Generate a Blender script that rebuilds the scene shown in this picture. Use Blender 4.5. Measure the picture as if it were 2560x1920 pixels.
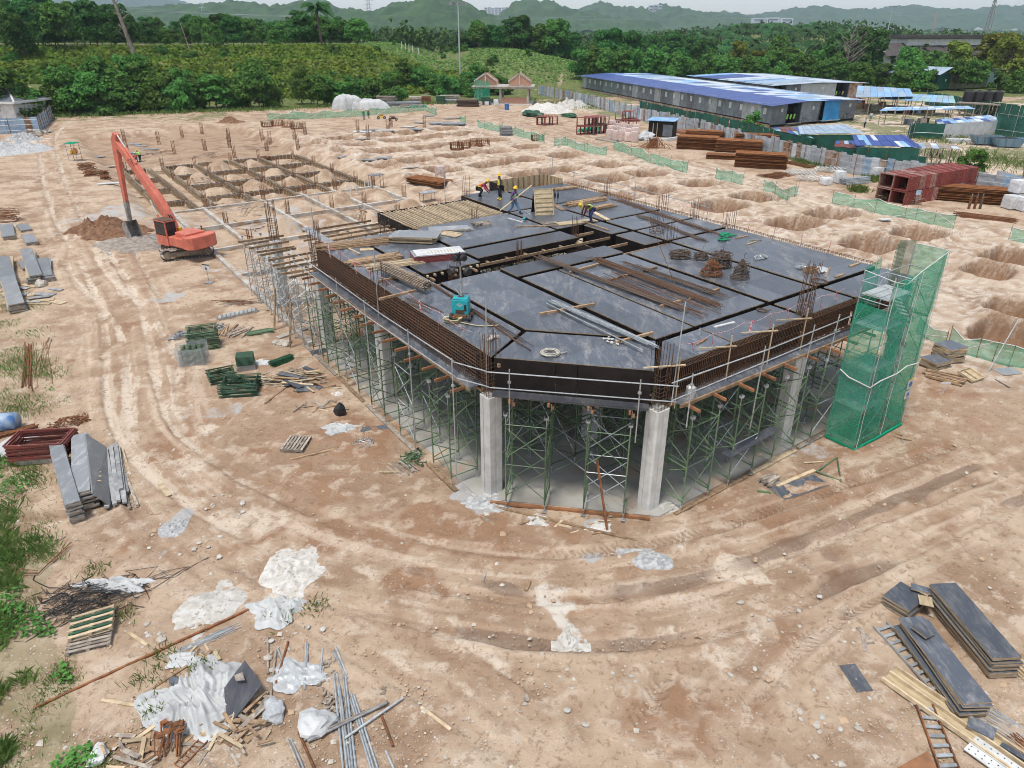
import bpy,bmesh,math,random
import numpy as np
from mathutils import Vector,Matrix,Euler
R=math.radians
sc=bpy.context.scene
for o in list(bpy.data.objects):bpy.data.objects.remove(o)
C=sc.collection
# ---------------------------------------------------------------- camera, sky, sun, exposure
F,PITCH,CH=1777.0,R(26.6),16.6
cam=bpy.data.cameras.new('camera');camo=bpy.data.objects.new('camera',cam);C.objects.link(camo)
cam.sensor_width=36;cam.lens=36*F/2560;cam.clip_start=.5;cam.clip_end=30000
camo.location=(0,0,CH);camo.rotation_euler=(math.pi/2-PITCH,0,0);sc.camera=camo
SUN_EL,SUN_AZ=R(72),R(215)
w=bpy.data.worlds.new('World');sc.world=w;w.use_nodes=True
nt=w.node_tree;bg=nt.nodes['Background']
sky=nt.nodes.new('ShaderNodeTexSky');sky.sky_type='NISHITA';sky.sun_disc=False
sky.sun_elevation=SUN_EL;sky.sun_rotation=SUN_AZ;sky.air_density=1.0;sky.dust_density=0.8;sky.ozone_density=1.0
hs=nt.nodes.new('ShaderNodeHueSaturation');hs.inputs['Saturation'].default_value=.5
nt.links.new(sky.outputs[0],hs.inputs['Color']);nt.links.new(hs.outputs[0],bg.inputs['Color']);bg.inputs['Strength'].default_value=.115
sl=bpy.data.lights.new('sun','SUN');sl.energy=2.0;sl.angle=R(13);sl.color=(1,.96,.9)
so=bpy.data.objects.new('sun',sl);C.objects.link(so)
sd=Vector((math.sin(SUN_AZ)*math.cos(SUN_EL),math.cos(SUN_AZ)*math.cos(SUN_EL),math.sin(SUN_EL)))
so.rotation_euler=sd.to_track_quat('Z','Y').to_euler();so.location=(0,0,80)
sc.view_settings.view_transform='Standard';sc.view_settings.look='None';sc.view_settings.gamma=1
sc.view_settings.use_curve_mapping=False;sc.view_settings.exposure=.8
sc.render.engine='CYCLES';sc.cycles.filter_width=1.0;sc.cycles.use_denoising=True;sc.cycles.max_bounces=5;sc.cycles.transparent_max_bounces=24
sc.cycles.volume_bounces=0;sc.cycles.use_adaptive_sampling=True;sc.cycles.adaptive_threshold=.03;sc.cycles.diffuse_bounces=2;sc.cycles.glossy_bounces=2;sc.cycles.caustics_reflective=False;sc.cycles.caustics_refractive=False
# ---------------------------------------------------------------- places: photo ray -> point of a known plane; building grid (a, b)
def at(u,v,z=0.0):
 x=(u-1280)/F;y=(960-v)/F
 d=(x,math.cos(PITCH)+y*math.sin(PITCH),-math.sin(PITCH)+y*math.cos(PITCH))
 t=(z-CH)/d[2]
 return(d[0]*t,d[1]*t,z)
def atD(u,v,Y):
 x=(u-1280)/F;y=(960-v)/F
 d=(x,math.cos(PITCH)+y*math.sin(PITCH),-math.sin(PITCH)+y*math.cos(PITCH));t=Y/d[1]
 return(d[0]*t,Y,CH+d[2]*t)
TU,TV=R(36.3),R(124.0)
OX,OY=1.692,19.957
EUX,EUY,EVX,EVY=math.cos(TU),math.sin(TU),math.cos(TV),math.sin(TV)
def AB(a,b,z=0.0):return(OX+a*EUX+b*EVX,OY+a*EUY+b*EVY,z)
_det=EUX*EVY-EVX*EUY
def toab(x,y):
 x=x-OX;y=y-OY
 return(x*EVY-y*EVX)/_det,(EUX*y-EUY*x)/_det
 # ---------------------------------------------------------------- materials
def nd(nt,t,**k):
 n=nt.nodes.new('ShaderNode'+t)
 for a,b in k.items():
  if hasattr(n,a):setattr(n,a,b)
  else:n.inputs[a.replace('_',' ')].default_value=b
 return n
def lk(nt,a,b):nt.links.new(a,b)
def mth(nt,op,a,b=None,clamp=False):
 n=nt.nodes.new('ShaderNodeMath');n.operation=op;n.use_clamp=clamp
 for i,q in enumerate((a,b)):
  if q is None:continue
  if isinstance(q,(int,float)):n.inputs[i].default_value=q
  else:nt.links.new(q,n.inputs[i])
 return n.outputs[0]
def mixc(nt,f,a,b,mode='MIX'):
 n=nt.nodes.new('ShaderNodeMix');n.data_type='RGBA';n.blend_type=mode
 for i,q in((0,f),(6,a),(7,b)):
  if isinstance(q,(int,float)):n.inputs[i].default_value=q
  elif isinstance(q,tuple):n.inputs[i].default_value=q if len(q)==4 else q+(1,)
  else:nt.links.new(q,n.inputs[i])
 return n.outputs[2]
def ramp(nt,f,lo,hi):
 n=nt.nodes.new('ShaderNodeMapRange');n.inputs[1].default_value=lo;n.inputs[2].default_value=hi
 nt.links.new(f,n.inputs[0]);return n.outputs[0]
def noise(nt,co,scale,det=4,rough=.55,dist=0):
 n=nt.nodes.new('ShaderNodeTexNoise');n.inputs['Scale'].default_value=scale;n.inputs['Detail'].default_value=det
 n.inputs['Roughness'].default_value=rough;n.inputs['Distortion'].default_value=dist
 nt.links.new(co,n.inputs['Vector']);return n.outputs['Fac']
MATS={}
def newmat(n):
 m=bpy.data.materials.new(n);m.use_nodes=True;MATS[n]=m
 return m,m.node_tree,m.node_tree.nodes['Principled BSDF']
def mat(n,c,c2=None,sc_=3.,rough=.7,metal=0.,bump=0.,bsc=None,spec=.5,rnd=.12,st=(1,1,1),edge=(.42,.6),c3=None,c3e=(.62,.7),c3s=None,world=False,trans=0.):
 m,nt,p=newmat(n)
 tc=nd(nt,'TexCoord');oi=nd(nt,'ObjectInfo')
 mp=nd(nt,'Mapping');mp.inputs['Scale'].default_value=st
 if world:
  g=nd(nt,'NewGeometry');lk(nt,g.outputs['Position'],mp.inputs[0])
 else:
  lk(nt,tc.outputs['Object'],mp.inputs[0])
  ml=nt.nodes.new('ShaderNodeVectorMath');ml.operation='SCALE';ml.inputs[0].default_value=(37,19,53)
  lk(nt,oi.outputs['Random'],ml.inputs['Scale']);lk(nt,ml.outputs[0],mp.inputs['Location'])
 co=mp.outputs[0]
 nz=noise(nt,co,sc_,6)
 col=mixc(nt,ramp(nt,nz,*edge),c,c2 or tuple(q*.7 for q in c))
 if c3:
  n3=noise(nt,co,c3s or sc_*2.3,5,.6,.4)
  col=mixc(nt,ramp(nt,n3,*c3e),col,c3)
 if rnd:
  hv=nd(nt,'HueSaturation');lk(nt,col,hv.inputs['Color'])
  lk(nt,mth(nt,'ADD',mth(nt,'MULTIPLY',oi.outputs['Random'],2*rnd),1-rnd),hv.inputs['Value']);col=hv.outputs[0]
 lk(nt,col,p.inputs['Base Color'])
 p.inputs['Roughness'].default_value=rough;p.inputs['Metallic'].default_value=metal
 p.inputs['Specular IOR Level'].default_value=spec
 if bump:
  b=nd(nt,'Bump');b.inputs['Strength'].default_value=bump;b.inputs['Distance'].default_value=.02
  lk(nt,noise(nt,co,bsc or sc_*4,4),b.inputs['Height']);lk(nt,b.outputs[0],p.inputs['Normal'])
 if trans:p.inputs['Alpha'].default_value=1-trans
 return m
M=MATS
mat('concrete',(.58,.57,.54),(.49,.48,.45),2.2,.85,bump=.3,c3=(.30,.30,.29),c3e=(.68,.76))
mat('white_concrete',(.50,.48,.44),(.38,.35,.30),1.5,.85,bump=.25,c3=(.36,.26,.18),c3e=(.48,.62),c3s=1.1)
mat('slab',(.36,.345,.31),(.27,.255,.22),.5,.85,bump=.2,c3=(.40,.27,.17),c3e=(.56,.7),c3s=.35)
def plymat(n,c,pale,pamt,rough):
 m,nt,p=newmat(n)
 g=nd(nt,'NewGeometry');oi=nd(nt,'ObjectInfo');mp=nd(nt,'Mapping');lk(nt,g.outputs['Position'],mp.inputs[0]);mp.inputs['Rotation'].default_value=(0,0,.6);mp.inputs['Scale'].default_value=(1,.3,1);co=mp.outputs[0]
 n1=noise(nt,co,2.4,8,.76,.8);n2=noise(nt,co,11,5,.75);n3=noise(nt,co,.22,2)
 f=mth(nt,'MULTIPLY',ramp(nt,n1,.47,.62),ramp(nt,n2,.36,.56))
 f=mth(nt,'MULTIPLY',f,mth(nt,'MULTIPLY',ramp(nt,n3,.25,.55),pamt),True)
 f2=mth(nt,'MULTIPLY',ramp(nt,noise(nt,co,26,3,.6),.62,.72),.5*pamt)
 col=mixc(nt,f,c,pale);col=mixc(nt,f2,col,(.42,.40,.37))
 n5=ramp(nt,noise(nt,co,.33,4,.6,.5),.55,.72)
 col=mixc(nt,mth(nt,'MULTIPLY',n5,.16*pamt),col,(.34,.28,.22))
 hv=nd(nt,'HueSaturation');lk(nt,col,hv.inputs['Color']);lk(nt,mth(nt,'ADD',mth(nt,'MULTIPLY',oi.outputs['Random'],.5),.75),hv.inputs['Value'])
 lk(nt,hv.outputs[0],p.inputs['Base Color'])
 rr=mth(nt,'ADD',mth(nt,'MULTIPLY',n1,.35),rough-.17);lk(nt,mth(nt,'ADD',rr,mth(nt,'MULTIPLY',f,.3)),p.inputs['Roughness'])
 p.inputs['Specular IOR Level'].default_value=.5
 b=nd(nt,'Bump');b.inputs['Strength'].default_value=.12;b.inputs['Distance'].default_value=.02
 lk(nt,noise(nt,co,2.5,4),b.inputs['Height']);lk(nt,b.outputs[0],p.inputs['Normal'])
plymat('film_ply',(.075,.085,.103),(.28,.27,.26),.75,.33)
plymat('clean_ply',(.05,.052,.06),(.2,.19,.18),.4,.33)
plymat('grey_ply',(.19,.20,.21),(.40,.40,.39),.8,.5)
mat('black_ply',(.013,.010,.009),(.02,.015,.014),2,.6,rnd=.2,spec=.2)
mat('ply_edge',(.42,.32,.20),(.30,.22,.14),4,.8)
mat('ply_back',(.50,.40,.25),(.38,.29,.17),2,.75,st=(1,6,1),c3=(.12,.09,.06))
mat('timber',(.36,.24,.14),(.22,.14,.08),4,.8,st=(1,1,1),rnd=.3)
mat('pale_timber',(.52,.41,.27),(.38,.29,.18),4,.8,rnd=.25)
mat('old_timber',(.36,.31,.25),(.22,.18,.15),5,.85,rnd=.3)
mat('orange_timber',(.32,.145,.065),(.22,.10,.045),3,.65,rnd=.25)
mat('rebar',(.12,.058,.028),(.07,.036,.02),9,.75,rnd=.25)
mat('dark_rebar',(.075,.055,.042),(.12,.07,.04),6,.65,rnd=.2)
mat('rust',(.22,.085,.03),(.12,.05,.022),5,.85,rnd=.25)
mat('mesh_rust',(.26,.105,.035),(.16,.06,.022),1.5,.9,rnd=.15,bump=.4,bsc=12)
mat('galv',(.50,.52,.52),(.36,.38,.38),6,.42,.55,rnd=.15)
mat('grey_paint',(.30,.31,.31),(.2,.2,.2),5,.5)
mat('green_steel',(.07,.15,.07),(.12,.16,.085),5,.55,rnd=.35,c3=(.26,.24,.2),c3e=(.58,.66))
mat('dark_green',(.012,.055,.022),(.02,.08,.035),5,.5,rnd=.2)
mat('tarp_white',(.50,.51,.50),(.40,.405,.40),1.2,.55,rnd=.06,bump=.2)
mat('plastic_clear',(.44,.455,.46),(.33,.34,.34),4,.3,rnd=.1)
mat('lime',(.56,.54,.50),(.46,.43,.38),3,.95,bump=.8,bsc=9,c3=(.33,.28,.22),c3e=(.56,.66))
mat('rubble',(.46,.46,.45),(.30,.30,.30),6,.95,bump=.5,bsc=18)
mat('stone',(.50,.46,.40),(.36,.31,.25),5,.95,bump=.4)
mat('black',(.012,.012,.013),(.02,.02,.02),4,.5)
mat('rubber',(.02,.019,.018),(.05,.045,.04),4,.85)
mat('teal',(.01,.32,.36),(.012,.26,.30),3,.4,rnd=0)
mat('white_paint',(.60,.60,.58),(.5,.5,.48),3,.5,rnd=.05)
mat('blue_plastic',(.02,.10,.35),(.05,.15,.36),4,.45,rnd=.1)
mat('yellow',(.75,.48,.02),(.62,.38,.02),4,.5,rnd=.05)
mat('strap',(.58,.50,.28),(.46,.38,.2),6,.8)
mat('glass',(.02,.025,.03),None,3,.12,rnd=0)
mat('skin',(.14,.075,.045),(.11,.06,.038),4,.6,rnd=.05)
mat('brick',(.44,.25,.17),(.36,.19,.13),5,.9,rnd=.25)
# ---------------------------------------------------------------- mesh builder
class MB:
 def __init__(s):s.v=[];s.f=[];s.m=[]
 def add(s,vs,fs,mi=0):
  o=len(s.v);s.v+=[tuple(q)for q in vs];s.f+=[tuple(i+o for i in f)for f in fs];s.m+=[mi]*len(fs);return s
 BF=[(0,3,2,1),(4,5,6,7),(0,1,5,4),(1,2,6,5),(2,3,7,6),(3,0,4,7)]
 def box(s,c,d,rz=0.,mi=0,rx=0.,ry=0.,top=None):
  x,y,z=d[0]/2,d[1]/2,d[2]/2
  vs=[Vector(q)for q in((-x,-y,-z),(x,-y,-z),(x,y,-z),(-x,y,-z),(-x,-y,z),(x,-y,z),(x,y,z),(-x,y,z))]
  if rz or rx or ry:
   e=Euler((rx,ry,rz)).to_matrix();vs=[e@q for q in vs]
  s.add([(q[0]+c[0],q[1]+c[1],q[2]+c[2])for q in vs],MB.BF,mi)
  if top is not None:s.m[-5]=top
  return s
 def bar(s,p,q,w,h,mi=0,up=(0,0,1)):
  p=Vector(p);q=Vector(q);d=(q-p).normalized();u=Vector(up)
  if abs(d.dot(u))>.98:u=Vector((1,0,0))
  a=d.cross(u).normalized();b=a.cross(d)
  a=a*w/2;b=b*h/2
  vs=[p-a-b,p+a-b,q+a-b,q-a-b,p-a+b,p+a+b,q+a+b,q-a+b]
  return s.add(vs,MB.BF,mi)
 def tube(s,p,q,r,n=6,mi=0,r2=None):
  p=Vector(p);q=Vector(q);d=(q-p).normalized();u=Vector((0,0,1))if abs(d.z)<.95 else Vector((1,0,0))
  a=d.cross(u).normalized();b=a.cross(d);r2=r if r2 is None else r2
  vs=[c+(a*math.cos(2*math.pi*k/n)+b*math.sin(2*math.pi*k/n))*rr for c,rr in((p,r),(q,r2))for k in range(n)]
  fs=[(k,(k+1)%n,n+(k+1)%n,n+k)for k in range(n)]+[tuple(range(n-1,-1,-1)),tuple(range(n,2*n))]
  return s.add(vs,fs,mi)
 def path(s,pts,r,n=5,mi=0,r2=None):
  pts=[Vector(p)for p in pts];L=len(pts);vs=[];fs=[];pa=None
  for i,p in enumerate(pts):
   d=(pts[min(i+1,L-1)]-pts[max(i-1,0)]).normalized()
   u=pa if pa is not None else(Vector((0,0,1))if abs(d.z)<.9 else Vector((1,0,0)))
   a=(u-d*u.dot(d)).normalized();pa=a;b=d.cross(a);rr=r if r2 is None else r+(r2-r)*i/(L-1)
   vs+=[p+(a*math.cos(2*math.pi*k/n)+b*math.sin(2*math.pi*k/n))*rr for k in range(n)]
  for i in range(L-1):
   fs+=[(i*n+k,i*n+(k+1)%n,(i+1)*n+(k+1)%n,(i+1)*n+k)for k in range(n)]
  fs+=[tuple(range(n-1,-1,-1)),tuple(range((L-1)*n,L*n))]
  return s.add(vs,fs,mi)
 def prism(s,poly,z0,z1,mi=0):
  n=len(poly)
  vs=[(p[0],p[1],z0)for p in poly]+[(p[0],p[1],z1)for p in poly]
  return s.add(vs,[tuple(range(n-1,-1,-1)),tuple(range(n,2*n))]+[(k,(k+1)%n,n+(k+1)%n,n+k)for k in range(n)],mi)
 def slab(s,quad,t,mi=0):
  q=[Vector(p)for p in quad];nrm=(q[1]-q[0]).cross(q[3]-q[0]).normalized()*t
  return s.add([p-nrm for p in q]+q,MB.BF,mi)
 def grid(s,rows,mi=0,thick=None):
  n=len(rows[0]);m=len(rows);vs=[p for r in rows for p in r]
  fs=[(i*n+k,i*n+k+1,(i+1)*n+k+1,(i+1)*n+k)for i in range(m-1)for k in range(n-1)]
  return s.add(vs,fs,mi)
 def blob(s,c,r,rng,k=.25,sub=2,mi=0,flat=None):
  bm=bmesh.new();bmesh.ops.create_icosphere(bm,subdivisions=sub,radius=1)
  ph=[rng.uniform(0,6.28)for _ in range(6)]
  vs=[]
  for v in bm.verts:
   p=v.co;f=1+k*(math.sin(2.3*p.x+ph[0])*math.sin(2.1*p.y+ph[1])+.6*math.sin(4.7*p.y+ph[2])*math.sin(4.1*p.z+ph[3])+.5*math.sin(7.3*p.x+ph[4])*math.sin(6.7*p.z+ph[5]))+rng.uniform(-k,k)*.2
   z=p.z*f*r[2]
   if flat is not None:z=max(z,-flat*r[2])
   vs.append((c[0]+p.x*f*r[0],c[1]+p.y*f*r[1],c[2]+z))
  fs=[tuple(v.index for v in f.verts)for f in bm.faces];bm.free()
  return s.add(vs,fs,mi)
 def mesh(s,name,mats,smooth=False,org=None):
  me=bpy.data.meshes.new(name)
  v=s.v if org is None else[(p[0]-org[0],p[1]-org[1],p[2]-org[2])for p in s.v]
  me.from_pydata(v,[],s.f)
  if isinstance(mats,str):mats=[mats]
  for q in mats:me.materials.append(MATS[q])
  if len(mats)>1:me.polygons.foreach_set('material_index',s.m)
  if smooth:me.polygons.foreach_set('use_smooth',[True]*len(me.polygons))
  me.update();return me
 def build(s,name,mats,parent=None,smooth=False,org=None):
  if parent is not None and org is None:org=parent.get('_o')
  return link(name,s.mesh(name,mats,smooth,org),parent)
def link(name,me,parent=None,loc=None,rot=None):
 o=bpy.data.objects.new(name,me);C.objects.link(o)
 if parent is not None:o.parent=parent
 if loc is not None:o.location=loc
 if rot is not None:o.rotation_euler=rot
 return o
def tag(o,label=None,cat=None,group=None,kind=None):
 if label:o['label']=label
 if cat:o['category']=cat
 if group:o['group']=group
 if kind:o['kind']=kind
 return o
def thing(name,label,cat,loc=(0,0,0),rz=0.,group=None,world=False):
 """an Empty at the thing's base; world=True: its parts are given in world coordinates"""
 o=bpy.data.objects.new(name,None);C.objects.link(o);o.location=loc;o.rotation_euler=(0,0,rz)
 o.empty_display_size=.2
 if world:o['_o']=tuple(loc)
 return tag(o,label,cat,group)
def one(name,mb,mats,label,cat,group=None,smooth=False,loc=None,rz=0.):
 if loc is None:
  n=len(mb.v);loc=(sum(p[0]for p in mb.v)/n,sum(p[1]for p in mb.v)/n,min(p[2]for p in mb.v))
  me=mb.mesh(name,mats,smooth,loc)
 else:me=mb.mesh(name,mats,smooth)
 o=link(name,me,None,loc,(0,0,rz));return tag(o,label,cat,group)
def copy_tree(o,loc,rz,label=None,group=None,scale=None):
 c=o.copy();C.objects.link(c);c.location=loc;c.rotation_euler=(0,0,rz)
 if scale is not None:c.scale=scale if isinstance(scale,tuple)else(scale,)*3
 if label:c['label']=label
 if group:c['group']=group
 for ch in o.children:
  d=ch.copy();C.objects.link(d);d.parent=c
  for g in ch.children:
   e=g.copy();C.objects.link(e);e.parent=d
 return c
rnd=random.Random(7)
def U(a,b):return rnd.uniform(a,b)
# ---------------------------------------------------------------- ground
def _h(ix,iy,s):
 n=(ix.astype(np.int64)*374761393+iy.astype(np.int64)*668265263+s*1442695041)&0x7fffffff
 n=((n ^(n>>13))*1274126177)&0x7fffffff
 return((n ^(n>>16))&0xffff)/65535.0
def vn(x,y,s=0):
 ix=np.floor(x);iy=np.floor(y);fx=x-ix;fy=y-iy;fx=fx*fx*(3-2*fx);fy=fy*fy*(3-2*fy)
 a=_h(ix,iy,s);b=_h(ix+1,iy,s);c=_h(ix,iy+1,s);d=_h(ix+1,iy+1,s)
 return(a+(b-a)*fx)*(1-fy)+(c+(d-c)*fx)*fy
def fbm(x,y,s=0,o=4):
 t=0;w=.5
 for k in range(o):t=t+w*vn(x,y,s+k);x=x*2.03+3.1;y=y*2.03+1.7;w*=.5
 return t
def sst(a,b,x):
 t=np.clip((x-a)/(b-a),0,1);return t*t*(3-2*t)
PITA=[33.6,40.4,46.6,53.6]
PITB=[(14.8,.9),(23.1,1.),(32.2,1.),(41.2,1.),(49.3,1.),(57.6,1.),(66.7,1.1),(75.8,1.1),(85.4,1.1),(94.6,1.1),(102.5,.9)]
_pr=random.Random(3);PITS=[]
for j,(pb,k)in enumerate(PITB):
 for i,pa in enumerate(PITA):
  if pb<40 and i<2:continue
  if pb<60 and i==0:continue
  wide=pb>60
  PITS.append((pa+_pr.uniform(-.5,.5),pb+_pr.uniform(-.5,.5),_pr.uniform(2.3,2.8)*(1.15 if wide and _pr.random()<.6 else 1),_pr.uniform(1.75,2.3),_pr.uniform(1.5,2.1)*k))
PITS+=[(34.6,-.6,2.6,1.8,1.5),(39.4,.4,1.7,1.7,1.3),(52.4,6.3,2.8,1.8,1.6),(46.6,5.6,2.0,1.6,1.0),(27.8,74,1.6,2.2,1.1),(27.5,62,1.4,2.4,.9),(28.5,88,1.7,2.4,1.2),(27,98,2.2,1.6,1.2)]
CELLS=[]
for i,ca in enumerate((6.1,10.6,15.1,19.6)):
 for j,cb in enumerate((26.4,34.3,42.2,50.2,58.2,66.8,74.4,82.2,90)):
  if ca<5 and cb<61:continue
  CELLS.append((ca+_pr.uniform(-.4,.4),cb+_pr.uniform(-.6,.6),1.7,2.1,_pr.uniform(.7,1.25)if cb<62 else _pr.uniform(.5,1.3)))
def gh(x,y,PITS=PITS,CELLS=CELLS):
 x=np.asarray(x,float);y=np.asarray(y,float)
 a,b=toab(x,y)
 n1=fbm(x*.11,y*.11,1,3)-.45;n2=fbm(x*.55,y*.55,5,4)-.47;n3=fbm(x*2.3,y*2.3,9,3)-.44
 wa=a+(n2*1.1)+n3*.3;wb=b+(fbm(x*.5+9,y*.5,21,3)-.44)*1.1+n3*.3
 site=sst(-6,2,y-8)*0+1
 rough=sst(24,29,a)*sst(-6,0,b)*(1-sst(60,66,a))*(1-sst(106,112,b))
 z=n1*.10+n2*.07+n3*.03+rough*(n2*.2+n3*.14+.12*sst(.5,.6,fbm(x*.3,y*.3,31,3)))
 # footing pits of the second block, each with a raised soft rim
 for(pa,pb,ra,rb,dp)in PITS:
  d=np.sqrt(((wa-pa)/ra)**4+((wb-pb)/rb)**4)**.5
  rim=np.exp(-((d-1.28)/.22)**2)*.2
  z=z+rim-dp*(1-sst(.86,1.06,d))
  # sunken half-built footprint of the first block
 sunk=sst(62.3,64,b)*(1-sst(132,135,wb))*sst(-4,-1.6,wa)*(1-sst(22.8,25.2,wa))
 z=z*(1-sunk)+sunk*(-1.0+n2*.4+n3*.1+.55*sst(98,108,b)*(fbm(x*.2,y*.2,14,3)-.3))
 flat=sst(21,24,b)*(1-sst(61,62.5,b))*sst(-.5,.5,a)*(1-sst(21.5,23,a))
 z=z*(1-flat*.7)-flat*.15
 for(ca,cb,ra,rb,hh)in CELLS:
  z=z+np.maximum(0,1-((a-ca)/ra)**2-((b-cb)/rb)**2)**.8*hh*(1+n2*.8+n3*.3)
  # bank between the two blocks
 z=z+.75*np.exp(-((wa-28.2)/2.1)**2)*sst(44,56,b)*(1-sst(114,122,b))*(.6+n2*2.2)
 under=sst(-3,-1.5,a)*(1-sst(24,25,a))*sst(-3,-1.5,b)*(1-sst(21,22,b))
 z=z*(1-under)-.02*under
 # wheel ruts
 # terraced bank behind the site, knoll, and the land beyond
 yb=176+.39*(x+40)*(x<30)+.39*70*(x>=30);d=y-yb+6*(fbm(x*.03,y*.03,40,2)-.5)
 emb=1-sst(-52,-8,x)
 st=4.5*sst(20,32,d)+4*sst(38,50,d)+3*sst(56,68,d)
 z=z+emb*st
 z=np.where(y>215,np.maximum(z,10*np.exp(-((x+8)/40)**2-((y-300)/48)**2)-.3),z)
 z=z-6*emb*sst(300,460,y)
 z=z+13*np.exp(-((x-215)/110)**2-((y-620)/160)**2)
 far=sst(150,500,y)
 z=z+far*(fbm(x*.008,y*.008,50,3)-.4)*12*sst(300,800,y)
 # verge falls away at the very left
 return z
def gz(x,y):
 a,b=toab(x,y);return float(gh(np.array([x]),np.array([y]),[p for p in PITS if abs(p[0]-a)<6 and abs(p[1]-b)<6],[p for p in CELLS if abs(p[0]-a)<4 and abs(p[1]-b)<4])[0])
def gp(u,v,dz=0.0):
 x,y,_=at(u,v)
 for _i in range(3):
  z=gz(x,y);x,y,_q=at(u,v,z)
 return(x,y,gz(x,y)+dz)
TRACKS=[
([(170,298),(122,340),(128,420),(165,530),(215,610),(270,700),(310,800),(330,950),(370,1080),(500,1200),(700,1310),(900,1400)],2.3,.55,.75,.0),
([(250,560),(205,620),(225,690),(300,760),(350,830),(375,950),(385,1080),(470,1190)],2.2,.5,.8,.0),
([(262,560),(300,640),(360,760),(395,900),(395,1000),(420,1120),(560,1250)],2.2,.45,.6,.0),
([(350,1080),(520,1215),(760,1320),(1050,1405),(1400,1440),(1750,1390),(2050,1290),(2300,1200),(2560,1100)],2.2,.5,.25,.35),
([(480,1290),(800,1430),(1200,1520),(1500,1545),(1800,1500),(2100,1380),(2350,1270),(2600,1160)],2.2,.6,.1,.9),
([(700,1330),(1000,1420),(1300,1480),(1600,1500),(1850,1450),(2200,1330),(2560,1210)],2.0,.5,.2,.5),
([(640,1400),(1000,1600),(1250,1760),(1450,1940)],2.2,.6,.6,.1),
([(560,1300),(820,1450),(1100,1620),(1400,1900)],2.2,.55,.5,.2),
([(2250,1370),(2000,1500),(1780,1700),(1680,1940)],2.2,.6,.15,.55),
([(1560,1500),(1760,1600),(1860,1760),(1880,1940)],2.2,.55,.15,.5),
([(1190,272),(1300,292),(1450,332),(1650,388),(1850,445),(2100,515),(2400,600),(2600,650)],2.4,.7,.7,.15),
([(1195,280),(1420,342),(1640,402),(1860,462),(2120,540),(2420,625),(2600,690)],2.4,.7,.6,.2),
([(160,320),(420,305),(800,285),(1190,268)],2.4,.7,.6,.05),
([(330,1080),(420,1250),(620,1400),(900,1560),(1150,1720),(1300,1940)],2.3,.6,.55,.1),
([(2060,690),(2200,655),(2350,600)],2.0,.6,.4,.3),([(1500,520),(1640,440),(1700,430)],2.0,.6,.5,.1),
]
PATCH=[
(725,1430,55,75,'white',1.0),(1385,1490,60,45,'white',.9),(1425,1580,45,70,'white',.95),(1840,1425,85,50,'pale',1.),(1480,1390,35,22,'grey',.8),(1620,1390,48,22,'grey',.9),(1700,1370,20,14,'white',.6),
(1585,1470,40,30,'white',.5),(1680,1580,20,30,'pale',.8),(1900,1560,40,40,'pale',.8),(1800,1620,60,50,'pale',.7),(1230,1240,75,45,'grey',1.),(1350,1300,40,22,'grey',.9),(1490,1310,45,22,'grey',.9),(1620,1260,60,30,'grey',.8),
(2000,1130,90,30,'grey',.6),(2120,1120,60,24,'grey',.45),(1830,1180,30,26,'grey',.8),(435,1310,28,36,'grey',1.),(395,1385,22,20,'grey',.7),(560,1030,38,20,'grey',.7),(470,1050,30,14,'grey',.5),(520,1070,40,24,'pale',.7),(430,740,45,12,'grey',.8),(290,540,130,32,'grey',.7),(380,560,190,36,'grey',.6),
(540,620,90,40,'grey',.45),(620,680,90,50,'grey',.5),(330,620,80,60,'grey',.4),(700,560,110,50,'grey',.6),(760,640,110,60,'grey',.55),(20,370,60,38,'white',.8),(1060,1400,80,70,'pale',.6),
(1770,1290,60,34,'brown',.8),(2080,1385,36,26,'dark',.9),(2060,1460,50,24,'dark',.8),(2045,1290,18,12,'dark',1.),(2430,1200,60,20,'dark',.5),(2110,1530,30,26,'dark',.7),(980,1440,60,50,'dark',.4),(1030,1450,90,60,'brown',.9),
(800,1150,260,170,'brown',.75),(620,1020,260,160,'brown',.6),(420,960,120,90,'brown',.5),(760,900,200,110,'brown',.6),(1150,1330,400,90,'brown',.8),(1900,1260,340,130,'brown',.75),(2150,1120,260,120,'brown',.75),(1700,1560,340,110,'brown',.55),(1750,1750,250,160,'brown',.45),(2400,1000,220,160,'brown',.6),
(300,830,120,70,'brown',.5),(250,1150,160,100,'brown',.35),(380,1350,200,110,'brown',.45),(520,1640,200,90,'brown',.4),(800,600,40,30,'brown',.3),
(840,1750,280,170,'pale',.35),(1200,1800,220,150,'pale',.5),(1050,1620,150,90,'pale',.6),(640,1300,110,40,'pale',.8),(480,1170,90,50,'pale',.7),(330,950,70,60,'pale',.6),(2500,1480,160,110,'pale',.5),(2250,1750,120,110,'pale',.6),(2480,1760,120,60,'pale',.6),(2300,1620,140,160,'pale',.25),(1500,1880,140,60,'pale',.4),
(500,420,400,60,'pale',.3),(420,320,320,22,'pale',.5),(900,300,330,24,'pale',.35),(300,1400,60,40,'pale',.3),(2350,640,60,36,'pale',.6),(2380,760,200,80,'pale',.4),(2300,1000,90,40,'grey',.3),
]
VERGE=[(-60,560),(10,600),(45,740),(110,900),(140,1000),(40,1060),(90,1180),(95,1330),(135,1420),(95,1500),(150,1620),(190,1740),(200,1830),(270,1930),(280,2050),(-700,2050),(-700,560)]
def inpoly(x,y,poly):
 c=np.zeros(x.shape,bool);n=len(poly)
 for i in range(n):
  x0,y0=poly[i][:2];x1,y1=poly[(i+1)%n][:2]
  k=((y0>y)!=(y1>y))&(x<(x1-x0)*(y-y0)/(y1-y0+1e-9)+x0);c ^=k
 return c
def nb_(x,y):return fbm(x*.4,y*.4,91,2)*1.6
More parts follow.
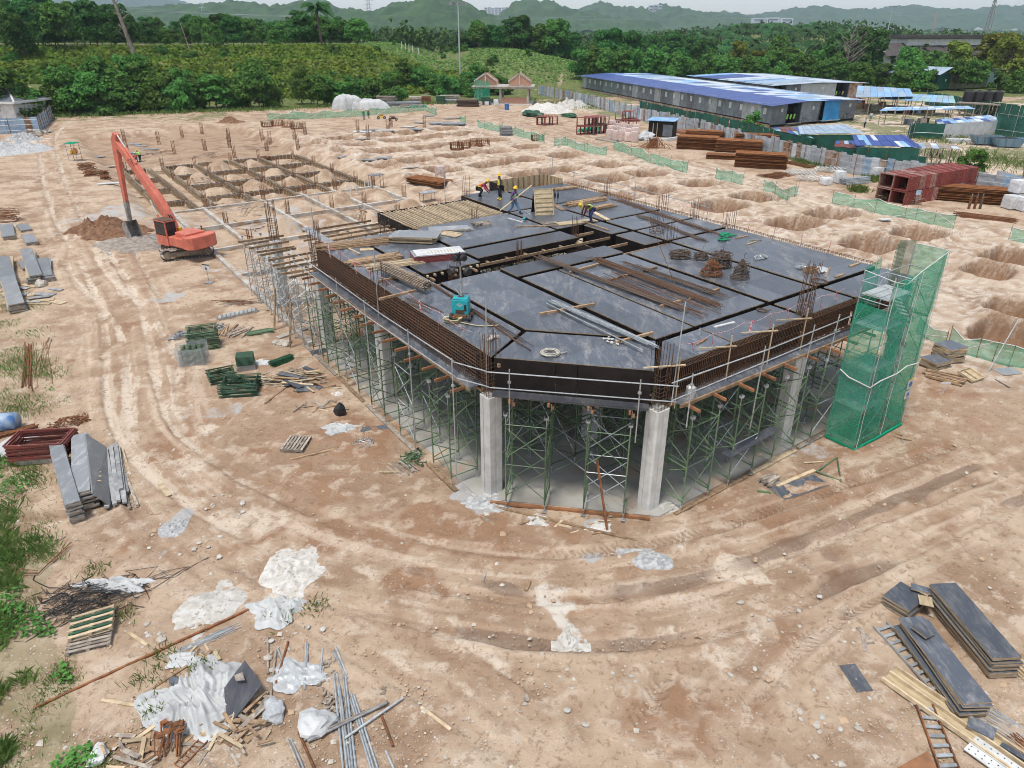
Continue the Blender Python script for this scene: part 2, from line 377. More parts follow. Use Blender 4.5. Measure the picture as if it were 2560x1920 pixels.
def build_ground():
 ys=[7.0]
 while ys[-1]<230:ys.append(ys[-1]+max(.085,.0046*ys[-1]))
 while ys[-1]<9000:ys.append(ys[-1]*1.06)
 ys=np.array([-40,-15,0.]+ys)
 sa=np.linspace(-.93,.93,640);ex=np.array([1.0,1.1,1.25,1.5,2,3,5.])
 s=np.concatenate([-ex[::-1],sa,ex])
 Sg,Yg=np.meshgrid(s,ys);Xg=Sg*(np.abs(Yg)+13)*.86
 x=Xg.ravel();y=Yg.ravel();z=gh(x,y);gz0=z
 A={k:np.zeros(x.shape,np.float32)for k in('pale','brown','grey','green','dark','white','ts','tt','tw','lw','rough','sk','skw','pit')}
 A['mid']=(fbm(x*.75+nb_(x,y),y*.75,61,6)*1.02).astype(np.float32);A['big']=fbm(x*.13,y*.13,66,4).astype(np.float32);A['sp']=fbm(x*2.1+1.5*nb_(x*2,y*2),y*2.1,71,5).astype(np.float32)
 dep=np.maximum(y*math.cos(PITCH)+CH*math.sin(PITCH),1)
 pu=1280+F*x/dep;pv=960-F*(y*math.sin(PITCH)-CH*math.cos(PITCH))/dep;pv=np.where(y<2,3000,pv)
 nz=fbm(x*.9,y*.9,77,4)-.47;nb=fbm(x*.25,y*.25,87,4)-.47
 for(u,v,hu,hv,k,st_)in PATCH:
  c=at(u,v);ru=abs(at(u+hu,v)[0]-c[0]);rv=abs(at(u,v-hv)[1]-at(u,v+hv)[1])/2
  d=np.sqrt(((x-c[0])/ru)**2+((y-c[1])/rv)**2)+nz*1.5+nb*.9
  A[k]=np.maximum(A[k],st_*(1-sst(.55,1.25,d))).astype(np.float32)
 best=np.full(x.shape,1e9);cnt=np.zeros(x.shape)
 for(pl,gauge,tw,pale,dark)in TRACKS:
  P=[at(*p)[:2]for p in pl]
  Q=[]
  for i in range(len(P)-1):
   p0=P[max(i-1,0)];p1=P[i];p2=P[i+1];p3=P[min(i+2,len(P)-1)]
   for t in np.linspace(0,1,6)[:-1]:
    Q.append(tuple(.5*(2*p1[k]+(p2[k]-p0[k])*t+(2*p0[k]-5*p1[k]+4*p2[k]-p3[k])*t*t+(3*p1[k]-p0[k]-3*p2[k]+p3[k])*t**3)for k in(0,1)))
  Q.append(P[-1]);L=0.
  D=np.full(x.shape,1e9);S=np.zeros(x.shape);T=np.zeros(x.shape)
  for i in range(len(Q)-1):
   (x0,y0),(x1,y1)=Q[i],Q[i+1];ln=math.hypot(x1-x0,y1-y0)
   mk=(x>min(x0,x1)-4)&(x<max(x0,x1)+4)&(y>min(y0,y1)-4)&(y<max(y0,y1)+4)
   ii=np.nonzero(mk)[0]
   if len(ii):
    tx,ty=(x1-x0)/ln,(y1-y0)/ln;rx=x[ii]-x0;ry=y[ii]-y0
    t=np.clip(rx*tx+ry*ty,0,ln);d=np.hypot(rx-t*tx,ry-t*ty);sg=np.sign(-rx*ty+ry*tx)
    k=d<D[ii];jj=ii[k];D[jj]=d[k];S[jj]=L+t[k];T[jj]=(d*sg)[k]
   L+=ln
  fade=np.clip(S/4,0,1)*np.clip((L-S)/4,0,1)*(.55+.9*np.clip(nb*2+.5,0,1))
  rw=(1-sst(1.5,3.3,np.abs(T)+nz*1.2))*np.clip(S/6,0,1)*np.clip((L-S)/6,0,1)*(D<4);kk=rw>A['skw'];A['skw']=np.where(kk,rw,A['skw']).astype(np.float32);A['sk']=np.where(kk,fbm(T*2.6+L,S*.16+3,95,4)*.7+.3*fbm(T*7,S*.5,96,2),A['sk']).astype(np.float32)
  lat=np.abs(T)-gauge/2;inr=(1-sst(tw*.35,tw*.62,np.abs(lat)+nz*.22))*fade*(D<4)
  mid=(1-sst(gauge*.3,gauge*.62,np.abs(T)))*fade*(D<4)
  A['pale']=np.maximum(A['pale'],inr*pale+mid*pale*.25).astype(np.float32);A['dark']=np.maximum(A['dark'],inr*dark*np.clip(.35+nb*3.2,0,1)).astype(np.float32)
  A['brown']=np.maximum(A['brown'],mid*.35).astype(np.float32)
  cnt+=(np.abs(lat)<1.0)&(D<4);k=(inr>A['tw']);A['tw']=np.where(k,inr,A['tw']).astype(np.float32)
  k2=(D<4)&(np.abs(lat)<best);best=np.where(k2,np.abs(lat),best)
  A['ts']=np.where(k2,S,A['ts']).astype(np.float32);A['tt']=np.where(k2,lat,A['tt']).astype(np.float32)
  z=z-(inr*.07)*(cnt<1.5)+.03*(cnt<1.5)*np.exp(-((np.abs(lat)-tw*.75)/.14)**2)*fade*(D<4)
 A['lw']=(A['tw']*(cnt<1.5)).astype(np.float32)
 ver=inpoly(pu+nz*60+nb*60,pv,VERGE)
 a,b=toab(x,y)
 yb=176+.39*(x+40)*(x<30)+.39*70*(x>=30)
 beyond=(y-yb+nz*4)>4
 camp=(x-(-3+(y-208)*-.47)>0)
 lawn=camp&(nb+nz*.5>-.02)&(y>75)
 A['green']=np.maximum(ver*(.05+.55*np.clip(nb*3+.1,0,1)),np.maximum(beyond*1.0,lawn*.75)).astype(np.float32)
 A['green']=np.where((y>150)&(y<yb)&(x<-60)&(nb+nz>.05),.7,A['green']).astype(np.float32)
 A['pale']=np.maximum(A['pale'],np.where(camp&(y<190),.75,0)).astype(np.float32)
 rg=sst(23,28,a)*sst(-8,-2,b)*(1-sst(60,66,a))*(1-sst(106,112,b));A['rough']=rg.astype(np.float32)
 A['pale']=np.maximum(A['pale'],rg*.55).astype(np.float32)
 A['brown']=np.maximum(A['brown'],np.clip((-gz0-.1)*2,0,1)*rg*1.5).astype(np.float32)
 near=1-sst(70,160,y);z=z+near*((A['sp']-.45)*.10+(A['mid']-.45)*.12)*(A['tw']*-.5+1)
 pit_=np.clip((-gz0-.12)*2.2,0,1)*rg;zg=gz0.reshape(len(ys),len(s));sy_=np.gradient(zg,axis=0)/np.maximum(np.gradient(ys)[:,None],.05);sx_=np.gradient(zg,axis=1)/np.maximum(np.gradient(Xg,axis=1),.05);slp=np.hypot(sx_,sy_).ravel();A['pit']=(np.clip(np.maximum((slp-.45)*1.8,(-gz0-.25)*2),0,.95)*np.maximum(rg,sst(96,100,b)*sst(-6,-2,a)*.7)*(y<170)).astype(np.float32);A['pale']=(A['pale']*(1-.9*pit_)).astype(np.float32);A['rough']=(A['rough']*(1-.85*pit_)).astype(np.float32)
 nx=len(s);ny=len(ys);idx=np.arange(nx*ny).reshape(ny,nx)
 q=np.stack([idx[:-1,:-1],idx[:-1,1:],idx[1:,1:],idx[1:,:-1]],-1).reshape(-1,4)
 me=bpy.data.meshes.new('ground');me.vertices.add(len(x));me.vertices.foreach_set('co',np.stack([x,y,z],1).astype(np.float32).ravel())
 me.loops.add(q.size);me.loops.foreach_set('vertex_index',q.ravel().astype(np.int32))
 me.polygons.add(len(q));me.polygons.foreach_set('loop_start',np.arange(0,q.size,4,dtype=np.int32));me.polygons.foreach_set('loop_total',np.full(len(q),4,np.int32))
 me.polygons.foreach_set('use_smooth',np.ones(len(q),bool));me.update(calc_edges=True)
 for k,v in A.items():
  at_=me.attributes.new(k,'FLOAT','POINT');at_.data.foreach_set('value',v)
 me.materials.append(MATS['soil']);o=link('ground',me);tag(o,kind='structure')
 return o
def soil_material():
 m,nt,p=newmat('soil')
 g=nd(nt,'NewGeometry');co=g.outputs['Position']
 def at_(k):
  n=nt.nodes.new('ShaderNodeAttribute');n.attribute_name=k;return n.outputs['Fac']
 fine=noise(nt,co,3.6,7,.8,.4);mid=at_('mid');big=at_('big')
 sp=mth(nt,'ADD',mth(nt,'MULTIPLY',at_('sp'),.45),mth(nt,'MULTIPLY',fine,.55))
 col=mixc(nt,ramp(nt,mid,.34,.62),(.30,.20,.13),(.49,.375,.27))
 col=mixc(nt,mth(nt,'MULTIPLY',ramp(nt,big,.35,.65),.45),col,(.42,.30,.205))
 def patch(k,amt=1.,spread=.55,n=sp,soft=.16):
  a=at_(k);thr=mth(nt,'SUBTRACT',.78,mth(nt,'MULTIPLY',a,spread));mr=nt.nodes.new('ShaderNodeMapRange')
  lk(nt,n,mr.inputs[0]);lk(nt,thr,mr.inputs[1]);lk(nt,mth(nt,'ADD',thr,soft),mr.inputs[2])
  return mth(nt,'MULTIPLY',mr.outputs[0],mth(nt,'MULTIPLY',ramp(nt,a,.0,.25),amt),True)
 col=mixc(nt,patch('brown',.85,.62,mid,.28),col,(.27,.15,.085))
 col=mixc(nt,patch('pale',.85,.5,sp,.14),col,(.63,.535,.425))
 col=mixc(nt,mth(nt,'MULTIPLY',ramp(nt,sp,.525,.585),.6),col,(.58,.475,.37))
 sk=at_('sk');skw=at_('skw');skn=mth(nt,'ADD',mth(nt,'MULTIPLY',sk,.7),mth(nt,'MULTIPLY',fine,.3))
 col=mixc(nt,mth(nt,'MULTIPLY',skw,mth(nt,'MULTIPLY',ramp(nt,skn,.49,.57),.55)),col,(.60,.485,.375));col=mixc(nt,mth(nt,'MULTIPLY',skw,mth(nt,'MULTIPLY',ramp(nt,skn,.43,.34),.42)),col,(.26,.155,.095))
 col=mixc(nt,mth(nt,'MULTIPLY',ramp(nt,fine,.535,.59),.6),col,(.19,.11,.062))
 col=mixc(nt,patch('dark',.6,.5,mth(nt,'ADD',mth(nt,'MULTIPLY',mid,.5),mth(nt,'MULTIPLY',skn,.5)),.2),col,(.15,.10,.072))
 col=mixc(nt,patch('grey',.9,.55,sp,.16),col,(.40,.395,.385))
 col=mixc(nt,patch('white',.85,.42,sp,.12),col,(.62,.57,.50))
 rg=at_('rough');col=mixc(nt,mth(nt,'MULTIPLY',mth(nt,'MULTIPLY',rg,ramp(nt,sp,.42,.58)),.55),col,(.64,.555,.465))
 grit=noise(nt,co,17,2,.6);peb=ramp(nt,grit,.70,.73);col=mixc(nt,mth(nt,'MULTIPLY',peb,.7),col,(.70,.63,.54));col=mixc(nt,mth(nt,'MULTIPLY',ramp(nt,grit,.34,.28),.5),col,(.17,.10,.06))
 ts=at_('ts');tt=at_('tt');tw=at_('lw')
 ph=mth(nt,'ADD',mth(nt,'MULTIPLY',ts,24.),mth(nt,'MULTIPLY',mth(nt,'ABSOLUTE',tt),20.))
 lug=mth(nt,'MULTIPLY',ramp(nt,mth(nt,'SINE',mth(nt,'ADD',ph,mth(nt,'MULTIPLY',fine,3.))),-.2,.5),mth(nt,'MULTIPLY',tw,ramp(nt,mid,.36,.5)))
 col=mixc(nt,mth(nt,'MULTIPLY',lug,.3),col,(.19,.12,.08))
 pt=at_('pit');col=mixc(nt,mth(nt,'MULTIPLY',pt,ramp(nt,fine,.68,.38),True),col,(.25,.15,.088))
 gr=at_('green');gf=mth(nt,'MULTIPLY',gr,ramp(nt,mth(nt,'ADD',mid,mth(nt,'MULTIPLY',gr,.12)),.36,.48),True)
 gcol=mixc(nt,ramp(nt,sp,.40,.55),(.07,.11,.028),(.15,.165,.06))
 col=mixc(nt,gf,col,gcol)
 lk(nt,col,p.inputs['Base Color']);p.inputs['Roughness'].default_value=.95;p.inputs['Specular IOR Level'].default_value=.15
 hsum=mth(nt,'ADD',mth(nt,'MULTIPLY',fine,mth(nt,'ADD',mth(nt,'MULTIPLY',rg,.03),.08)),mth(nt,'MULTIPLY',lug,-.035))
 b=nd(nt,'Bump');b.inputs['Strength'].default_value=.9;b.inputs['Distance'].default_value=1.0
 lk(nt,hsum,b.inputs['Height']);lk(nt,b.outputs[0],p.inputs['Normal'])
def nt_sep(nt,c,i):
 n=nt.nodes.new('ShaderNodeSeparateColor');nt.links.new(c,n.inputs[0]);return n.outputs[i]
soil_material()
build_ground()
# ---------------------------------------------------------------- building in construction: slab, columns, formwork deck
ZD,ZS=5.9,4.6
def abbox(mb,a0,a1,b0,b1,z0,z1,mi=0):return mb.prism([AB(a0,b0),AB(a1,b0),AB(a1,b1),AB(a0,b1)],z0,z1,mi)
B0=AB(0,0)
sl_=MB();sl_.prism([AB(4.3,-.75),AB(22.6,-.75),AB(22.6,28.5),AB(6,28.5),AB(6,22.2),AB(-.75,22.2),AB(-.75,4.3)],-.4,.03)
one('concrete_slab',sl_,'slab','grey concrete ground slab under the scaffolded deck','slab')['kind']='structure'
# --- columns with starter bars
def col_mesh(w,d,h):
 mb=MB();c=.07
 pl=[(-w/2+c,-d/2),(-.05,-d/2),(-.05,-d/2+.03),(.05,-d/2+.03),(.05,-d/2),(w/2-c,-d/2),(w/2,-d/2+c),(w/2,-.05),(w/2-.03,-.05),(w/2-.03,.05),(w/2,.05),(w/2,d/2-c),(w/2-c,d/2),(-w/2+c,d/2),(-w/2,d/2-c),(-w/2,.05),(-w/2+.03,.05),(-w/2+.03,-.05),(-w/2,-.05),(-w/2,-d/2+c)]
 mb.prism(pl,-.02,h);return mb
CM=col_mesh(.68,.62,4.3).mesh('concrete_shaft',['concrete'])
def bars_mesh(w,d,z0,z1,n=4,r=.013,ties=True,lean=0,mt='rebar',seed=1):
 rg=random.Random(seed);mb=MB()
 for i in range(n):
  for j in range(n):
   if 0<i<n-1 and 0<j<n-1:continue
   x=-w/2+w*i/(n-1);y=-d/2+d*j/(n-1);k=z1-z0
   mb.tube((x,y,z0),(x+rg.uniform(-.03,.03)*k+lean*k,y+rg.uniform(-.03,.03)*k,z1-rg.uniform(0,.25)),r,4)
 if ties:
  z=z0+.1
  while z<z0+(z1-z0)*.55:
   q=[(-w/2,-d/2,z),(w/2,-d/2,z),(w/2,d/2,z),(-w/2,d/2,z)]
   for k in range(4):mb.tube(q[k],q[(k+1)%4],r*.75,4)
   z+=.16
 return mb.mesh('starter_bars',[mt])
SB=[bars_mesh(.5,.46,4.3,6.9,4,seed=k)for k in range(3)]
COLS=[(0,4.45,'left end of the black chamfer panel',1),(4.45,0,'right end of the black chamfer panel',1),(13.1,.1,'beside the walkway near the green netted tower',1),(0,14.1,'halfway along the long mesh-reinforced side',1),(0,22.4,'at the far end of the mesh-reinforced side',1),(0,30.4,'with grey frames round it beyond the deck',1),
(5.9,5.2,'inside behind the front scaffold frames',0),(13.1,11.3,'deep under the middle of the deck',0),(5.9,14.2,'under the open shaft of the deck',0),(5.9,22.4,'under the bare joists',0),(13.1,22.4,'under the far half of the deck',0),(22,.1,'hidden partly by the netted tower',0),(16.8,11.4,'under the tall bundle of starter bars',1),(22,11.4,'on the pit side of the deck',1),(22,17.1,'on the pit side two bays from the back',1)]
for k,(a,b,wh,st_)in enumerate(COLS):
 t=thing('concrete_column','pale concrete column '+wh,'column',AB(a,b,.03),TU,'columns of the unfinished building')
 link('concrete_shaft',CM,t);st_ and link('starter_bars',SB[k%3],t)
 # taller loose starter cages standing through the deck
def starters(a,b,z0,z1,label,n=4,w=.45,lean=0.,mt='rebar'):
 t=thing('starter_bars',label,'rebar',AB(a,b,z0),TU,'starter bars poking up through the deck')
 link('bar_bundle',bars_mesh(w,w,0,z1-z0,n,.014,True,lean,mt,seed=int(a*10+b)),t)
starters(17.4,13.0,5.2,7.0,'dense bundle of brown starter bars between two black drop boxes',5,.6)
starters(13.6,16.0,4.7,6.9,'rusty starter bars standing in the open shaft by the bending worker',3,.3)
starters(8.2,14.1,3.9,6.8,'rusty starter bars in the middle of the long open shaft',3,.28)
starters(4.0,14.0,4.9,6.3,'short rusty bars rising below the white topped plywood stack',3,.35)
starters(13.0,.15,4.6,8.2,'tall leaning starter bars at the outer edge near the netted tower',4,.42,.06)
starters(22.0,22.5,5.0,7.1,'starter bars on the pit side edge by the guard rail',3,.3)
starters(22.0,14.2,5.0,7.2,'rusty starter bars on the pit side edge',3,.35)
starters(10.5,22.4,4.9,6.7,'starter bars beside the bare joists',3,.4)
starters(5.0,24.2,3.0,6.2,'dark starter bars amid the bare bearers',3,.4,0,'dark_rebar')
starters(13.4,28.2,5.0,7.4,'thin starter bars behind the crouching worker',2,.3)
# --- deck sheets
def clip(poly,a0,a1,b0,b1):
 def cl(P,f,g):
  out=[]
  for i in range(len(P)):
   p,q=P[i],P[(i+1)%len(P)];fp,fq=f(p),f(q)
   if fp>=0:out.append(p)
   if fp*fq<0:t=fp/(fp-fq);out.append((p[0]+(q[0]-p[0])*t,p[1]+(q[1]-p[1])*t))
  return out
 for f in(lambda p:p[0]-a0,lambda p:a1-p[0],lambda p:p[1]-b0,lambda p:b1-p[1]):
  if len(poly)<3:return[]
  poly=cl(poly,f,None)
 return poly
def rect(a0,a1,b0,b1):return[(a0,b0),(a1,b0),(a1,b1),(a0,b1)]
BAYS=[(rect(.02,2.3,5.95,22.3),1,0,''),([(.02,4.4),(2.3,5.72),(2.3,5.95),(.02,5.95)],1,0,''),([(.07,4.3),(4.1,.06),(6.0,1.86),(2.44,5.52)],0,0,''),
([(2.56,5.78),(5.8,2.42),(5.8,12.7),(2.56,12.7)],1,0,''),(rect(6.15,8.27,2.0,11.0),1,0,''),(rect(8.42,12.95,2.0,11.0),0,0,''),
(rect(6.1,13.15,11.35,12.85),0,1,''),(rect(13.3,16.55,2.0,11.0),1,0,''),(rect(16.88,21.95,2.0,11.3),0,0,''),(rect(16.88,21.95,11.62,14.1),0,0,''),(rect(16.88,21.95,14.36,16.9),0,0,''),(rect(16.88,21.95,17.2,22.3),0,0,''),(rect(16.88,21.95,22.6,27.9),0,1,''),
([(4.35,.03),(8.3,.03),(8.3,1.68),(6.2,1.68)],0,0,''),(rect(8.4,12.9,.03,1.68),0,0,''),(rect(13.2,16.65,.03,1.68),0,0,''),(rect(16.95,21.95,.03,1.68),0,0,''),
(rect(15.15,16.5,14.5,17.0),1,1,''),(rect(15.15,16.5,11.65,14.1),1,1,''),(rect(2.56,5.85,14.4,22.3),1,0,''),(rect(6.15,13.0,15.05,16.7),0,1,''),(rect(6.15,12.95,17.1,22.3),0,0,''),(rect(13.25,16.55,17.25,22.3),0,0,''),(rect(13.3,16.55,22.6,28.6),0,1,'')]
deck=thing('formwork_deck','black film-faced plywood formwork deck with beam trenches','formwork',AB(0,0,4.6),0,None,True)
_q=random.Random(11)
for(poly,ori,clean,_)in BAYS:
 a0=min(p[0]for p in poly);a1=max(p[0]for p in poly);b0=min(p[1]for p in poly);b1=max(p[1]for p in poly)
 sa,sb=(1.22,2.44)if ori else(2.44,1.22)
 na=max(1,round((a1-a0)/sa));nb2=max(1,round((b1-b0)/sb));sa=(a1-a0)/na;sb=(b1-b0)/nb2
 for i in range(na):
  for j in range(nb2):
   off=(sb/2 if(i%2 and ori)else 0)
   pl=clip(poly,a0+i*sa+.003,a0+(i+1)*sa-.003,b0+j*sb+.003,b0+(j+1)*sb-.003)
   if len(pl)<3:continue
   dz=_q.uniform(-.004,.004);mb=MB();mb.prism([AB(*p)for p in pl],ZD-.04+dz,ZD+dz);mb.m=[1]+[0]+[1]*(len(mb.f)-2)
   mb.build('plywood_sheet',['clean_ply' if clean else 'film_ply','ply_edge'],deck)
 n=len(poly)
 for k in range(n):
  p,q2=poly[k],poly[(k+1)%n];L=math.hypot(q2[0]-p[0],q2[1]-p[1])
  if L<.4:continue
  deep=4.7 if(15.0<a0<15.3 and L<3 and b0>11)else 5.2
  if min(p[0],q2[0])<.1 and max(p[0],q2[0])<.1:deep=4.62
  if max(p[1],q2[1])<.1:deep=4.62
  A_,B_=AB(*p),AB(*q2);mb=MB();mb.bar((A_[0],A_[1],(ZD-.045+deep)/2),(B_[0],B_[1],(ZD-.045+deep)/2),.03,ZD-.045-deep);mb.build('side_board','black_ply',deck)
  # trench bottoms
for(a0,a1,b0,b1)in[(2.3,2.56,5.6,22.3),(5.85,6.12,2,22.3),(13.0,13.28,1.7,11.3),(16.55,16.88,1.7,28),(8.27,8.42,1.7,11),(6.0,22,1.68,2.0),(6.1,13.1,11.0,11.35),(13.3,22,11.0,11.62),(16.6,22,14.1,14.36),(6,22,16.75,17.2),(2.5,22,22.3,22.6),(13.0,13.3,17,29)]:
 mb=MB();abbox(mb,a0-.02,a1+.02,b0,b1,5.17,5.2);mb.build('beam_soffit','black_ply',deck)
mb=MB();mb.bar(AB(2.4,5.62,5.19),AB(6.1,1.9,5.19),.3,.03);mb.build('beam_soffit','black_ply',deck)
mb=MB();mb.bar(AB(0,4.35,5.19),AB(2.44,5.65,5.19),.3,.03);mb.build('beam_soffit','black_ply',deck)
# shaft: lower soffit strips and timber bearers seen in the opening
mb=MB();abbox(mb,13.15,15.1,11.4,17.0,4.66,4.7);mb.build('shaft_soffit','black_ply',deck)
for k in range(9):
 a=2.9+k*1.25;mb=MB();b=14.3 if a<6 else 15.0
 mb.bar(AB(a,b-.35,5.6),AB(a,b+.9,5.6),.1,.1);mb.build('bearer','timber',deck)
 mb=MB();mb.bar(AB(a+.5,12.0,5.62),AB(a+.5,13.15,5.62),.1,.1);mb.build('bearer','timber',deck)
for k in range(8):
 mb=MB();mb.bar(AB(2.7+k*.42,14.2,5.75),AB(2.7+k*.42,14.75,5.75),.08,.1);mb.build('joist','pale_timber',deck)
 # chamfer face: three big black panels over a narrow ledge
for t0,t1 in((.02,.40),(.405,.535),(.54,.98)):
 p=lambda t,o,z:(AB(0,4.33)[0]+(AB(4.12,0)[0]-AB(0,4.33)[0])*t-.19*o,AB(0,4.33)[1]+(AB(4.12,0)[1]-AB(0,4.33)[1])*t-.98*o,z)
 mb=MB();mb.slab([p(t0,.04,ZS),p(t1,.04,ZS),p(t1,.04,ZD-.01),p(t0,.04,ZD-.01)],.03);mb.build('face_panel','black_ply',deck)
mb=MB();mb.prism([p(.02,.04,0)[:2],p(.02,.52,0)[:2],p(.98,.52,0)[:2],p(.98,.04,0)[:2]],ZS-.05,ZS);mb.build('ledge_board',['clean_ply'],deck)
for t in(.13,.375,.62,.87):
 mb=MB();mb.bar(p(t,-.6,ZS-.14),p(t,.62,ZS-.14),.08,.14);mb.build('bearer','orange_timber',deck)
 mb=MB();mb.bar(p(t+.025,-.6,ZS-.3),p(t+.025,.5,ZS-.3),.08,.14);mb.build('bearer','orange_timber',deck)
 # side ledges (beam bottoms) and the orange bearers under them
def ledge(along,s0,s1,step):
 s=s0
 while s<s1-.2:
  e=min(s+2.9,s1);mb=MB()
  if along=='b':abbox(mb,-.68,-.02,s+.02,e-.02,ZS-.04,ZS)
  else:abbox(mb,s+.02,e-.02,-.62,-.02,ZS-.04,ZS)
  mb.build('ledge_board',['film_ply'],deck);s=e
 s=s0+.35
 while s<s1:
  mb=MB();k=_q.uniform(-.12,.12)
  if along=='b':mb.bar(AB(-1.4+k,s,ZS-.11),AB(.4,s,ZS-.11),.075,.11)
  else:mb.bar(AB(s,-1.35+k,ZS-.11),AB(s,.4,ZS-.11),.075,.11)
  mb.build('bearer','orange_timber',deck);s+=step
 for(z,o)in((ZS-.27,-.1),(ZS-.07,-.66)):
  mb=MB()
  mb.bar(AB(o,s0,z),AB(o,s1,z),.08,.12)if along=='b' else mb.bar(AB(s0,o,z),AB(s1,o,z),.08,.12)
  mb.build('stringer','timber',deck)
ledge('b',4.9,21.8,1.15);ledge('a',4.9,21.5,1.45)
# underside joists of the deck (seen from the sides)
for k in range(13):
 mb=MB();b=2.6+k*1.5;mb.bar(AB(.1 if b>4 else 3,b,5.62),AB(21.9,b,5.62),.08,.14);mb.build('bearer','timber',deck)
 # bare joists bay with its black edge board
for k in range(30):
 mb=MB();a=6.25+k*.228;mb.bar(AB(a+_q.uniform(-.03,.03),22.7,5.8),AB(a+_q.uniform(-.05,.05),27.4+_q.uniform(-.1,.25),5.8),.055,.1);mb.build('joist','pale_timber',deck)
for b in(22.9,24.3,25.8,27.2):
 mb=MB();mb.bar(AB(6.1,b,5.68),AB(13.1,b,5.68),.09,.13);mb.build('bearer','timber',deck)
for(p0,p1)in(((6.12,22.6),(6.12,27.5)),((13.0,22.6),(13.0,27.5)),((6.1,27.5),(13.1,27.5)),((13.3,28.7),(16.6,28.7))):
 mb=MB();A_,B_=AB(*p0),AB(*p1);mb.bar((A_[0],A_[1],5.5),(B_[0],B_[1],5.5),.04,.7);mb.build('side_board','black_ply',deck)
for(p0,p1,z)in(((6.3,28.2),(12.6,28.4),5.45),((12.8,28.6),(16.5,30.2),5.5)):
 mb=MB();mb.bar(AB(*p0,z),AB(*p1,z),.55,.04);mb.build('plank','grey_ply',deck)
 # upstand box form with timber ribs at the far corner
for(p0,p1,n)in(((16.9,30.3),(22.1,30.3),11),((22.1,30.3),(22.1,27.9),6)):
 A_,B_=AB(*p0),AB(*p1);mb=MB();mb.bar((A_[0],A_[1],5.75),(B_[0],B_[1],5.75),.03,.95);mb.build('side_board','ply_back',deck)
 for k in range(n):
  t=k/(n-1);q2=AB(p0[0]+(p1[0]-p0[0])*t-.05*(p0[1]!=p1[1]),p0[1]+(p1[1]-p0[1])*t-.05*(p0[1]==p1[1]));mb=MB()
  mb.box((q2[0],q2[1],5.75),(.07,.07,.95),TU);mb.build('rib','timber',deck)
mb=MB();A_,B_=AB(16.8,28.3),AB(16.8,30.3);mb.bar((A_[0],A_[1],5.75),(B_[0],B_[1],5.75),.03,.95);mb.build('side_board','black_ply',deck)
for k in range(5):
 mb=MB();mb.bar(AB(17.2+k*1.1,28.2,5.2),AB(17.2+k*1.1,30.2,5.2),.09,.1);mb.build('bearer','orange_timber',deck)
 # --- open bay on the left: long bearers on frames, one plank on edge beam
for k,b in enumerate((22.9,23.7,24.6,25.6,26.6,27.7)):
 mb=MB();mb.bar(AB(.6+_q.uniform(-.3,.5),b,5.35),AB(5.9+_q.uniform(-.5,.3),b+_q.uniform(-.2,.2),5.35),.09,.12);mb.build('bearer','timber',deck)
mb=MB();abbox(mb,1.15,1.75,21.9,28.4,5.36,5.4);mb.build('plank','grey_ply',deck)
for k,b in enumerate((22.4,23.3,24.3,25.1,26.3,27.6,28.4,29.5,30.5,31.4)):
 mb=MB();mb.bar(AB(-1.9+_q.uniform(-.2,.2),b,4.35),AB(_q.uniform(.3,1.0),b+_q.uniform(-.25,.25),4.35),.09,.13);mb.build('bearer','timber',deck)
 # --- rebar cages along the two open edges
def cage(name,label,along,s0,s1,off,z0,z1,nh,step,depth):
 t=thing(name,label,'rebar cage',(AB(off,s0,z0)if along=='b' else AB(s0,off,z0)),0,'rebar cages of the edge beams',True)
 st_=MB();q2=[(0,0,0),(-depth if along=='b' else 0,0,0)]
 dx=(EUX*-depth,EUY*-depth)if along=='b' else(EVX*-depth,EVY*-depth);h=z1-z0
 P=[(0,0,0),(dx[0],dx[1],0),(dx[0],dx[1],h),(0,0,h)]
 for k in range(4):st_.tube(P[k],P[(k+1)%4],.009,4)
 me=st_.mesh('stirrup',['rebar']);n=int((s1-s0)/step)
 for k in range(n):
  s=s0+(k+.5)*step;w_=AB(off,s,z0)if along=='b' else AB(s,off,z0);o0=t['_o']
  link('stirrup',me,t,(w_[0]-o0[0],w_[1]-o0[1],0),(0,0,_q.uniform(-.04,.04)))
 for dd in(0,depth):
  for k in range(nh):
   z=z0+.03+(h-.06)*k/(nh-1);mb=MB();o2=off-dd
   A_,B_=(AB(o2,s0,z),AB(o2,s1,z))if along=='b' else(AB(s0,o2,z),AB(s1,o2,z));mb.tube(A_,B_,.013,4);mb.build('long_bar','rebar',t)
cage('edge_beam_cage','long rebar cage with rows of horizontal bars on the left-hand deck edge','b',4.9,21.9,-.05,4.68,5.88,9,.15,.28)
cage('edge_beam_cage','rebar cage of close upright bars on the deck edge facing the netted tower','a',4.85,21.5,-.05,4.68,5.9,3,.105,.26)
cage('edge_beam_cage','thin rebar cage along the deck edge on the pit side','b',2.0,27.5,22.35,5.3,5.98,3,.25,.2)
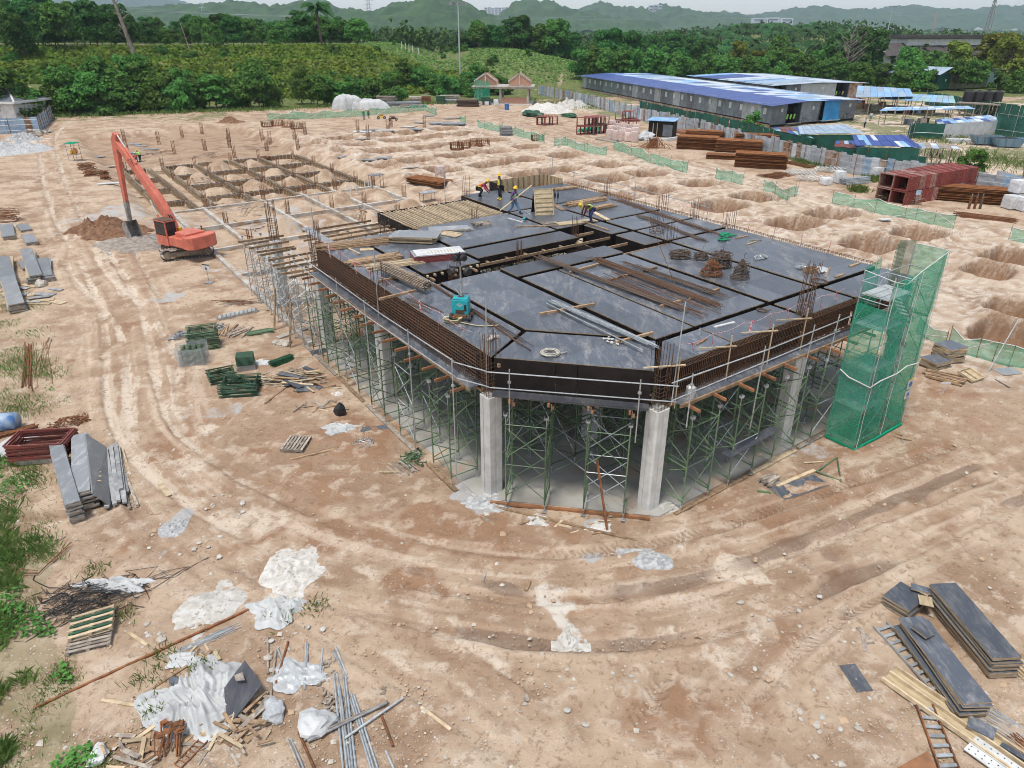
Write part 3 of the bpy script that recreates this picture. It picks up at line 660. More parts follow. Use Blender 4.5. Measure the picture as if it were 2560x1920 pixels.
# --- sole timbers and scaffold frames
scf=MB()
HS=1.72
def frame_mesh(w,mtl):
 mb=MB()
 for y in(-w/2,w/2):mb.tube((0,y,0),(0,y,HS),.03,5)
 for z in(.12,HS-.08):mb.tube((0,-w/2,z),(0,w/2,z),.025,5)
 mb.tube((0,-w/2,.15),(0,w/2,HS*.52),.021,4);mb.tube((0,w/2,HS*.52),(0,-w/2,HS-.1),.021,4)
 return mb.mesh('frame',[mtl])
def brace_mesh(l,mtl):
 mb=MB();mb.tube((-l/2,0,.25),(l/2,0,HS-.2),.02,4);mb.tube((-l/2,.03,HS-.2),(l/2,.03,.25),.02,4);mb.tube((-l/2,0,HS-.05),(l/2,0,HS-.05),.017,4);return mb.mesh('cross_brace',[mtl])
def jack_mesh(base):
 mb=MB()
 if base:mb.tube((0,0,0),(0,0,.42),.017,5);mb.box((0,0,.01),(.15,.15,.02));mb.tube((0,0,.26),(0,0,.31),.045,6)
 else:
  mb.tube((0,0,0),(0,0,.42),.017,5);mb.box((0,0,.42),(.16,.12,.015));mb.box((-.07,0,.47),(.015,.12,.1));mb.box((.07,0,.47),(.015,.12,.1))
 return mb.mesh('base_jack' if base else 'head_jack',['galv'])
WF,LB_=1.22,1.5
FM={k:frame_mesh(WF,k)for k in('green_steel','galv')};BM={k:brace_mesh(LB_,k)for k in('green_steel','galv')}
JB,JH=jack_mesh(True),jack_mesh(False)
def tower(mt,mt2='galv'):
 t=thing('scaffold_tower','x','scaffolding',(0,0,0),0,'shoring towers under the deck')
 for tier in range(2):
  for s in(-1,1):
   link('frame',FM[mt],t,(s*LB_/2,0,.3+tier*HS));link('cross_brace',BM[mt2 if(tier+s)%3 else mt],t,(0,s*WF/2,.3+tier*HS))
 for sx in(-1,1):
  for sy in(-1,1):
   link('base_jack',JB,t,(sx*LB_/2,sy*WF/2,0));link('head_jack',JH,t,(sx*LB_/2,sy*WF/2,.3+2*HS-.1))
 return t
TG=tower('green_steel','green_steel');TW=tower('green_steel','galv');TGv=tower('galv','galv')
first={id(TG):1,id(TW):1,id(TGv):1}
def put(proto,a,b,rot,label,dz=0.0):
 p=AB(a,b,dz+.035)
 if first.get(id(proto)):first[id(proto)]=0;proto.location=p;proto.rotation_euler=(0,0,rot);proto['label']=label;return proto
 return copy_tree(proto,p,rot,label)
ORD=['first','second','third','fourth','fifth','sixth','seventh','eighth']
k=0
for b in(6.35,9.5,12.6,15.65,18.3,20.6):put(TW if k%2 else TG,-.62,b,TV,'green shoring frame tower, %s from the chamfered corner along the mesh-reinforced side'%ORD[k]);k+=1
k=0
for a in(5.95,8.7,11.55,14.3):put(TW if k%2 else TG,a,-.42,TU,'green shoring frame tower, %s from the chamfered corner along the side towards the netted tower'%ORD[k]);k+=1
ch=math.atan2(AB(4.12,0)[1]-AB(0,4.33)[1],AB(4.12,0)[0]-AB(0,4.33)[0])
put(TG,.75,3.0,ch,'green shoring frame tower under the chamfer panel, beside the column at its left end');put(TW,2.9,.85,ch,'green shoring frame tower under the chamfer panel with a rusty bar leaning on it')
for a in(1.9,4.6,7.4,10.2,12.0,15.4,18.4,20.6):
 for b in(3.2,6.2,9.2,12.2,15.2,18.2,20.8):
  if a+b<7.0:continue
  put(TG if(a*7+b*3)%2<1.4 else TW,a,b,TU if(a+b)%2<1 else TV,'shaded green shoring tower, %s row in from the mesh side, %s back'%(ORD[(1.9,4.6,7.4,10.2,12.0,15.4,18.4,20.6).index(a)],ORD[(3.2,6.2,9.2,12.2,15.2,18.2,20.8).index(b)]))
for a in(3.3,6.0,8.8,11.2,13.8):
 for b in(1.7,4.7,7.7,10.7):
  if 5.4<a+b<16:put(TW if(a*3+b)%2<1 else TG,a,b,TV if(a+b)%2<1 else TU,'shaded green shoring tower between rows %s from the mesh side, %s back'%(ORD[(3.3,6.0,8.8,11.2,13.8).index(a)],ORD[(1.7,4.7,7.7,10.7).index(b)]))
lp=thing('lacing_pipes','long green lacing pipes tying the shoring towers together','pipes',AB(8,8),0,None,True)
for k in range(9):
 for z in(1.15,2.0,3.6):
  b=2.5+k*2.1+z*.2;MB().tube(AB(.2 if b>4.5 else 4.6-b,b,z),AB(21,b,z),.022,5).build('pipe','green_steel',lp);MB().tube(AB(b,.2 if b>4.5 else 4.6-b,z+.1),AB(b,21,z+.1),.022,5).build('pipe','green_steel' if k%2 else 'galv',lp)
k=0
for a,b in((-.7,23.6),(-.7,25.8),(-.7,28.2),(-.7,30.6),(-.7,32.6)):put(TGv,a,b,TV,'galvanised shoring frame tower, %s beyond the end of the deck, under loose bearers'%ORD[k]);k+=1
k=0
for a,b in((1.8,23.6),(1.9,26.6),(4.2,23.8),(4.4,26.4)):put(TGv if k%2 else TW,a,b,TV,'shoring frame tower, %s in the open bay of bare bearers'%ORD[k],.9);k+=1
for a in(7,9.5,12):put(TGv,a,25,TU,'galvanised shoring frame tower under the bare joists',.9)
for a in(15,19.5):put(TG,a,25,TU,'green shoring frame tower under the far corner of the deck',.9)
def sole(p,q,wd,h,mt,label):
 mb=MB();mb.bar((p[0],p[1],h/2+.005),(q[0],q[1],h/2+.005),wd,h);one('sole_timber',mb,mt,label,'timber','sole timbers under the scaffold feet')
sole(AB(-1.25,5.2),AB(-1.25,7.6),.2,.06,'timber','brown sole plank under the scaffold feet nearest the chamfer');sole(AB(-1.25,8.4),AB(-1.25,14.0),.2,.06,'old_timber','pale grey sole plank under the scaffold along the mesh side');sole(AB(-1.25,14.4),AB(-1.25,17.8),.2,.06,'timber','brown sole plank halfway along the mesh side');sole(AB(-1.25,18),AB(-1.25,23),.2,.06,'old_timber','far sole plank along the mesh side')
sole(AB(-.55,3.75),AB(3.9,-.65),.13,.1,'orange_timber','long rusty brown sole beam in front of the chamfer');sole(AB(4.9,-1.02),AB(9.2,-1.02),.16,.06,'timber','brown sole plank right of the chamfer column');sole(AB(9.6,-1.02),AB(12.6,-1.02),.2,.08,'pale_timber','pale sole plank towards the netted tower');sole(AB(12.9,-.95),AB(14.9,-.95),.2,.06,'old_timber','grey sole plank touching the netted tower')
# --- guard rails
def rail(name,label,pts,posts,r=.024,mt='galv',pz=(4.3,5.95)):
 t=thing(name,label,'guard rail',pts[0][0],0,'pipe guard rails of the deck',True)
 for pl in pts:
  for i in range(len(pl)-1):mb=MB();mb.tube(pl[i],pl[i+1],r,6);mb.build('rail_pipe',mt,t)
 for q2 in posts:mb=MB();mb.tube(q2[0],q2[1],r,6);mb.box(((q2[0][0]*.2+q2[1][0]*.8),(q2[0][1]*.2+q2[1][1]*.8),(q2[0][2]*.2+q2[1][2]*.8)),(.09,.09,.09),TU);mb.build('post',mt,t)
rail('guard_rail','two-pipe galvanised guard rail along the mesh-reinforced deck edge',[[AB(-1.3,22.9,5.72),AB(-1.28,16.9,5.72),AB(-1.25,11,5.66),AB(-1.2,5.1,5.78)],[AB(-1.3,22.6,5.12),AB(-1.25,13,5.02),AB(-1.2,5.0,5.18)]],
[(AB(-1.27,b,.4),AB(-1.27,b,z))for b,z in((5.1,5.9),(8.65,5.85),(13.0,5.75),(16.3,5.9),(20.2,6.2))])
rail('guard_rail','two-pipe galvanised guard rail across the chamfered corner',[[AB(-1.2,5.2,5.72),AB(-.55,3.9,5.66)],[AB(-.55,4.0,5.60),AB(4.35,-.95,5.62)],[AB(-1.2,5.1,5.12),AB(-.5,3.8,5.06)],[AB(-.5,3.85,5.02),AB(4.3,-.98,5.04)]],
[(AB(-.1,3.05,3.4),AB(-.1,3.05,5.95)),(AB(3.2,-.2,3.4),AB(3.2,-.2,5.9))])
rail('guard_rail','two-pipe galvanised guard rail along the deck edge towards the netted tower',[[AB(3.9,-1,5.9),AB(9.2,-1,5.75),AB(14.9,-1,5.81)],[AB(4.0,-1,5.2),AB(14.2,-1,5.3)]],
[(AB(a,-1.0,z0),AB(a+dx,-1.0,z))for a,dx,z,z0 in((4.95,0,5.95,3.8),(8.9,.1,5.95,2.4),(11.9,.25,6.05,2.2),(13.6,.3,6.1,2.6))])
rail('guard_rail','thin pipe guard rail along the far deck edge on the pit side',[[AB(22.5,27.5,6.75),AB(22.5,20,6.7),AB(22.5,13.5,6.6)],[AB(22.5,27,6.3),AB(22.5,19,6.3)]],[(AB(22.5,b,5),AB(22.5,b,7.2))for b in(27,23.4,20.2,17,13.6)],.02)
for k,(a,b,z0,z1,da,db,lb)in enumerate([(-.15,4.5,4.6,8.0,.1,.1,'slanting galvanised pole standing up from the left chamfer column'),(4.75,-.35,4.5,8.2,.55,.35,'leaning galvanised pole standing up from the right chamfer column'),(-.45,13.4,4.6,7.9,.05,0,'thin upright pole beside the roll of timber on the mesh side'),(.1,22.7,2,7.9,0,0,'tall galvanised pole at the far corner of the mesh side'),(22.7,30,5,7.6,0,0,'upright pole at the far corner beside the timber upstand'),(12.4,29.5,5,7.8,0,0,'upright pole behind the workers at the far deck edge')]):
 mb=MB();mb.tube(AB(a,b,z0),AB(a+da,b+db,z1),.024,6);one('scaffold_pole',mb,'galv',lb,'pole','poles standing up from the deck edge')
 # thin timber cross stays along the right edge
for k,a in enumerate((4.95,7.75,10.3,12.55)):
 t=thing('timber_stay','slim timber cross stay, %s from the chamfered corner'%ORD[k],'timber',AB(a,-.3,4.4),0,'timber stays on the deck edge',True)
 mb=MB();mb.bar(AB(a,-.34,4.3),AB(a,-.34,6.3+.15*(k%2)),.06,.04);mb.build('upright','pale_timber',t)
 mb=MB();mb.bar(AB(a-1.2,.25,6.02),AB(a+.2,-.45,6.02),.06,.04);mb.build('cross_batten','pale_timber',t)
mat('tape',(.62,.52,.52),(.55,.06,.06),14,.6,rnd=0,edge=(.48,.52))
for along,s0,s1,lb in(('b',5.5,21,'red and white warning tape hung along the mesh-reinforced edge'),('a',5.5,16,'red and white warning tape hung along the edge by the netted tower'),('c',4,20,'red and white warning tape hung along the pit side edge')):
 P_=(lambda s,z:AB(-.1,s,z))if along=='b' else(lambda s,z:AB(s,.15,z))if along=='a' else(lambda s,z:AB(22.4,s,z));t=thing('warning_tape',lb,'tape',P_(s0,6),0,'warning tapes',True);mb=MB();mb.path([P_(s0+(s1-s0)*k/24,6.5-.12*abs(math.sin(k*.78)))for k in range(25)],.008,3);mb.build('line','tape',t)
 for k in range(9):s=s0+(s1-s0)*(k+.5)/9;mb=MB();mb.bar(P_(s,6.45),P_(s+_q.uniform(-.2,.2),6.45-_q.uniform(.4,.8)),.06,.008);mb.build('tail','tape',t)
 # ---------------------------------------------------------------- helpers for stored material
def netmat(n,c,alpha):
 m,nt,p=newmat(n);out=nt.nodes['Material Output']
 d=nd(nt,'BsdfDiffuse');d.inputs[0].default_value=c+(1,);tl=nd(nt,'BsdfTranslucent');tl.inputs[0].default_value=c+(1,);tr=nd(nt,'BsdfTransparent')
 a1=nt.nodes.new('ShaderNodeMixShader');a1.inputs[0].default_value=.4;lk(nt,d.outputs[0],a1.inputs[1]);lk(nt,tl.outputs[0],a1.inputs[2])
 a2=nt.nodes.new('ShaderNodeMixShader');g=nd(nt,'NewGeometry');nz=noise(nt,g.outputs['Position'],2.5,4)
 lk(nt,mth(nt,'ADD',mth(nt,'MULTIPLY',nz,.3),alpha-.15),a2.inputs[0]);lk(nt,tr.outputs[0],a2.inputs[1]);lk(nt,a1.outputs[0],a2.inputs[2]);lk(nt,a2.outputs[0],out.inputs[0])
netmat('net',(.055,.48,.29),.54);netmat('net_old',(.22,.27,.19),.6);netmat('net_thick',(.03,.40,.23),.9);netmat('wrap',(.62,.63,.63),.45)
def sticks(name,label,cat,P,Q,n,spread,w,h,mt,group=None,rows=3,jit=.04,z=None,part='batten',lenj=.15,rot=.03,tub=False,seed=0):
 """n sticks lying from P to Q (centre line, world, resting height P.z), spread sideways, in rows"""
 rg=random.Random(seed+n+int(abs(P[0])*10));P=Vector(P);Q=Vector(Q);d=Q-P;L=d.length;ax=math.atan2(d.y,d.x)
 t=thing(name,label,cat,tuple((P+Q)/2),ax,group);per=max(1,math.ceil(n/rows));pitch=-math.atan2(d.z,math.hypot(d.x,d.y))
 mes=[]
 for k in range(3):
  mb=MB();l2=L*(1-lenj*k/2)
  mb.tube((-l2/2,0,0),(l2/2,0,0),w/2,6)if tub else mb.box((0,0,0),(l2,w,h))
  mes.append(mb.mesh(part,[mt]))
 for k in range(n):
  r,c=divmod(k,per);cw=per-r*.6
  y=((c+.5)/per-.5)*spread*(1-.12*r)+rg.uniform(-jit,jit)*.5
  link(part,mes[rg.randrange(3)],t,(rg.uniform(-1,1)*L*lenj*.5,y,h*(r+.5)+rg.uniform(0,.012)),(rg.uniform(-.1,.1),pitch+rg.uniform(-.008,.008),rg.uniform(-rot,rot)))
 return t
def sheets(name,label,cat,c,L,W,rz,n,t_,mts,group=None,jx=.03,jr=.02,part='sheet',seed=0,first=None):
 rg=random.Random(seed+n+int(abs(c[0])*7));t=thing(name,label,cat,c,rz,group);mes=[MB().box((0,0,0),(L,W,t_*.96),0,1,top=0).mesh(part,mts if isinstance(mts,list)else[mts,mts])]
 if isinstance(mts,list)and len(mts)==3:mes.append(MB().box((0,0,0),(L*.98,W*.97,t_*.96),0,1,top=0).mesh(part,[mts[2],mts[1]]))
 for k in range(n):
  o=link(part,mes[0 if k==n-1 or len(mes)==1 else rg.randrange(len(mes))],t,(rg.uniform(-jx,jx),rg.uniform(-jx,jx),t_*(k+.5)),(0,0,rg.uniform(-jr,jr)))
 if first:
  mb=MB();mb.box((0,0,t_*(n+.5)),(L,W,t_*.9),0,0);mb.build(part,first,t)
 return t
def D(u,v,dz=0.0):return at(u,v,ZD+.006+dz)
def bent(mb,c,rx,ry,z,rg,n=14,r=.012):
 pts=[];ph=rg.uniform(0,6.28);s=rg.uniform(.6,1)
 for k in range(n+1):q2=ph+k/n*6.28*.93;pts.append((c[0]+rx*s*math.cos(q2)*(1+.12*math.sin(3*q2+ph)),c[1]+ry*s*math.sin(q2)*(1+.1*math.cos(2*q2)),z+.02*math.sin(5*q2)))
 mb.path(pts,r,4)
 # ---------------------------------------------------------------- things on the deck
sticks('batten_bundle','long loose bundle of reddish brown battens on the far left of the deck','timber',D(795,622),D(975,603),46,1.3,.07,.05,'timber','timber stacks on the deck',4,.1,rot=.06)
sticks('batten_bundle','fan of weathered battens next to the red-edged plywood stack','timber',D(870,662),D(1000,642),30,1.2,.08,.05,'timber','timber stacks on the deck',3,.1,rot=.06)
sticks('batten_bundle','pale slim battens lying just in front of the red-edged plywood stack','timber',D(915,672),D(1058,652),26,1.0,.07,.045,'pale_timber','timber stacks on the deck',3,.1,rot=.05)
sheets('plywood_stack','slumped stack of grey film-faced plywood with timber strips between','plywood',D(1040,600),2.5,1.5,R(-6),7,.055,['grey_ply','ply_edge','ply_back'],'plywood stacks on the deck',.14,.05)
t=sheets('plywood_stack','plywood stack with dark red edges and a white sheet on top','plywood',D(1095,645),2.7,1.25,R(18),13,.026,['grey_ply','red_edge']if mat('red_edge',(.24,.035,.03),(.16,.03,.025),4,.6)else None,'plywood stacks on the deck',.008,.004)
mb=MB();mb.box((.05,.02,.36),(2.5,1.15,.02));mb.build('top_sheet','white_paint',t)
for k in range(9):mb=MB();mb.box((-.5+k*.17,-.1,.372),(.05,.5,.004));mb.build('slot','ply_back',t)
# roll of battens tied with wire
p0,p1=Vector(D(958,683)),Vector(D(1072,735));t=thing('batten_roll','tight round bundle of split battens tied with wire, resting on two timbers','timber',tuple((p0+p1)/2),math.atan2(p1.y-p0.y,p1.x-p0.x),'timber stacks on the deck');L=(p1-p0).length
me=MB().box((0,0,0),(L,.05,.035)).mesh('batten',['old_timber']);me2=MB().box((0,0,0),(L*.97,.045,.04)).mesh('batten',['timber'])
for rr,n in((.05,4),(.11,9),(.17,15),(.22,22)):
 for k in range(n):q2=k/n*6.28;link('batten',me if k%3 else me2,t,(U(-.06,.06),math.cos(q2)*rr*1.25,.36+math.sin(q2)*rr),(q2+U(-.3,.3),0,U(-.006,.006)))
for x in(-L*.3,L*.25):mb=MB();mb.path([(x,math.cos(q2/12*6.28)*.31,.36+math.sin(q2/12*6.28)*.26)for q2 in range(13)],.008,4);mb.build('tie_wire','dark_rebar',t)
for u0,v0,u1,v1,lb in((948,748,1040,726,'square timber under the near end of the round batten bundle'),(946,703,1040,684,'square timber under the far end of the round batten bundle'),(1349,785,1486,760,'square timber under the far end of the galvanised pipes'),(1540,856,1632,832,'square timber under the near end of the galvanised pipes'),(1424,681,1496,660,'timber skid under the long rebar, third from the tower light'),(1605,678,1642,668,'short timber skid under the middle rebar'),(1650,766,1706,751,'timber skid at the near end of the long rebar'),(1770,732,1798,722,'timber skid poking out at the right end of the rebar'),(1520,701,1582,684,'timber skid under the centre of the rebar'),(1723,748,1745,742,'stub of timber under the near end of the rebar')):
 mb=MB();mb.bar(D(u0,v0,.05),D(u1,v1,.05),.1,.1);one('timber_skid',mb,'timber',lb,'timber','skids on the deck')
 # galvanised pipes
t=thing('pipe_bundle','bundle of long galvanised scaffold pipes across the front of the deck','pipes',D(1500,810,.1),0,'pipe bundles',True)
for k,(u0,v0,u1,v1)in enumerate([(1372,752,1640,868),(1378,750,1646,866),(1384,751,1640,862),(1390,752,1632,858),(1378,756,1620,862),(1366,758,1608,876),(1370,760,1600,872),(1390,758,1650,872),(1400,760,1586,845)]):
 mb=MB();dz=.125+.045*(k%2);mb.tube(D(u0,v0,dz),D(u1,v1,dz),.026,7);mb.build('pipe','galv',t)
 # rebar lengths
def rebars(label,ends,n,spread,r,mt,zz=.11,seed=1,rows=2):
 rg=random.Random(seed);P,Q=Vector(D(*ends[0],zz)),Vector(D(*ends[1],zz));t=thing('rebar_bundle',label,'rebar',tuple(P),0,'rebar lengths on the deck',True);sd_=(Q-P).cross(Vector((0,0,1))).normalized()
 for k in range(n):
  a=sd_*rg.uniform(-spread,spread);b=sd_*rg.uniform(-spread,spread)*.8+a*.3;e=(Q-P).normalized()*rg.uniform(-.6,.5);h=rg.randrange(rows)*2*r
  p,q2=P+a+e,Q+b+e;mb=MB();mb.path([p+Vector((0,0,h)),(p*2+q2)/3+Vector((0,0,h+.01))+sd_*rg.uniform(-.04,.04),(p+q2*2)/3+Vector((0,0,h))+sd_*rg.uniform(-.04,.04),q2+Vector((0,0,h))],r,4);mb.build('bar',mt,t)
rebars('long dark bundle of rebar running from the open shaft to the near edge',((1358,646),(1700,770)),26,.22,.015,'dark_rebar',seed=2)
rebars('rusty rebar bundle in the middle of the deck',((1490,648),(1790,762)),30,.3,.015,'rebar',seed=3)
rebars('dark rebar bundle beside the stirrup heaps',((1572,660),(1800,738)),20,.25,.015,'dark_rebar',seed=4)
rebars('scattered rebar lengths between the rusty and the dark bundle',((1530,690),(1760,785)),14,.6,.014,'rebar',seed=5)
rebars('grey rebar mats lying on the back of the deck',((1605,541),(1760,600)),18,.3,.014,'dark_rebar',.03,seed=6)
rebars('thin rebar along the pit side edge of the deck',((1540,498),(1790,585)),10,.35,.014,'rebar',.02,seed=7)
rebars('brown thick rebar twist passing the teal tower light',((1075,706),(1312,868)),6,.05,.016,'rebar',.02,seed=8)
rebars('five thin dark rebars parallel to the brown twist by the tower light',((1090,715),(1318,856)),5,.12,.011,'dark_rebar',.02,seed=9)
for k,(p,q2,lb)in enumerate([((1018,756),(1066,778),'left of three short dark rod bundles near the tower light'),((1030,752),(1072,772),'middle of three short dark rod bundles near the tower light'),((1048,754),(1094,774),'right of three short dark rod bundles near the tower light')]):rebars(lb,(p,q2),7,.05,.011,'dark_rebar',.015,seed=20+k)
mb=MB();mb.tube(D(1650,575,.0),atD(1650,573,D(1650,575)[1]),.01,4);mb=MB();mb.tube(D(1692,722),(D(1692,722)[0]-1.0,D(1692,722)[1]+2.6,8.4),.016,5);one('leaning_bar',mb,'rebar','thin rusty bar leaning up at a slant over the long rebar','rebar')
# stirrup heaps
def heap(u,v,rx,ry,hgt_,n,mt,label,cone=0.,seed=0,r=.012):
 rg=random.Random(seed);c=D(u,v);t=thing('stirrup_heap',label,'stirrups',c,0,'heaps of bent stirrups on the deck')
 for k in range(n):
  f=k/n;mb=MB();bent(mb,(rg.uniform(-.05,.05)*rx,rg.uniform(-.05,.05)*ry,0),rx*(1-cone*f),ry*(1-cone*f),.02+hgt_*f,rg,12,r);o=mb.build('stirrup',mt,t)
  o.rotation_euler=(rg.uniform(-.12,.12)*(1+cone*2),rg.uniform(-.12,.12)*(1+cone*2),0)
 if cone:
  for k in range(26):q2=rg.uniform(0,6.28);mb=MB();mb.tube((rx*.9*math.cos(q2),ry*.9*math.sin(q2),.05),(rx*.1*math.cos(q2),ry*.1*math.sin(q2),hgt_+.12),r,4);mb.build('stirrup',mt,t)
 mb=MB();mb.path([(.05,0,hgt_*.8),(.05,0,hgt_+.35),(.1,0,hgt_+.42),(.16,0,hgt_+.36)],.01,4);mb.build('lifting_hook','dark_rebar',t)
heap(1700,646,.62,.34,.42,24,'dark_rebar','crossed bundle of dark stirrups, first of the heaps from the rebar',0,1)
heap(1752,648,.42,.34,.3,18,'dark_rebar','small low heap of grey brown stirrups between two bigger ones',0,2)
heap(1800,668,.6,.45,.78,38,'dark_rebar','tallest stack of grey brown stirrups',.1,3)
heap(1778,688,.62,.5,.7,30,'rust','cone of rust orange stirrups in front of the tallest stack',.55,4)
heap(1850,697,.48,.4,.85,28,'dark_rebar','slumped heap of dark stirrups apart on the right',.5,5)
# small clutter
mat('green_rope',(.01,.30,.14),(.02,.2,.1),8,.8);mat('rope',(.55,.52,.44),(.4,.38,.32),8,.8)
def coil(u,v,r0,n,mt,label,name='rope_coil',thick=.025,dz=0.,flat=True,seed=0):
 rg=random.Random(seed);c=D(u,v,dz)if flat else gp(u,v);mb=MB()
 pts=[]
 for k in range(n*12):q2=k/12*6.28;rr=r0*(1+.18*math.sin(k*.37+seed));pts.append((math.cos(q2)*rr+.06*r0*math.sin(k*.21),math.sin(q2)*rr,thick+thick*1.6*(k/12)*.5))
 pts+=[(r0*1.5,.1*r0,thick),(r0*2.1,r0*.6,thick)]
 mb.path(pts,thick,5);one(name,mb,mt,label,'rope',None,True,c)
coil(1816,590,.3,5,'green_rope','larger heap of green rope by the pit side edge',seed=1);coil(1806,601,.22,4,'green_rope','smaller heap of green rope just nearer the stirrups',seed=2)
coil(1375,886,.3,5,'rope','coil of pale rope lying on the chamfer bay',seed=3);coil(1905,777,.2,4,'dark_rebar','small coil of dark tie wire near the front edge','wire_coil',.012,seed=4);coil(2008+40,705,.35,4,'dark_rebar','tangle of black cable beside the netted tower','cable_coil',.015,seed=5)
def scatter(u,v,rx,ry,n,mk,mt,name,label,cat,deckz=True,seed=0,hgt_=.08,group=None,part='piece'):
 rg=random.Random(seed+n);c=D(u,v)if deckz else gp(u,v);t=thing(name,label,cat,c,rg.uniform(0,3),group);mes=[mk(rg).mesh(part,[mt]if isinstance(mt,str)else mt)for _ in range(4)]
 for k in range(n):
  q2=rg.uniform(0,6.28);f=math.sqrt(rg.random());link(part,mes[rg.randrange(4)],t,(math.cos(q2)*rx*f,math.sin(q2)*ry*f,.015+hgt_*(1-f)*rg.random()),(rg.uniform(-.3,.3),rg.uniform(-.3,.3),rg.uniform(0,6.28)))
 return t
def clampm(rg):return MB().box((0,0,.02),(.11,.06,.05)).tube((-.06,0,.03),(.08,.02,.05),.014,5)
scatter(1902,645,.55,.3,60,clampm,'galv','clamp_heap','spread of galvanised couplers on the deck behind the stirrups','couplers',hgt_=.1);scatter(2003,671,.3,.25,40,clampm,'galv','clamp_heap','small pile of couplers beside the wooden box','couplers',seed=2,hgt_=.12)
c=D(2026,680);t=thing('wooden_box','open wooden box lying between couplers and a white sack','box',c,R(25));mb=MB();mb.box((0,0,.02),(.62,.42,.03));mb.build('base','pale_timber',t)
for s in(-1,1):MB().box((0,s*.2,.11),(.62,.03,.2)).build('side','timber',t);MB().box((s*.3,0,.11),(.03,.4,.2)).build('side','timber',t)
def crumple(label,c,rx,ry,rz_,mt='tarp_white',name='sack',cat='sack',seed=0,sub=3,k=.3):
 mb=MB();mb.blob((0,0,rz_*.4),(rx,ry,rz_),random.Random(seed),k,sub,0,.4);return one(name,mb,mt,label,cat,None,False,c,U(0,3))
crumple('crumpled white sack beside the wooden box on the deck',D(2052,678),.34,.42,.12,seed=5)
MISC=[(1222,850,.3,.15,.08,8,'brick','white and red brick pieces near the front left starter bars','brick_rubble','bricks'),(1455,545,1.,.0,.0,0,'','','','')]
scatter(1232,848,.25,.15,9,lambda rg:MB().box((0,0,.03),(.18,.09,.06)),'white_concrete','brick_rubble','small pile of broken blocks near the front left starter bars','rubble');scatter(1530,853,.5,.22,26,lambda rg:MB().blob((0,0,.02),(.06,.05,.03),rg,.3,1),'lime','mortar_crumbs','crumbs of white mortar beside the pipe ends','rubble',hgt_=.03)
def plank(name,label,p,q2,wd,th,mt,cat='plank',group=None,dz=0.):
 mb=MB();p=Vector(p);q2=Vector(q2);z=Vector((0,0,th/2+dz));mb.bar(p+z,q2+z,wd,th);return one(name,mb,mt,label,cat,group)
g_='loose boards on the deck'
for(u0,v0,u1,v1,wd,mt,lb)in[(1482,530,1521,551,.3,'pale_timber','pale board lying behind the bending worker'),(1290,567,1408,564,.12,'timber','long timber on the seam in front of the trestle board'),(1270,546,1307,557,.1,'white_paint','white batten near the small power saw'),(1462,556,1522,576,.1,'timber','slim timber across the black drop box'),(1310,527,1327,538,.05,'galv','short steel bar near the walking worker'),(1380,510,1408,526,.35,'timber','weathered boards by the foot of the trestle board'),(1840,596,1870,590,.09,'timber','short batten right of the green rope'),(1868,612,1890,605,.09,'pale_timber','pale stub of batten near the far deck edge'),(1873,602,1905,601,.05,'old_timber','thin grey stick near the far deck edge'),(2087,694,2110,686,.13,'timber','short plank by the gap behind the netted tower'),(2124,667,2148,658,.14,'timber','short plank at the very right corner of the deck'),(2064,694,2074,670,.08,'timber','upright lying batten beside the white sack'),(1742,863,1738+28,848,.08,'timber','stick near the water bottle'),(1786,819,1836,807,.12,'white_paint','two pale strips near the gap on the right front bay'),(900,636,872,622,.1,'pale_timber','short plank end below the far batten bundle'),(1004,560,1098,594,.09,'timber','slim timber sloping across the edge of the bare joists')]:plank('board',lb,D(u0,v0),D(u1,v1),wd,.05,mt,'board',g_)
sheets('plywood_offcut','small square of pale plywood below the far batten bundle','plywood',D(918,624),.7,.45,R(10),1,.02,['ply_back','ply_edge'])
sheets('ribbed_panel','pale ribbed plywood panel under the bending worker','plywood',D(1442,556),2.6,.75,R(22),1,.05,['ply_back','ply_edge'])
sheets('plywood_offcut','loose dark plywood strip with timber slats near the middle of the deck','plywood',D(1128,573),2.4,1.0,R(5),3,.03,['grey_ply','ply_edge','ply_back'],None,.2,.2)
sticks('timber_scraps','heap of short dark timber scraps on the far middle bay','timber',D(1180,563),D(1224,558),16,.7,.09,.05,'old_timber',None,3,.2,rot=.5)
sticks('timber_scraps','thin slats scattered behind the seam near the ribbed panel','timber',D(1352,558),D(1400,556),10,.5,.06,.02,'old_timber',None,1,.2,rot=.4)
sticks('slat_panel','slatted triangle of pale boards by the bare joists','timber',D(1082,578),D(1150,590),12,.9,.09,.03,'pale_timber',None,1,.05,rot=.05)
sticks('plank_stack','front stack of brown planks near the pit side','timber',D(1418,515),D(1512,498),18,.75,.16,.06,'timber','plank stacks at the back of the deck',3,.05)
sticks('plank_stack','second stack of brown planks just right of the first','timber',D(1470,528),D(1532,514),14,.6,.16,.06,'timber','plank stacks at the back of the deck',3,.05)
sticks('plank_stack','low stack of planks on the clean sheets by the timber upstand','timber',D(1381,476),D(1437,469),8,.6,.14,.05,'timber','plank stacks at the back of the deck',2,.05)
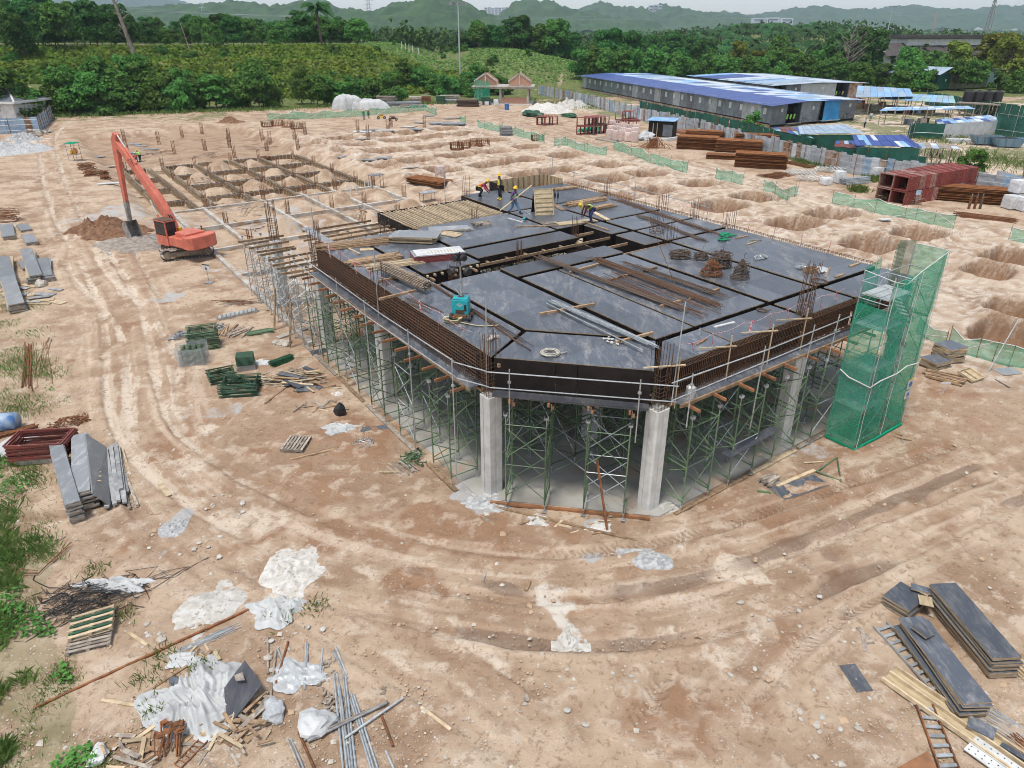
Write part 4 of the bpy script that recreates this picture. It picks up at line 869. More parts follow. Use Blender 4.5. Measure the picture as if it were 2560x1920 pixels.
# trestle board
c=D(1356,533);t=thing('trestle_board','plywood board with timber battens propped like a tent','trestle',c,R(12))
for s in(-1,1):
 mb=MB();mb.slab([(-.62,-.55*s,0),(.62,-.55*s,0),(.62,0,1.55),(-.62,0,1.55)][::s],.03);mb.build('panel','ply_back' if s>0 else 'black_ply',t)
for k in range(7):f=k/6;MB().bar((-.62,-.6*(1-f)+0,1.5*f+.02),(.62,-.6*(1-f),1.5*f+.02),.05,.06).build('batten','pale_timber',t)
for s in(-1,1):MB().bar((s*.6,-.62,0),(s*.6,-.02,1.55),.06,.05).build('batten','pale_timber',t)
c=D(1372,533);t=thing('jerrycan','blue plastic jerrycan beside the propped board','jerrycan',c,.4);MB().box((0,0,.2),(.28,.2,.4)).build('body','blue_plastic',t);MB().tube((.06,0,.4),(.06,0,.46),.035,8).build('cap','white_paint',t);MB().path([(-.1,0,.4),(-.08,0,.47),(.02,0,.47),(.03,0,.4)],.02,5).build('handle','blue_plastic',t)
c=D(1312,552);t=thing('circular_saw','small teal circular saw on a scrap board near the trestle','saw',c,.3);MB().box((0,0,.02),(.35,.2,.02)).build('base_plate','galv',t);MB().blob((0,.02,.13),(.14,.09,.09),random.Random(1),.1,2).build('motor','teal',t);MB().tube((.08,-.06,.1),(.08,-.03,.1),.11,12).build('blade_guard','black',t)
c=D(1748,838);t=thing('water_bottle','clear water bottle standing near the front edge','bottle',c);MB().tube((0,0,0),(0,0,.24),.045,8).build('body','plastic_clear',t);MB().tube((0,0,.24),(0,0,.3),.03,8,r2=.016).build('neck','plastic_clear',t);MB().tube((0,0,.3),(0,0,.32),.018,8).build('cap','blue_plastic',t)
c=AB(5.6,-.45,ZS);t=thing('clear_jug','large clear plastic jug standing on the ledge right of the chamfer','jug',c,.5);MB().tube((0,0,0),(0,0,.42),.17,10).build('body','plastic_clear',t);MB().tube((0,0,.42),(0,0,.52),.17,10,r2=.05).build('shoulder','plastic_clear',t);MB().path([(.17,0,.1),(.25,0,.15),(.25,0,.33),(.17,0,.38)],.02,5).build('handle','white_paint',t)
# shackle post with two black hooks
c=D(1389,512);t=thing('hook_stand','two black hooks hanging on thin upright bars','hooks',c)
for x in(-.1,.12):MB().tube((x,0,0),(x,0,1.15),.012,5).build('upright','dark_rebar',t);MB().blob((x+.03,0,.62),(.07,.05,.22),random.Random(int(x*50)),.2,2).build('hook','black',t)
# strap heap
c=D(1132,805);rg=random.Random(9);mb=MB()
def ribbon(mb,pts,w_,mi=0):
 rows=[]
 for i,p in enumerate(pts):
  q2=pts[min(i+1,len(pts)-1)];o_=pts[max(i-1,0)];dx,dy=q2[0]-o_[0],q2[1]-o_[1];l=math.hypot(dx,dy)or 1;rows.append([(p[0]-dy/l*w_,p[1]+dx/l*w_,p[2]),(p[0]+dy/l*w_,p[1]-dx/l*w_,p[2]+.015)])
 mb.grid(rows,mi)
for k in range(7):a0=rg.uniform(0,6);ribbon(mb,[(.32*math.cos(a0+j*.5)*(1+.1*k/7),.2*math.sin(a0+j*.5),.02+.025*k+.02*math.sin(j))for j in range(9)],.06)
ribbon(mb,[(.2,-.05,.05),(.5,-.22,.03),(.9,-.42,.03),(1.3,-.5,.02),(1.75,-.45,.03),(1.85,-.4,.04)],.055)
one('lifting_strap',mb,'strap','heap of yellow lifting strap trailing from the tower light','strap',None,False,c)
# ---------------------------------------------------------------- teal tower light
c=D(1154,795);LTW=thing('tower_light','teal wheeled tower light with four black lamps on a mast','tower light',c,R(-8));LTW.scale=(.74,.74,.66)
MB().box((0,0,.28),(1.15,.75,.12)).box((0,-.42,.3),(.7,.1,.16)).build('chassis','rust',LTW)
for sx in(-1,1):
 for sy in(-.38,.38):
  wq=MB().tube((sx*.5-.07,sy,.23),(sx*.5+.07,sy,.23),.23,16).build('wheel','rubber',LTW);MB().tube((sx*.5-.075,sy,.23),(sx*.5+.075,sy,.23),.13,12).build('rim','old_timber',wq)
mb=MB();mb.prism([(-.46,-.36),(.46,-.36),(.46,.36),(-.46,.36)],.36,1.3);mb.box((0,.02,1.34),(.86,.66,.09));bd=mb.build('body','teal',LTW)
bv=bd.modifiers.new('b','BEVEL');bv.width=.05;bv.segments=2
mb=MB();mb.box((0,-.365,.56),(.5,.02,.26))
for k in range(6):mb.box((0,-.378,.46+k*.04),(.48,.012,.012))
mb.build('vent_grille','dark_rebar',bd)
MB().box((.3,-.366,.82),(.13,.012,.4)).build('side_panel','black',bd)
mb=MB();mb.path([(.16*math.cos(k/20*6.28),-.368,1.0+.075*math.sin(k/20*6.28))for k in range(21)],.008,4)
for x,s in((-.075,0),(0,1),(.075,0)):
 if s:mb.bar((x-.03,-.37,1.03),(x,-.37,.965),.012,.012);mb.bar((x+.03,-.37,1.03),(x,-.37,.965),.012,.012)
 else:mb.bar((x-.028,-.37,.965),(x,-.37,1.03),.012,.012);mb.bar((x+.028,-.37,.965),(x,-.37,1.03),.012,.012);mb.bar((x-.018,-.37,.985),(x+.018,-.37,.985),.01,.01)
mb.build('logo','white_paint',bd)
MB().box((0,.1,1.41),(.3,.25,.05)).build('exhaust_cap','dark_rebar',bd)
MB().tube((0,.1,1.38),(0,.1,2.4),.075,8).tube((0,.1,2.3),(0,.1,3.35),.055,8).build('mast','galv',LTW);MB().path([(-.1,.1,1.5),(-.3,.05,1.9),(-.08,.1,2.2)],.02,5).build('cable','white_paint',LTW);MB().bar((.05,.1,1.55),(.4,.0,1.62),.03,.03).build('winch_handle','black',LTW)
hd=MB().bar((-.55,.1,3.25),(.55,.1,3.25),.06,.06).bar((0,.1,3.2),(0,.1,4.2),.06,.06).build('head_frame','black',LTW)
for x,z,s in((-.42,3.0,1),(.42,3.05,1),(-.17,3.85,0),(.2,3.9,0)):
 lm=MB();lm.tube((x-.03,-.04,z),(x+.12*(1 if x>0 else-1),-.16,z),.27 if s else .2,14,r2=.2 if s else .18);lm.box((x,.12,z),(.24,.22,.46 if not s else .3));lm.build('lamp','black',LTW)
 # ---------------------------------------------------------------- green netted access tower
TN=thing('access_tower','green netted stair tower with white ropes at the corner of the deck','scaffold tower',AB(16.7,-1.8),0,None,True)
TA,TB=(14.8,16.7,18.6),(-1.15,-2.45);HT=[7.75,7.65,8.15]
for i,a in enumerate(TA):
 for b in TB:MB().tube(AB(a,b,0),AB(a+.05,b,HT[i]+.1),.025,6).build('standard','galv',TN)
for z in(.35,1.9,3.75,5.6,6.7,7.4):
 for b in TB:MB().tube(AB(TA[0],b,z),AB(TA[2],b,z),.021,5).build('ledger','galv',TN)
 for a in TA:MB().tube(AB(a,TB[0],z),AB(a,TB[1],z),.021,5).build('transom','galv',TN)
for z0 in(.2,1.95,3.8,5.6):
 for b in TB:MB().tube(AB(TA[0],b,z0),AB(TA[1],b,z0+1.7),.016,4).build('brace','galv',TN);MB().tube(AB(TA[2],b,z0),AB(TA[1],b,z0+1.7),.016,4).build('brace','green_steel',TN)
 for k in range(5):MB().tube(AB(TA[0],TB[0]-.25,z0+k*.33),AB(TA[0],TB[0]-.85,z0+k*.33),.016,4).build('rung','green_steel',TN)
mat('steel_plank',(.50,.52,.52),(.40,.42,.42),8,.5,.3)
for i,z in enumerate((1.85,3.7,5.55,6.85)):
 for k in range(3):mb=MB();b0=-1.22-k*.4;abbox(mb,14.85,16.55 if i<3 else 16.7,b0-.37,b0,z,z+.04);mb.build('platform_plank','steel_plank',TN)
 for s in(0,.55):mb=MB();mb.bar(AB(16.6,-1.35-s,z),AB(18.5,-1.35-s,z-1.7),.04,.18);mb.build('stair_stringer','galv',TN)
 for k in range(7):f=(k+.5)/7;MB().bar(AB(16.6+1.9*f,-1.35,z-1.7*f),AB(16.6+1.9*f,-1.9,z-1.7*f),.22,.03).build('tread','steel_plank',TN)
def netgrid(p00,p10,p01,p11,n,m,bulge,rg):
 rows=[];P=[Vector(q2)for q2 in(p00,p10,p01,p11)];nr=(P[1]-P[0]).cross(P[2]-P[0]).normalized()
 for j in range(m+1):
  r=[]
  for i in range(n+1):
   s,t_=i/n,j/m;p=P[0]*(1-s)*(1-t_)+P[1]*s*(1-t_)+P[2]*(1-s)*t_+P[3]*s*t_
   r.append(p+nr*(bulge*(math.sin(s*9+t_*3+rg.random()*.6)*.5+rg.uniform(-.3,.3))))
  rows.append(r)
 return rows
rg=random.Random(4)
def net(p,n,m,mt='net',b=.11):mb=MB();mb.grid(netgrid(*p,n,m,b,rg));return mb.build('net',mt,TN,True)
o_=.07
net((AB(14.72,TB[1]-o_,.05),AB(16.7,TB[1]-o_,.05),AB(14.76,TB[1]-o_,7.65),AB(16.75,TB[1]-o_,7.75)),10,24);net((AB(16.7,TB[1]-o_,.05),AB(18.68,TB[1]-o_,.05),AB(16.75,TB[1]-o_,7.75),AB(18.75,TB[1]-o_,8.3)),6,18)
net((AB(14.7,TB[0]+.05,.05),AB(14.7,TB[1]-o_,.05),AB(14.74,TB[0],6.5),AB(14.74,TB[1]-o_,6.5)),5,14,b=.03);net((AB(18.7,TB[1]-o_,.05),AB(18.7,TB[0]+.05,.05),AB(18.75,TB[1]-o_,8.3),AB(18.75,TB[0]+.05,8.3)),5,18)
net((AB(15.0,TB[0]+.1,5.9),AB(16.6,TB[0]+.1,5.9),AB(15.0,TB[0]+.1,7.9),AB(16.3,TB[0]+.1,8.1)),4,6);net((AB(17.9,TB[0]+.35,5.9),AB(18.9,TB[0]+.1,5.9),AB(17.9,TB[0]+.35,8.5),AB(18.9,TB[0]+.1,8.4)),4,6,'net_old')
mb=MB()
for k in range(9):mb.tube(AB(18.0+k*.1,TB[0]+.45,5.7),AB(18.0+k*.1,TB[0]+.45,8.3),.014,4)
mb.build('bar_bundle','green_steel',TN)
mb=MB();mb.path([AB(TA[0],TB[0],.06),AB(TA[0]-.08,TB[1]-.08,.05),AB(16.7,TB[1]-.12,.06),AB(18.7,TB[1]-.12,.06)],.07,6);mb.build('net_hem','net_thick',TN)
mb=MB()
for a,zt in((14.72,7.65),(16.7,7.75),(18.72,8.3)):mb.path([AB(a+.12*(a<17)+.03*math.sin(k*1.3),TB[1]-.12,.1+(zt-.1)*k/16)for k in range(17)],.014,4)
mb.path([AB(14.66,TB[0],3.45),AB(14.66,-1.6,3.25),AB(14.68,TB[1]-.13,3.15),AB(15.5,TB[1]-.14,3.25),AB(16.8,TB[1]-.14,3.2),AB(17.6,TB[1]-.14,3.35),AB(18.7,TB[1]-.14,3.2)],.03,5);mb.path([AB(14.8,TB[0],7.85),AB(14.8,TB[1]-.05,7.7),AB(15.7,TB[1]-.1,7.45),AB(16.7,TB[1]-.1,7.8),AB(18.75,TB[1]-.12,8.33),AB(18.78,TB[0],8.3)],.02,5)
mb.build('rope','white_paint',TN)
for z,s in((2.25,1),(1.72,.8)):
 sg=MB();sg.slab([AB(18.15,TB[1]-.16,z-.25*s),AB(18.62,TB[1]-.16,z-.25*s),AB(18.62,TB[1]-.16,z+.25*s),AB(18.15,TB[1]-.16,z+.25*s)],-.012);so_=sg.build('sign','white_paint',TN)
 q2=AB(18.38,TB[1]-.185,z);mb=MB();mb.prism([(.13*s*math.cos(k/14*6.28),.13*s*math.sin(k/14*6.28))for k in range(14)],0,.006)
 mb.v=[(q2[0]+v[0]*EUX+v[2]*-EVX,q2[1]+v[0]*EUY+v[2]*-EVY,q2[2]+v[1])for v in mb.v];mb.build('symbol','blue_plastic',so_,org=TN['_o'])
 if s==1:mb=MB();mb.bar(AB(18.15,TB[1]-.18,z+.24),AB(18.62,TB[1]-.18,z+.24),.012,.05);mb.build('yellow_strip','yellow',so_,org=TN['_o'])
 # ---------------------------------------------------------------- people
for n_,c_ in(('vest_lime',(.35,.75,.12)),('vest_yellow',(.72,.62,.06)),('vest_green',(.30,.62,.34)),('shirt_pink',(.40,.03,.09)),('shirt_black',(.02,.02,.022)),('shirt_purple',(.16,.06,.22)),('shirt_maroon',(.09,.02,.03)),('shirt_white',(.62,.62,.6)),('shirt_red',(.45,.03,.03)),('jeans',(.12,.22,.36)),('trousers_dark',(.025,.027,.03)),('trousers_navy',(.03,.05,.16)),('boots_yellow',(.75,.50,.03)),('straw',(.66,.52,.22)),('shirt_green',(.03,.22,.09)),('orange_vest',(.7,.25,.03)),('hair',(.02,.015,.012))):mat(n_,c_,tuple(q2*.78 for q2 in c_),9,.75,rnd=0)
STAND=dict(pel=(0,0,.93),wst=(0,0,1.08),chs=(0,0,1.32),nck=(.01,0,1.48),hed=(.03,0,1.62),hdt=(.02,0,1.73),hpL=(0,.1,.9),hpR=(0,-.1,.9),knL=(.03,.11,.5),knR=(.03,-.11,.5),anL=(0,.11,.09),anR=(0,-.11,.09),toL=(.19,.13,.03),toR=(.19,-.13,.03),shL=(0,.19,1.41),shR=(0,-.19,1.41),elL=(-.02,.25,1.13),elR=(-.02,-.25,1.13),wrL=(.1,.25,.9),wrR=(.1,-.25,.9))
RAD=dict(pel=.135,wst=.12,chs=.145,nck=.058,hed=.088,hdt=.07,hp=.095,kn=.065,an=.045,to=.035,sh=.068,el=.045,wr=.03)
def skin(name,joints,edges,radii,mt,parent,grow=0.,root=0):
 me=bpy.data.meshes.new(name);keys=list(joints);ix={k:i for i,k in enumerate(keys)}
 me.from_pydata([joints[k]for k in keys],[(ix[a],ix[b])for a,b in edges],[]);me.materials.append(MATS[mt]);o=link(name,me,parent)
 o.modifiers.new('skin','SKIN');lay=me.skin_vertices[0].data
 for k in keys:
  r=radii[k]if k in radii else radii[k[:2]];lay[ix[k]].radius=(r+grow,r+grow);lay[ix[k]].use_root=(k==keys[root])
 sb=o.modifiers.new('sub','SUBSURF');sb.levels=sb.render_levels=1
 me.polygons.foreach_set('use_smooth',[True]*len(me.polygons));o.modifiers['skin'].use_smooth_shade=True
 return o
def person(label,loc,rz,pose,shirt,trousers,boots='black',vest=None,hat='yellow',sleeves=True,group=None,scale=1.,straw=False):
 J=dict(STAND);J.update(pose);t=thing('person',label,'person',loc,rz,group);t.scale=(scale,)*3
 B=dict(J);E=[('pel','wst'),('wst','chs'),('chs','nck'),('nck','hed'),('hed','hdt'),('pel','hpL'),('pel','hpR'),('hpL','knL'),('knL','anL'),('anL','toL'),('hpR','knR'),('knR','anR'),('anR','toR'),('chs','shL'),('shL','elL'),('elL','wrL'),('chs','shR'),('shR','elR'),('elR','wrR')]
 rad=dict(RAD)
 for s in 'LR':
  w_,e_=Vector(J['wr'+s]),Vector(J['el'+s]);d=(w_-e_).normalized();sd_=d.cross(Vector((0,0,1)));sd_=sd_.normalized()if sd_.length>.1 else Vector((1,0,0));dn=d.cross(sd_)
  B['pm'+s]=tuple(w_+d*.07);rad['pm'+s]=.036;E.append(('wr'+s,'pm'+s))
  for k in range(4):B['f%d%s'%(k,s)]=tuple(w_+d*(.12+.01*(k in(1,2)))+sd_*(k-1.5)*.022+dn*.02);rad['f%d%s'%(k,s)]=.011;E.append(('pm'+s,'f%d%s'%(k,s)))
  B['th'+s]=tuple(w_+d*.07+sd_*.055+dn*.02);rad['th'+s]=.012;E.append(('pm'+s,'th'+s))
 hv=(Vector(J['hed'])-Vector(J['nck'])).normalized();fw=Vector((1,0,0));fw=(fw-hv*fw.dot(hv)).normalized()
 B['ns']=tuple(Vector(J['hed'])+fw*.1-hv*.0);rad['ns']=.014;E.append(('hed','ns'))
 b=skin('body',B,E,rad,'skin',t)
 fc=MB();h0=Vector(J['hed']);sdv=hv.cross(fw)
 for s in(-1,1):fc.box(tuple(h0+fw*.086+sdv*.032*s+hv*.03),(.012,.02,.012));fc.box(tuple(h0+sdv*.09*s),(.03,.015,.05))
 fc.bar(tuple(h0+fw*.088-hv*.05-sdv*.025),tuple(h0+fw*.088-hv*.05+sdv*.025),.012,.01);fc.build('face','hair',b)
 te=['pel','hpL','hpR','knL','knR','anL','anR'];skin('trousers',{k:J[k]for k in te},[e for e in E if e[0]in te and e[1]in te],RAD,trousers,t,.018)
 ke=['chs','pel','wst','shL','shR','elL','elR']+(['wrL','wrR']if sleeves else[]);JJ={k:J[k]for k in ke}
 skin('shirt',JJ,[e for e in E if e[0]in ke and e[1]in ke],RAD,shirt,t,.016)
 if vest:
  ve=['chs','wst','pel'];VV={k:J[k]for k in ve};m1=tuple((Vector(J['shL'])*.85+Vector(J['chs'])*.15));m2=tuple((Vector(J['shR'])*.85+Vector(J['chs'])*.15));VV['shL']=m1;VV['shR']=m2
  o=skin('vest',VV,[('pel','wst'),('wst','chs'),('chs','shL'),('chs','shR')],RAD,vest,t,.034)
  w_=Vector(J['wst']);mb=MB();mb.path([(w_.x+.175*math.cos(k/12*6.28),w_.y+.175*math.sin(k/12*6.28),w_.z)for k in range(13)],.02,4);mb.build('harness_belt','yellow',o)
 for s in 'LR':skin('boot',{'kn':tuple(Vector(J['kn'+s])*.35+Vector(J['an'+s])*.65),'an':J['an'+s],'to':J['to'+s]},[('kn','an'),('an','to')],RAD,boots,t,.022)
 if hat:
  mb=MB();top=Vector(J['hdt']);q2=hv.to_track_quat('Z','Y').to_matrix();rows=[]
  for i,(rr,zz)in enumerate(((.165,-.055),(.13,-.05),(.128,0),(.10,.065),(.05,.095),(.005,.1))):rows.append([top+q2@Vector((rr*math.cos(k/12*6.28),rr*math.sin(k/12*6.28),zz))for k in range(13)])
  mb.grid(rows);mb.build('helmet',hat,t,True)
  if straw:mb=MB();mb.grid([[top+q2@Vector((rr*math.cos(k/14*6.28),rr*math.sin(k/14*6.28),zz))for k in range(15)]for rr,zz in((.3,-.09),(.22,-.06),(.14,-.05))]);mb.build('hat_brim','straw',t)
 else:MB().blob(tuple(Vector(J['hdt'])-hv*.02),(.098,.095,.075),random.Random(3),.05,2).build('hair','hair',b)
 return t
person('worker in black with lime harness and yellow boots standing at the far edge',D(1250,500),R(200),dict(elR=(-.05,-.3,1.15),wrR=(.08,-.16,1.0),elL=(.02,.27,1.14),wrL=(.18,.28,.95),anL=(-.08,.1,.09),toL=(.1,.12,.03),knL=(.0,.11,.5)),'shirt_black','trousers_dark','boots_yellow','vest_yellow','yellow',group='workers on the deck')
person('worker in purple sleeves and jeans striding with a plank',D(1284,536),R(-25),dict(knL=(.25,.11,.52),anL=(.42,.12,.1),toL=(.6,.13,.08),knR=(-.02,-.1,.5),anR=(-.38,-.1,.12),toR=(-.22,-.12,.03),chs=(.06,0,1.3),shL=(.05,.19,1.4),shR=(.05,-.19,1.4),nck=(.1,0,1.47),hed=(.14,0,1.61),hdt=(.14,0,1.72),elL=(.12,.27,1.15),wrL=(.36,.2,1.12),elR=(-.05,-.28,1.14),wrR=(.1,-.22,.92)),'shirt_purple','jeans','black','vest_green','yellow',group='workers on the deck')
plank('carried_plank','slanting plank carried by the striding worker',D(1250,527,.35),tuple(Vector(D(1284,536))+Vector((1.15,.3,1.75))),.12,.04,'pale_timber')
person('worker in a magenta shirt crouching over the joists with orange harness',D(1200,492),R(-8),dict(pel=(-.12,0,.62),hpL=(-.12,.1,.6),hpR=(-.12,-.1,.6),knL=(.18,.16,.45),knR=(.16,-.14,.42),anL=(-.05,.14,.09),anR=(-.1,-.13,.09),toL=(.12,.15,.03),toR=(.08,-.14,.03),wst=(.02,0,.75),chs=(.24,0,.86),nck=(.4,0,.96),hed=(.52,0,1.04),hdt=(.58,0,1.13),shL=(.28,.19,.9),shR=(.28,-.19,.9),elL=(.45,.24,.6),elR=(.42,-.24,.62),wrL=(.62,.18,.38),wrR=(.6,-.18,.4)),'shirt_pink','trousers_dark','black','orange_vest','yellow',group='workers on the deck')
person('worker in a straw brimmed helmet bending over the drop box in a lime vest',D(1472,558),R(200),dict(pel=(-.2,0,.88),hpL=(-.2,.1,.85),hpR=(-.2,-.1,.85),knL=(-.05,.11,.48),knR=(-.1,-.11,.48),anL=(-.15,.12,.09),anR=(-.2,-.12,.09),toL=(.03,.13,.03),toR=(-.02,-.13,.03),wst=(-.02,0,1.02),chs=(.25,0,1.1),nck=(.42,0,1.13),hed=(.55,0,1.12),hdt=(.65,0,1.16),shL=(.28,.19,1.08),shR=(.28,-.19,1.08),elL=(.38,.22,.75),elR=(.36,-.22,.78),wrL=(.46,.12,.48),wrR=(.44,-.1,.5)),'shirt_maroon','trousers_navy','black','vest_lime','yellow',group='workers on the deck',straw=True)
# ---------------------------------------------------------------- stored material and litter on the ground
def GP(u,v):return Vector(gp(u,v))
def PZ(u,v,z):return Vector(at(u,v,z))
def pstack(label,e0,e1,W,n,t_,mts,group=None,name='panel_stack',jx=.04,jr=.012,part='panel',zt=None,first=None,cat='panels',seed=0):
 z=n*t_ if zt is None else zt;p,q2=PZ(*e0,z),PZ(*e1,z);d=q2-p;c=(p+q2)/2;g=gz(c.x,c.y)
 return sheets(name,label,cat,(c.x,c.y,max(g,-.05)+.02),d.length,W,math.atan2(d.y,d.x),n,t_,mts,group,jx,jr,part,seed,first)
GL='formwork panel stacks on the left verge'
pstack('nearest stack of narrow weathered grey shutter boards on the left',(140,1112),(182,1262),.5,12,.075,['grey_ply','old_timber','grey_ply'],GL,zt=.85)
pstack('middle stack of grey shutter boards with timber ends sticking out',(203,1085),(208,1230),.62,11,.075,['grey_ply','old_timber','grey_ply'],GL,zt=.85,jx=.1,jr=.03)
t=bpy.data.objects[-1]if False else None
for k in range(26):
 c=PZ(190 if k%2 else 232,1120+k*5.5,.15+.03*(k%17));mb=MB();mb.bar(c+Vector((-.5,-.05,.1)),c+Vector((.35,.02,.1)),.05,.05)
 if k==0:spr=thing('spacer_battens','short timber spacers poking out between the grey shutter boards','timber',tuple(c),0,None,True)
 mb.build('batten','pale_timber',spr)
 # big tilted panel
q4=[PZ(247,1258,.75),PZ(277,1262,.12),PZ(262,1120,.12),PZ(215,1084,.95)]
mb=MB();mb.slab([PZ(232,1232,.95),PZ(277,1262,.25),PZ(268,1118,.25),PZ(214,1084,.95)],.06);one('tilted_panel',mb,['grey_ply'],'large grey shutter panel leaning on the stack of boards','panels')
sticks('board_row','row of long grey boards on the ground beside the tilted panel','boards',tuple(GP(292,1262)),tuple(GP(275,1122)),12,.95,.16,.09,'grey_board' if mat('grey_board',(.34,.34,.33),(.22,.22,.22),3,.7,rnd=.25,c3=(.12,.12,.12))else '',None,3,.03,part='board')
plank('batten','long whitish batten lying apart right of the grey boards',GP(344,1265),GP(291,1126),.1,.06,'old_timber');plank('batten','thin whitish batten crossing beside the long one',GP(327,1190),GP(306,1122),.07,.05,'pale_timber');plank('batten','slim whitish batten next to the grey board row',GP(325,1272),GP(284,1124),.09,.06,'old_timber')
mat('red_steel',(.20,.045,.035),(.13,.04,.03),4,.6,rnd=.25,c3=(.3,.22,.18),c3e=(.62,.7))
def rframe(w,d,r=.03):
 mb=MB();P=[(-w/2,-d/2,0),(w/2,-d/2,0),(w/2,d/2,0),(-w/2,d/2,0)]
 for k in range(4):mb.bar(P[k],P[(k+1)%4],r*2,r*2)
 for x in(-w/2+.12,w/2-.12):mb.bar((x,-d/2,0),(x,d/2,0),r,r)
 for k in range(5):mb.bar((-w/2+w*k/4,-d/2,0),(-w/2+w*k/4,-d/2+.12,0),r,r)
 return mb.mesh('steel_frame',['red_steel'])
c=GP(118,1140);t=thing('frame_stack','stack of dark red steel shutter frames by the left verge','frames',tuple(c),R(8));me=rframe(2.3,1.3)
for k in range(10):link('steel_frame',me,t,(U(-.06,.06),U(-.05,.05),.3+k*.075),(0,0,U(-.04,.04)))
MB().box((0,-.5,.14),(1.9,.3,.24)).build('grey_channel','galv',t);MB().box((0,.4,.14),(1.9,.3,.24)).build('grey_channel','galv',t)
c=GP(14,1085);mb=MB();mb.tube((-.55,0,.42),(.55,.15,.42),.42,18);o=one('barrel',mb,'blue_barrel' if mat('blue_barrel',(.06,.17,.42),(.30,.38,.48),2,.5,rnd=0)else '','faded blue plastic barrel lying at the left edge','barrel',None,True,tuple(c+Vector((-.2,.3,0))))
scatter(165,1062,1.1,.6,60,lambda rg:MB().tube((-.25,0,.02),(.25,.03,.05),.018,4).box((.2,0,.03),(.1,.06,.05)),'rust','scrap_heap','low heap of rusty jack ends and scrap beyond the red frames','scrap',False,hgt_=.25)
sticks('pipe_bundle','bundle of rusty pipes at the left edge in front of the barrel','pipes',tuple(GP(-20,1100)),tuple(GP(95,1068)),12,.4,.06,.06,'rust',None,3,.03,tub=True,part='pipe')
sticks('pipe_bundle','rust red rods lying by the grass, left of two bundles','pipes',tuple(GP(66,975)),tuple(GP(72,860)),10,.45,.06,.06,'rust','rusty rods on the left verge',2,.05,tub=True,rot=.04,part='rod');sticks('pipe_bundle','loose splayed rods lying by the grass, right of two bundles','pipes',tuple(GP(90,970)),tuple(GP(112,850)),9,.9,.06,.06,'timber','rusty rods on the left verge',1,.15,tub=True,rot=.1,part='rod')
crumple('flat sheet of dirty white plastic behind the red frames',tuple(GP(38,1110)),1.1,.7,.12,'tarp_white','plastic_sheet','plastic sheet',11)
# grey panels far left
for k,(u0,v0,u1,v1,W,n,lb)in enumerate([(8,640,18,700,1.0,8,'far grey panel stack at the left picture edge'),(70,622,84,690,.8,9,'tall grey panel stack standing second from the edge'),(20,690,36,760,.9,9,'grey panel stack nearer than the tall one'),(186/1,660,200,690,.75,3,'separate pair of grey panels right of the stacks'),(238/2.2,645,252/2.2,690,.8,5,'neat short stack of grey panels by the track'),(14,560,24,590,1.0,5,'pale panels stacked beyond the grey ones'),(66,585,80,605,.9,4,'small pile of pale boards beyond the grey stacks'),(52,560,66,574,.9,3,'farthest pair of ribbed panels on the left')]):
 if k==3:u0,v0,u1,v1=60,652,72,670
 pstack(lb,(u0,v0),(u1,v1),W,n,.07,['grey_ply','old_timber','ply_back'],'grey panel stacks at the far left',seed=k,jr=.04)
pstack('neat stack of grey panels beside the wheel track',(100,655),(122,695),.8,5,.06,['grey_ply','old_timber','grey_ply'],'grey panel stacks at the far left',seed=31)
for k in range(16):
 u,v=U(-5,130),U(700,765);a=U(-.5,.5);p=GP(u,v);q2=p+Vector((math.cos(a)*U(.9,1.8),math.sin(a)*U(.9,1.8),0));W=U(.25,.6)
 plank('loose_shutter','loose grey board lying flat in the litter of panels at the left',p,q2,W,.05+.03*(k%3),'grey_board' if k%2 else 'pale_timber','board','loose boards on the left',.02*(k%4))
crumple('rounded pale boulder among the loose panels',tuple(GP(106,716)),.5,.4,.35,'stone','boulder','stone',4,2,.15)
# --- green scaffold frames in storage
def fstack(label,u,v,w,L,n,rz,mt,dz=.055,group='stacked scaffold frames',base=0.):
 c=GP(u,v);t=thing('frame_stack',label,'scaffold frames',tuple(c),rz,group);mb=MB()
 for y in(-w/2,w/2):mb.tube((-L/2,y,0),(L/2,y,0),.024,5)
 for x in(-L*.42,L*.42):mb.tube((x,-w/2,0),(x,w/2,0),.022,5)
 mb.tube((-L*.4,-w/2,0),(0,w/2,0),.018,4);mb.tube((0,w/2,0),(L*.4,-w/2,0),.018,4);me=mb.mesh('frame',[mt])
 for k in range(n):link('frame',me,t,(U(-.04,.04),U(-.04,.04),base+.04+dz*k),(0,0,U(-.04,.04)))
 return t
fstack('tall stack of green scaffold frames behind the wrapped pallet',512,868,1.2,1.7,22,R(20),'green_steel');fstack('wide stack of dark green frames, nearest of the frame stacks',604,980,1.2,1.9,13,R(8),'dark_green');fstack('low stack of dark green frames left of the widest stack',556,948,1.0,1.4,9,R(30),'dark_green')
sticks('bar_pile','pile of dark green scaffold bars next to the timber waste','pipes',tuple(GP(676,915)),tuple(GP(730,895)),36,.8,.05,.05,'dark_green',None,5,.02,tub=True,part='bar')
c=GP(617,921);t=thing('brace_cube','small cube of dark green braces on a plastic-wrapped pallet','scaffold parts',tuple(c),R(15));MB().box((0,0,.15),(1.0,.8,.3)).build('wrapped_base','wrap',t);MB().box((0,0,.08),(.9,.7,.14)).build('pallet','old_timber',t)
me=MB().tube((-.45,0,0),(.45,0,0),.022,5).mesh('brace',['dark_green'])
for k in range(90):link('brace',me,t,(0,-.36+.08*(k%10),.33+.062*(k//10)))
c=GP(485,905);t=thing('wrapped_pallet','pallet of scaffold frames wrapped in torn clear plastic','pallet',tuple(c),R(15));mb=MB()
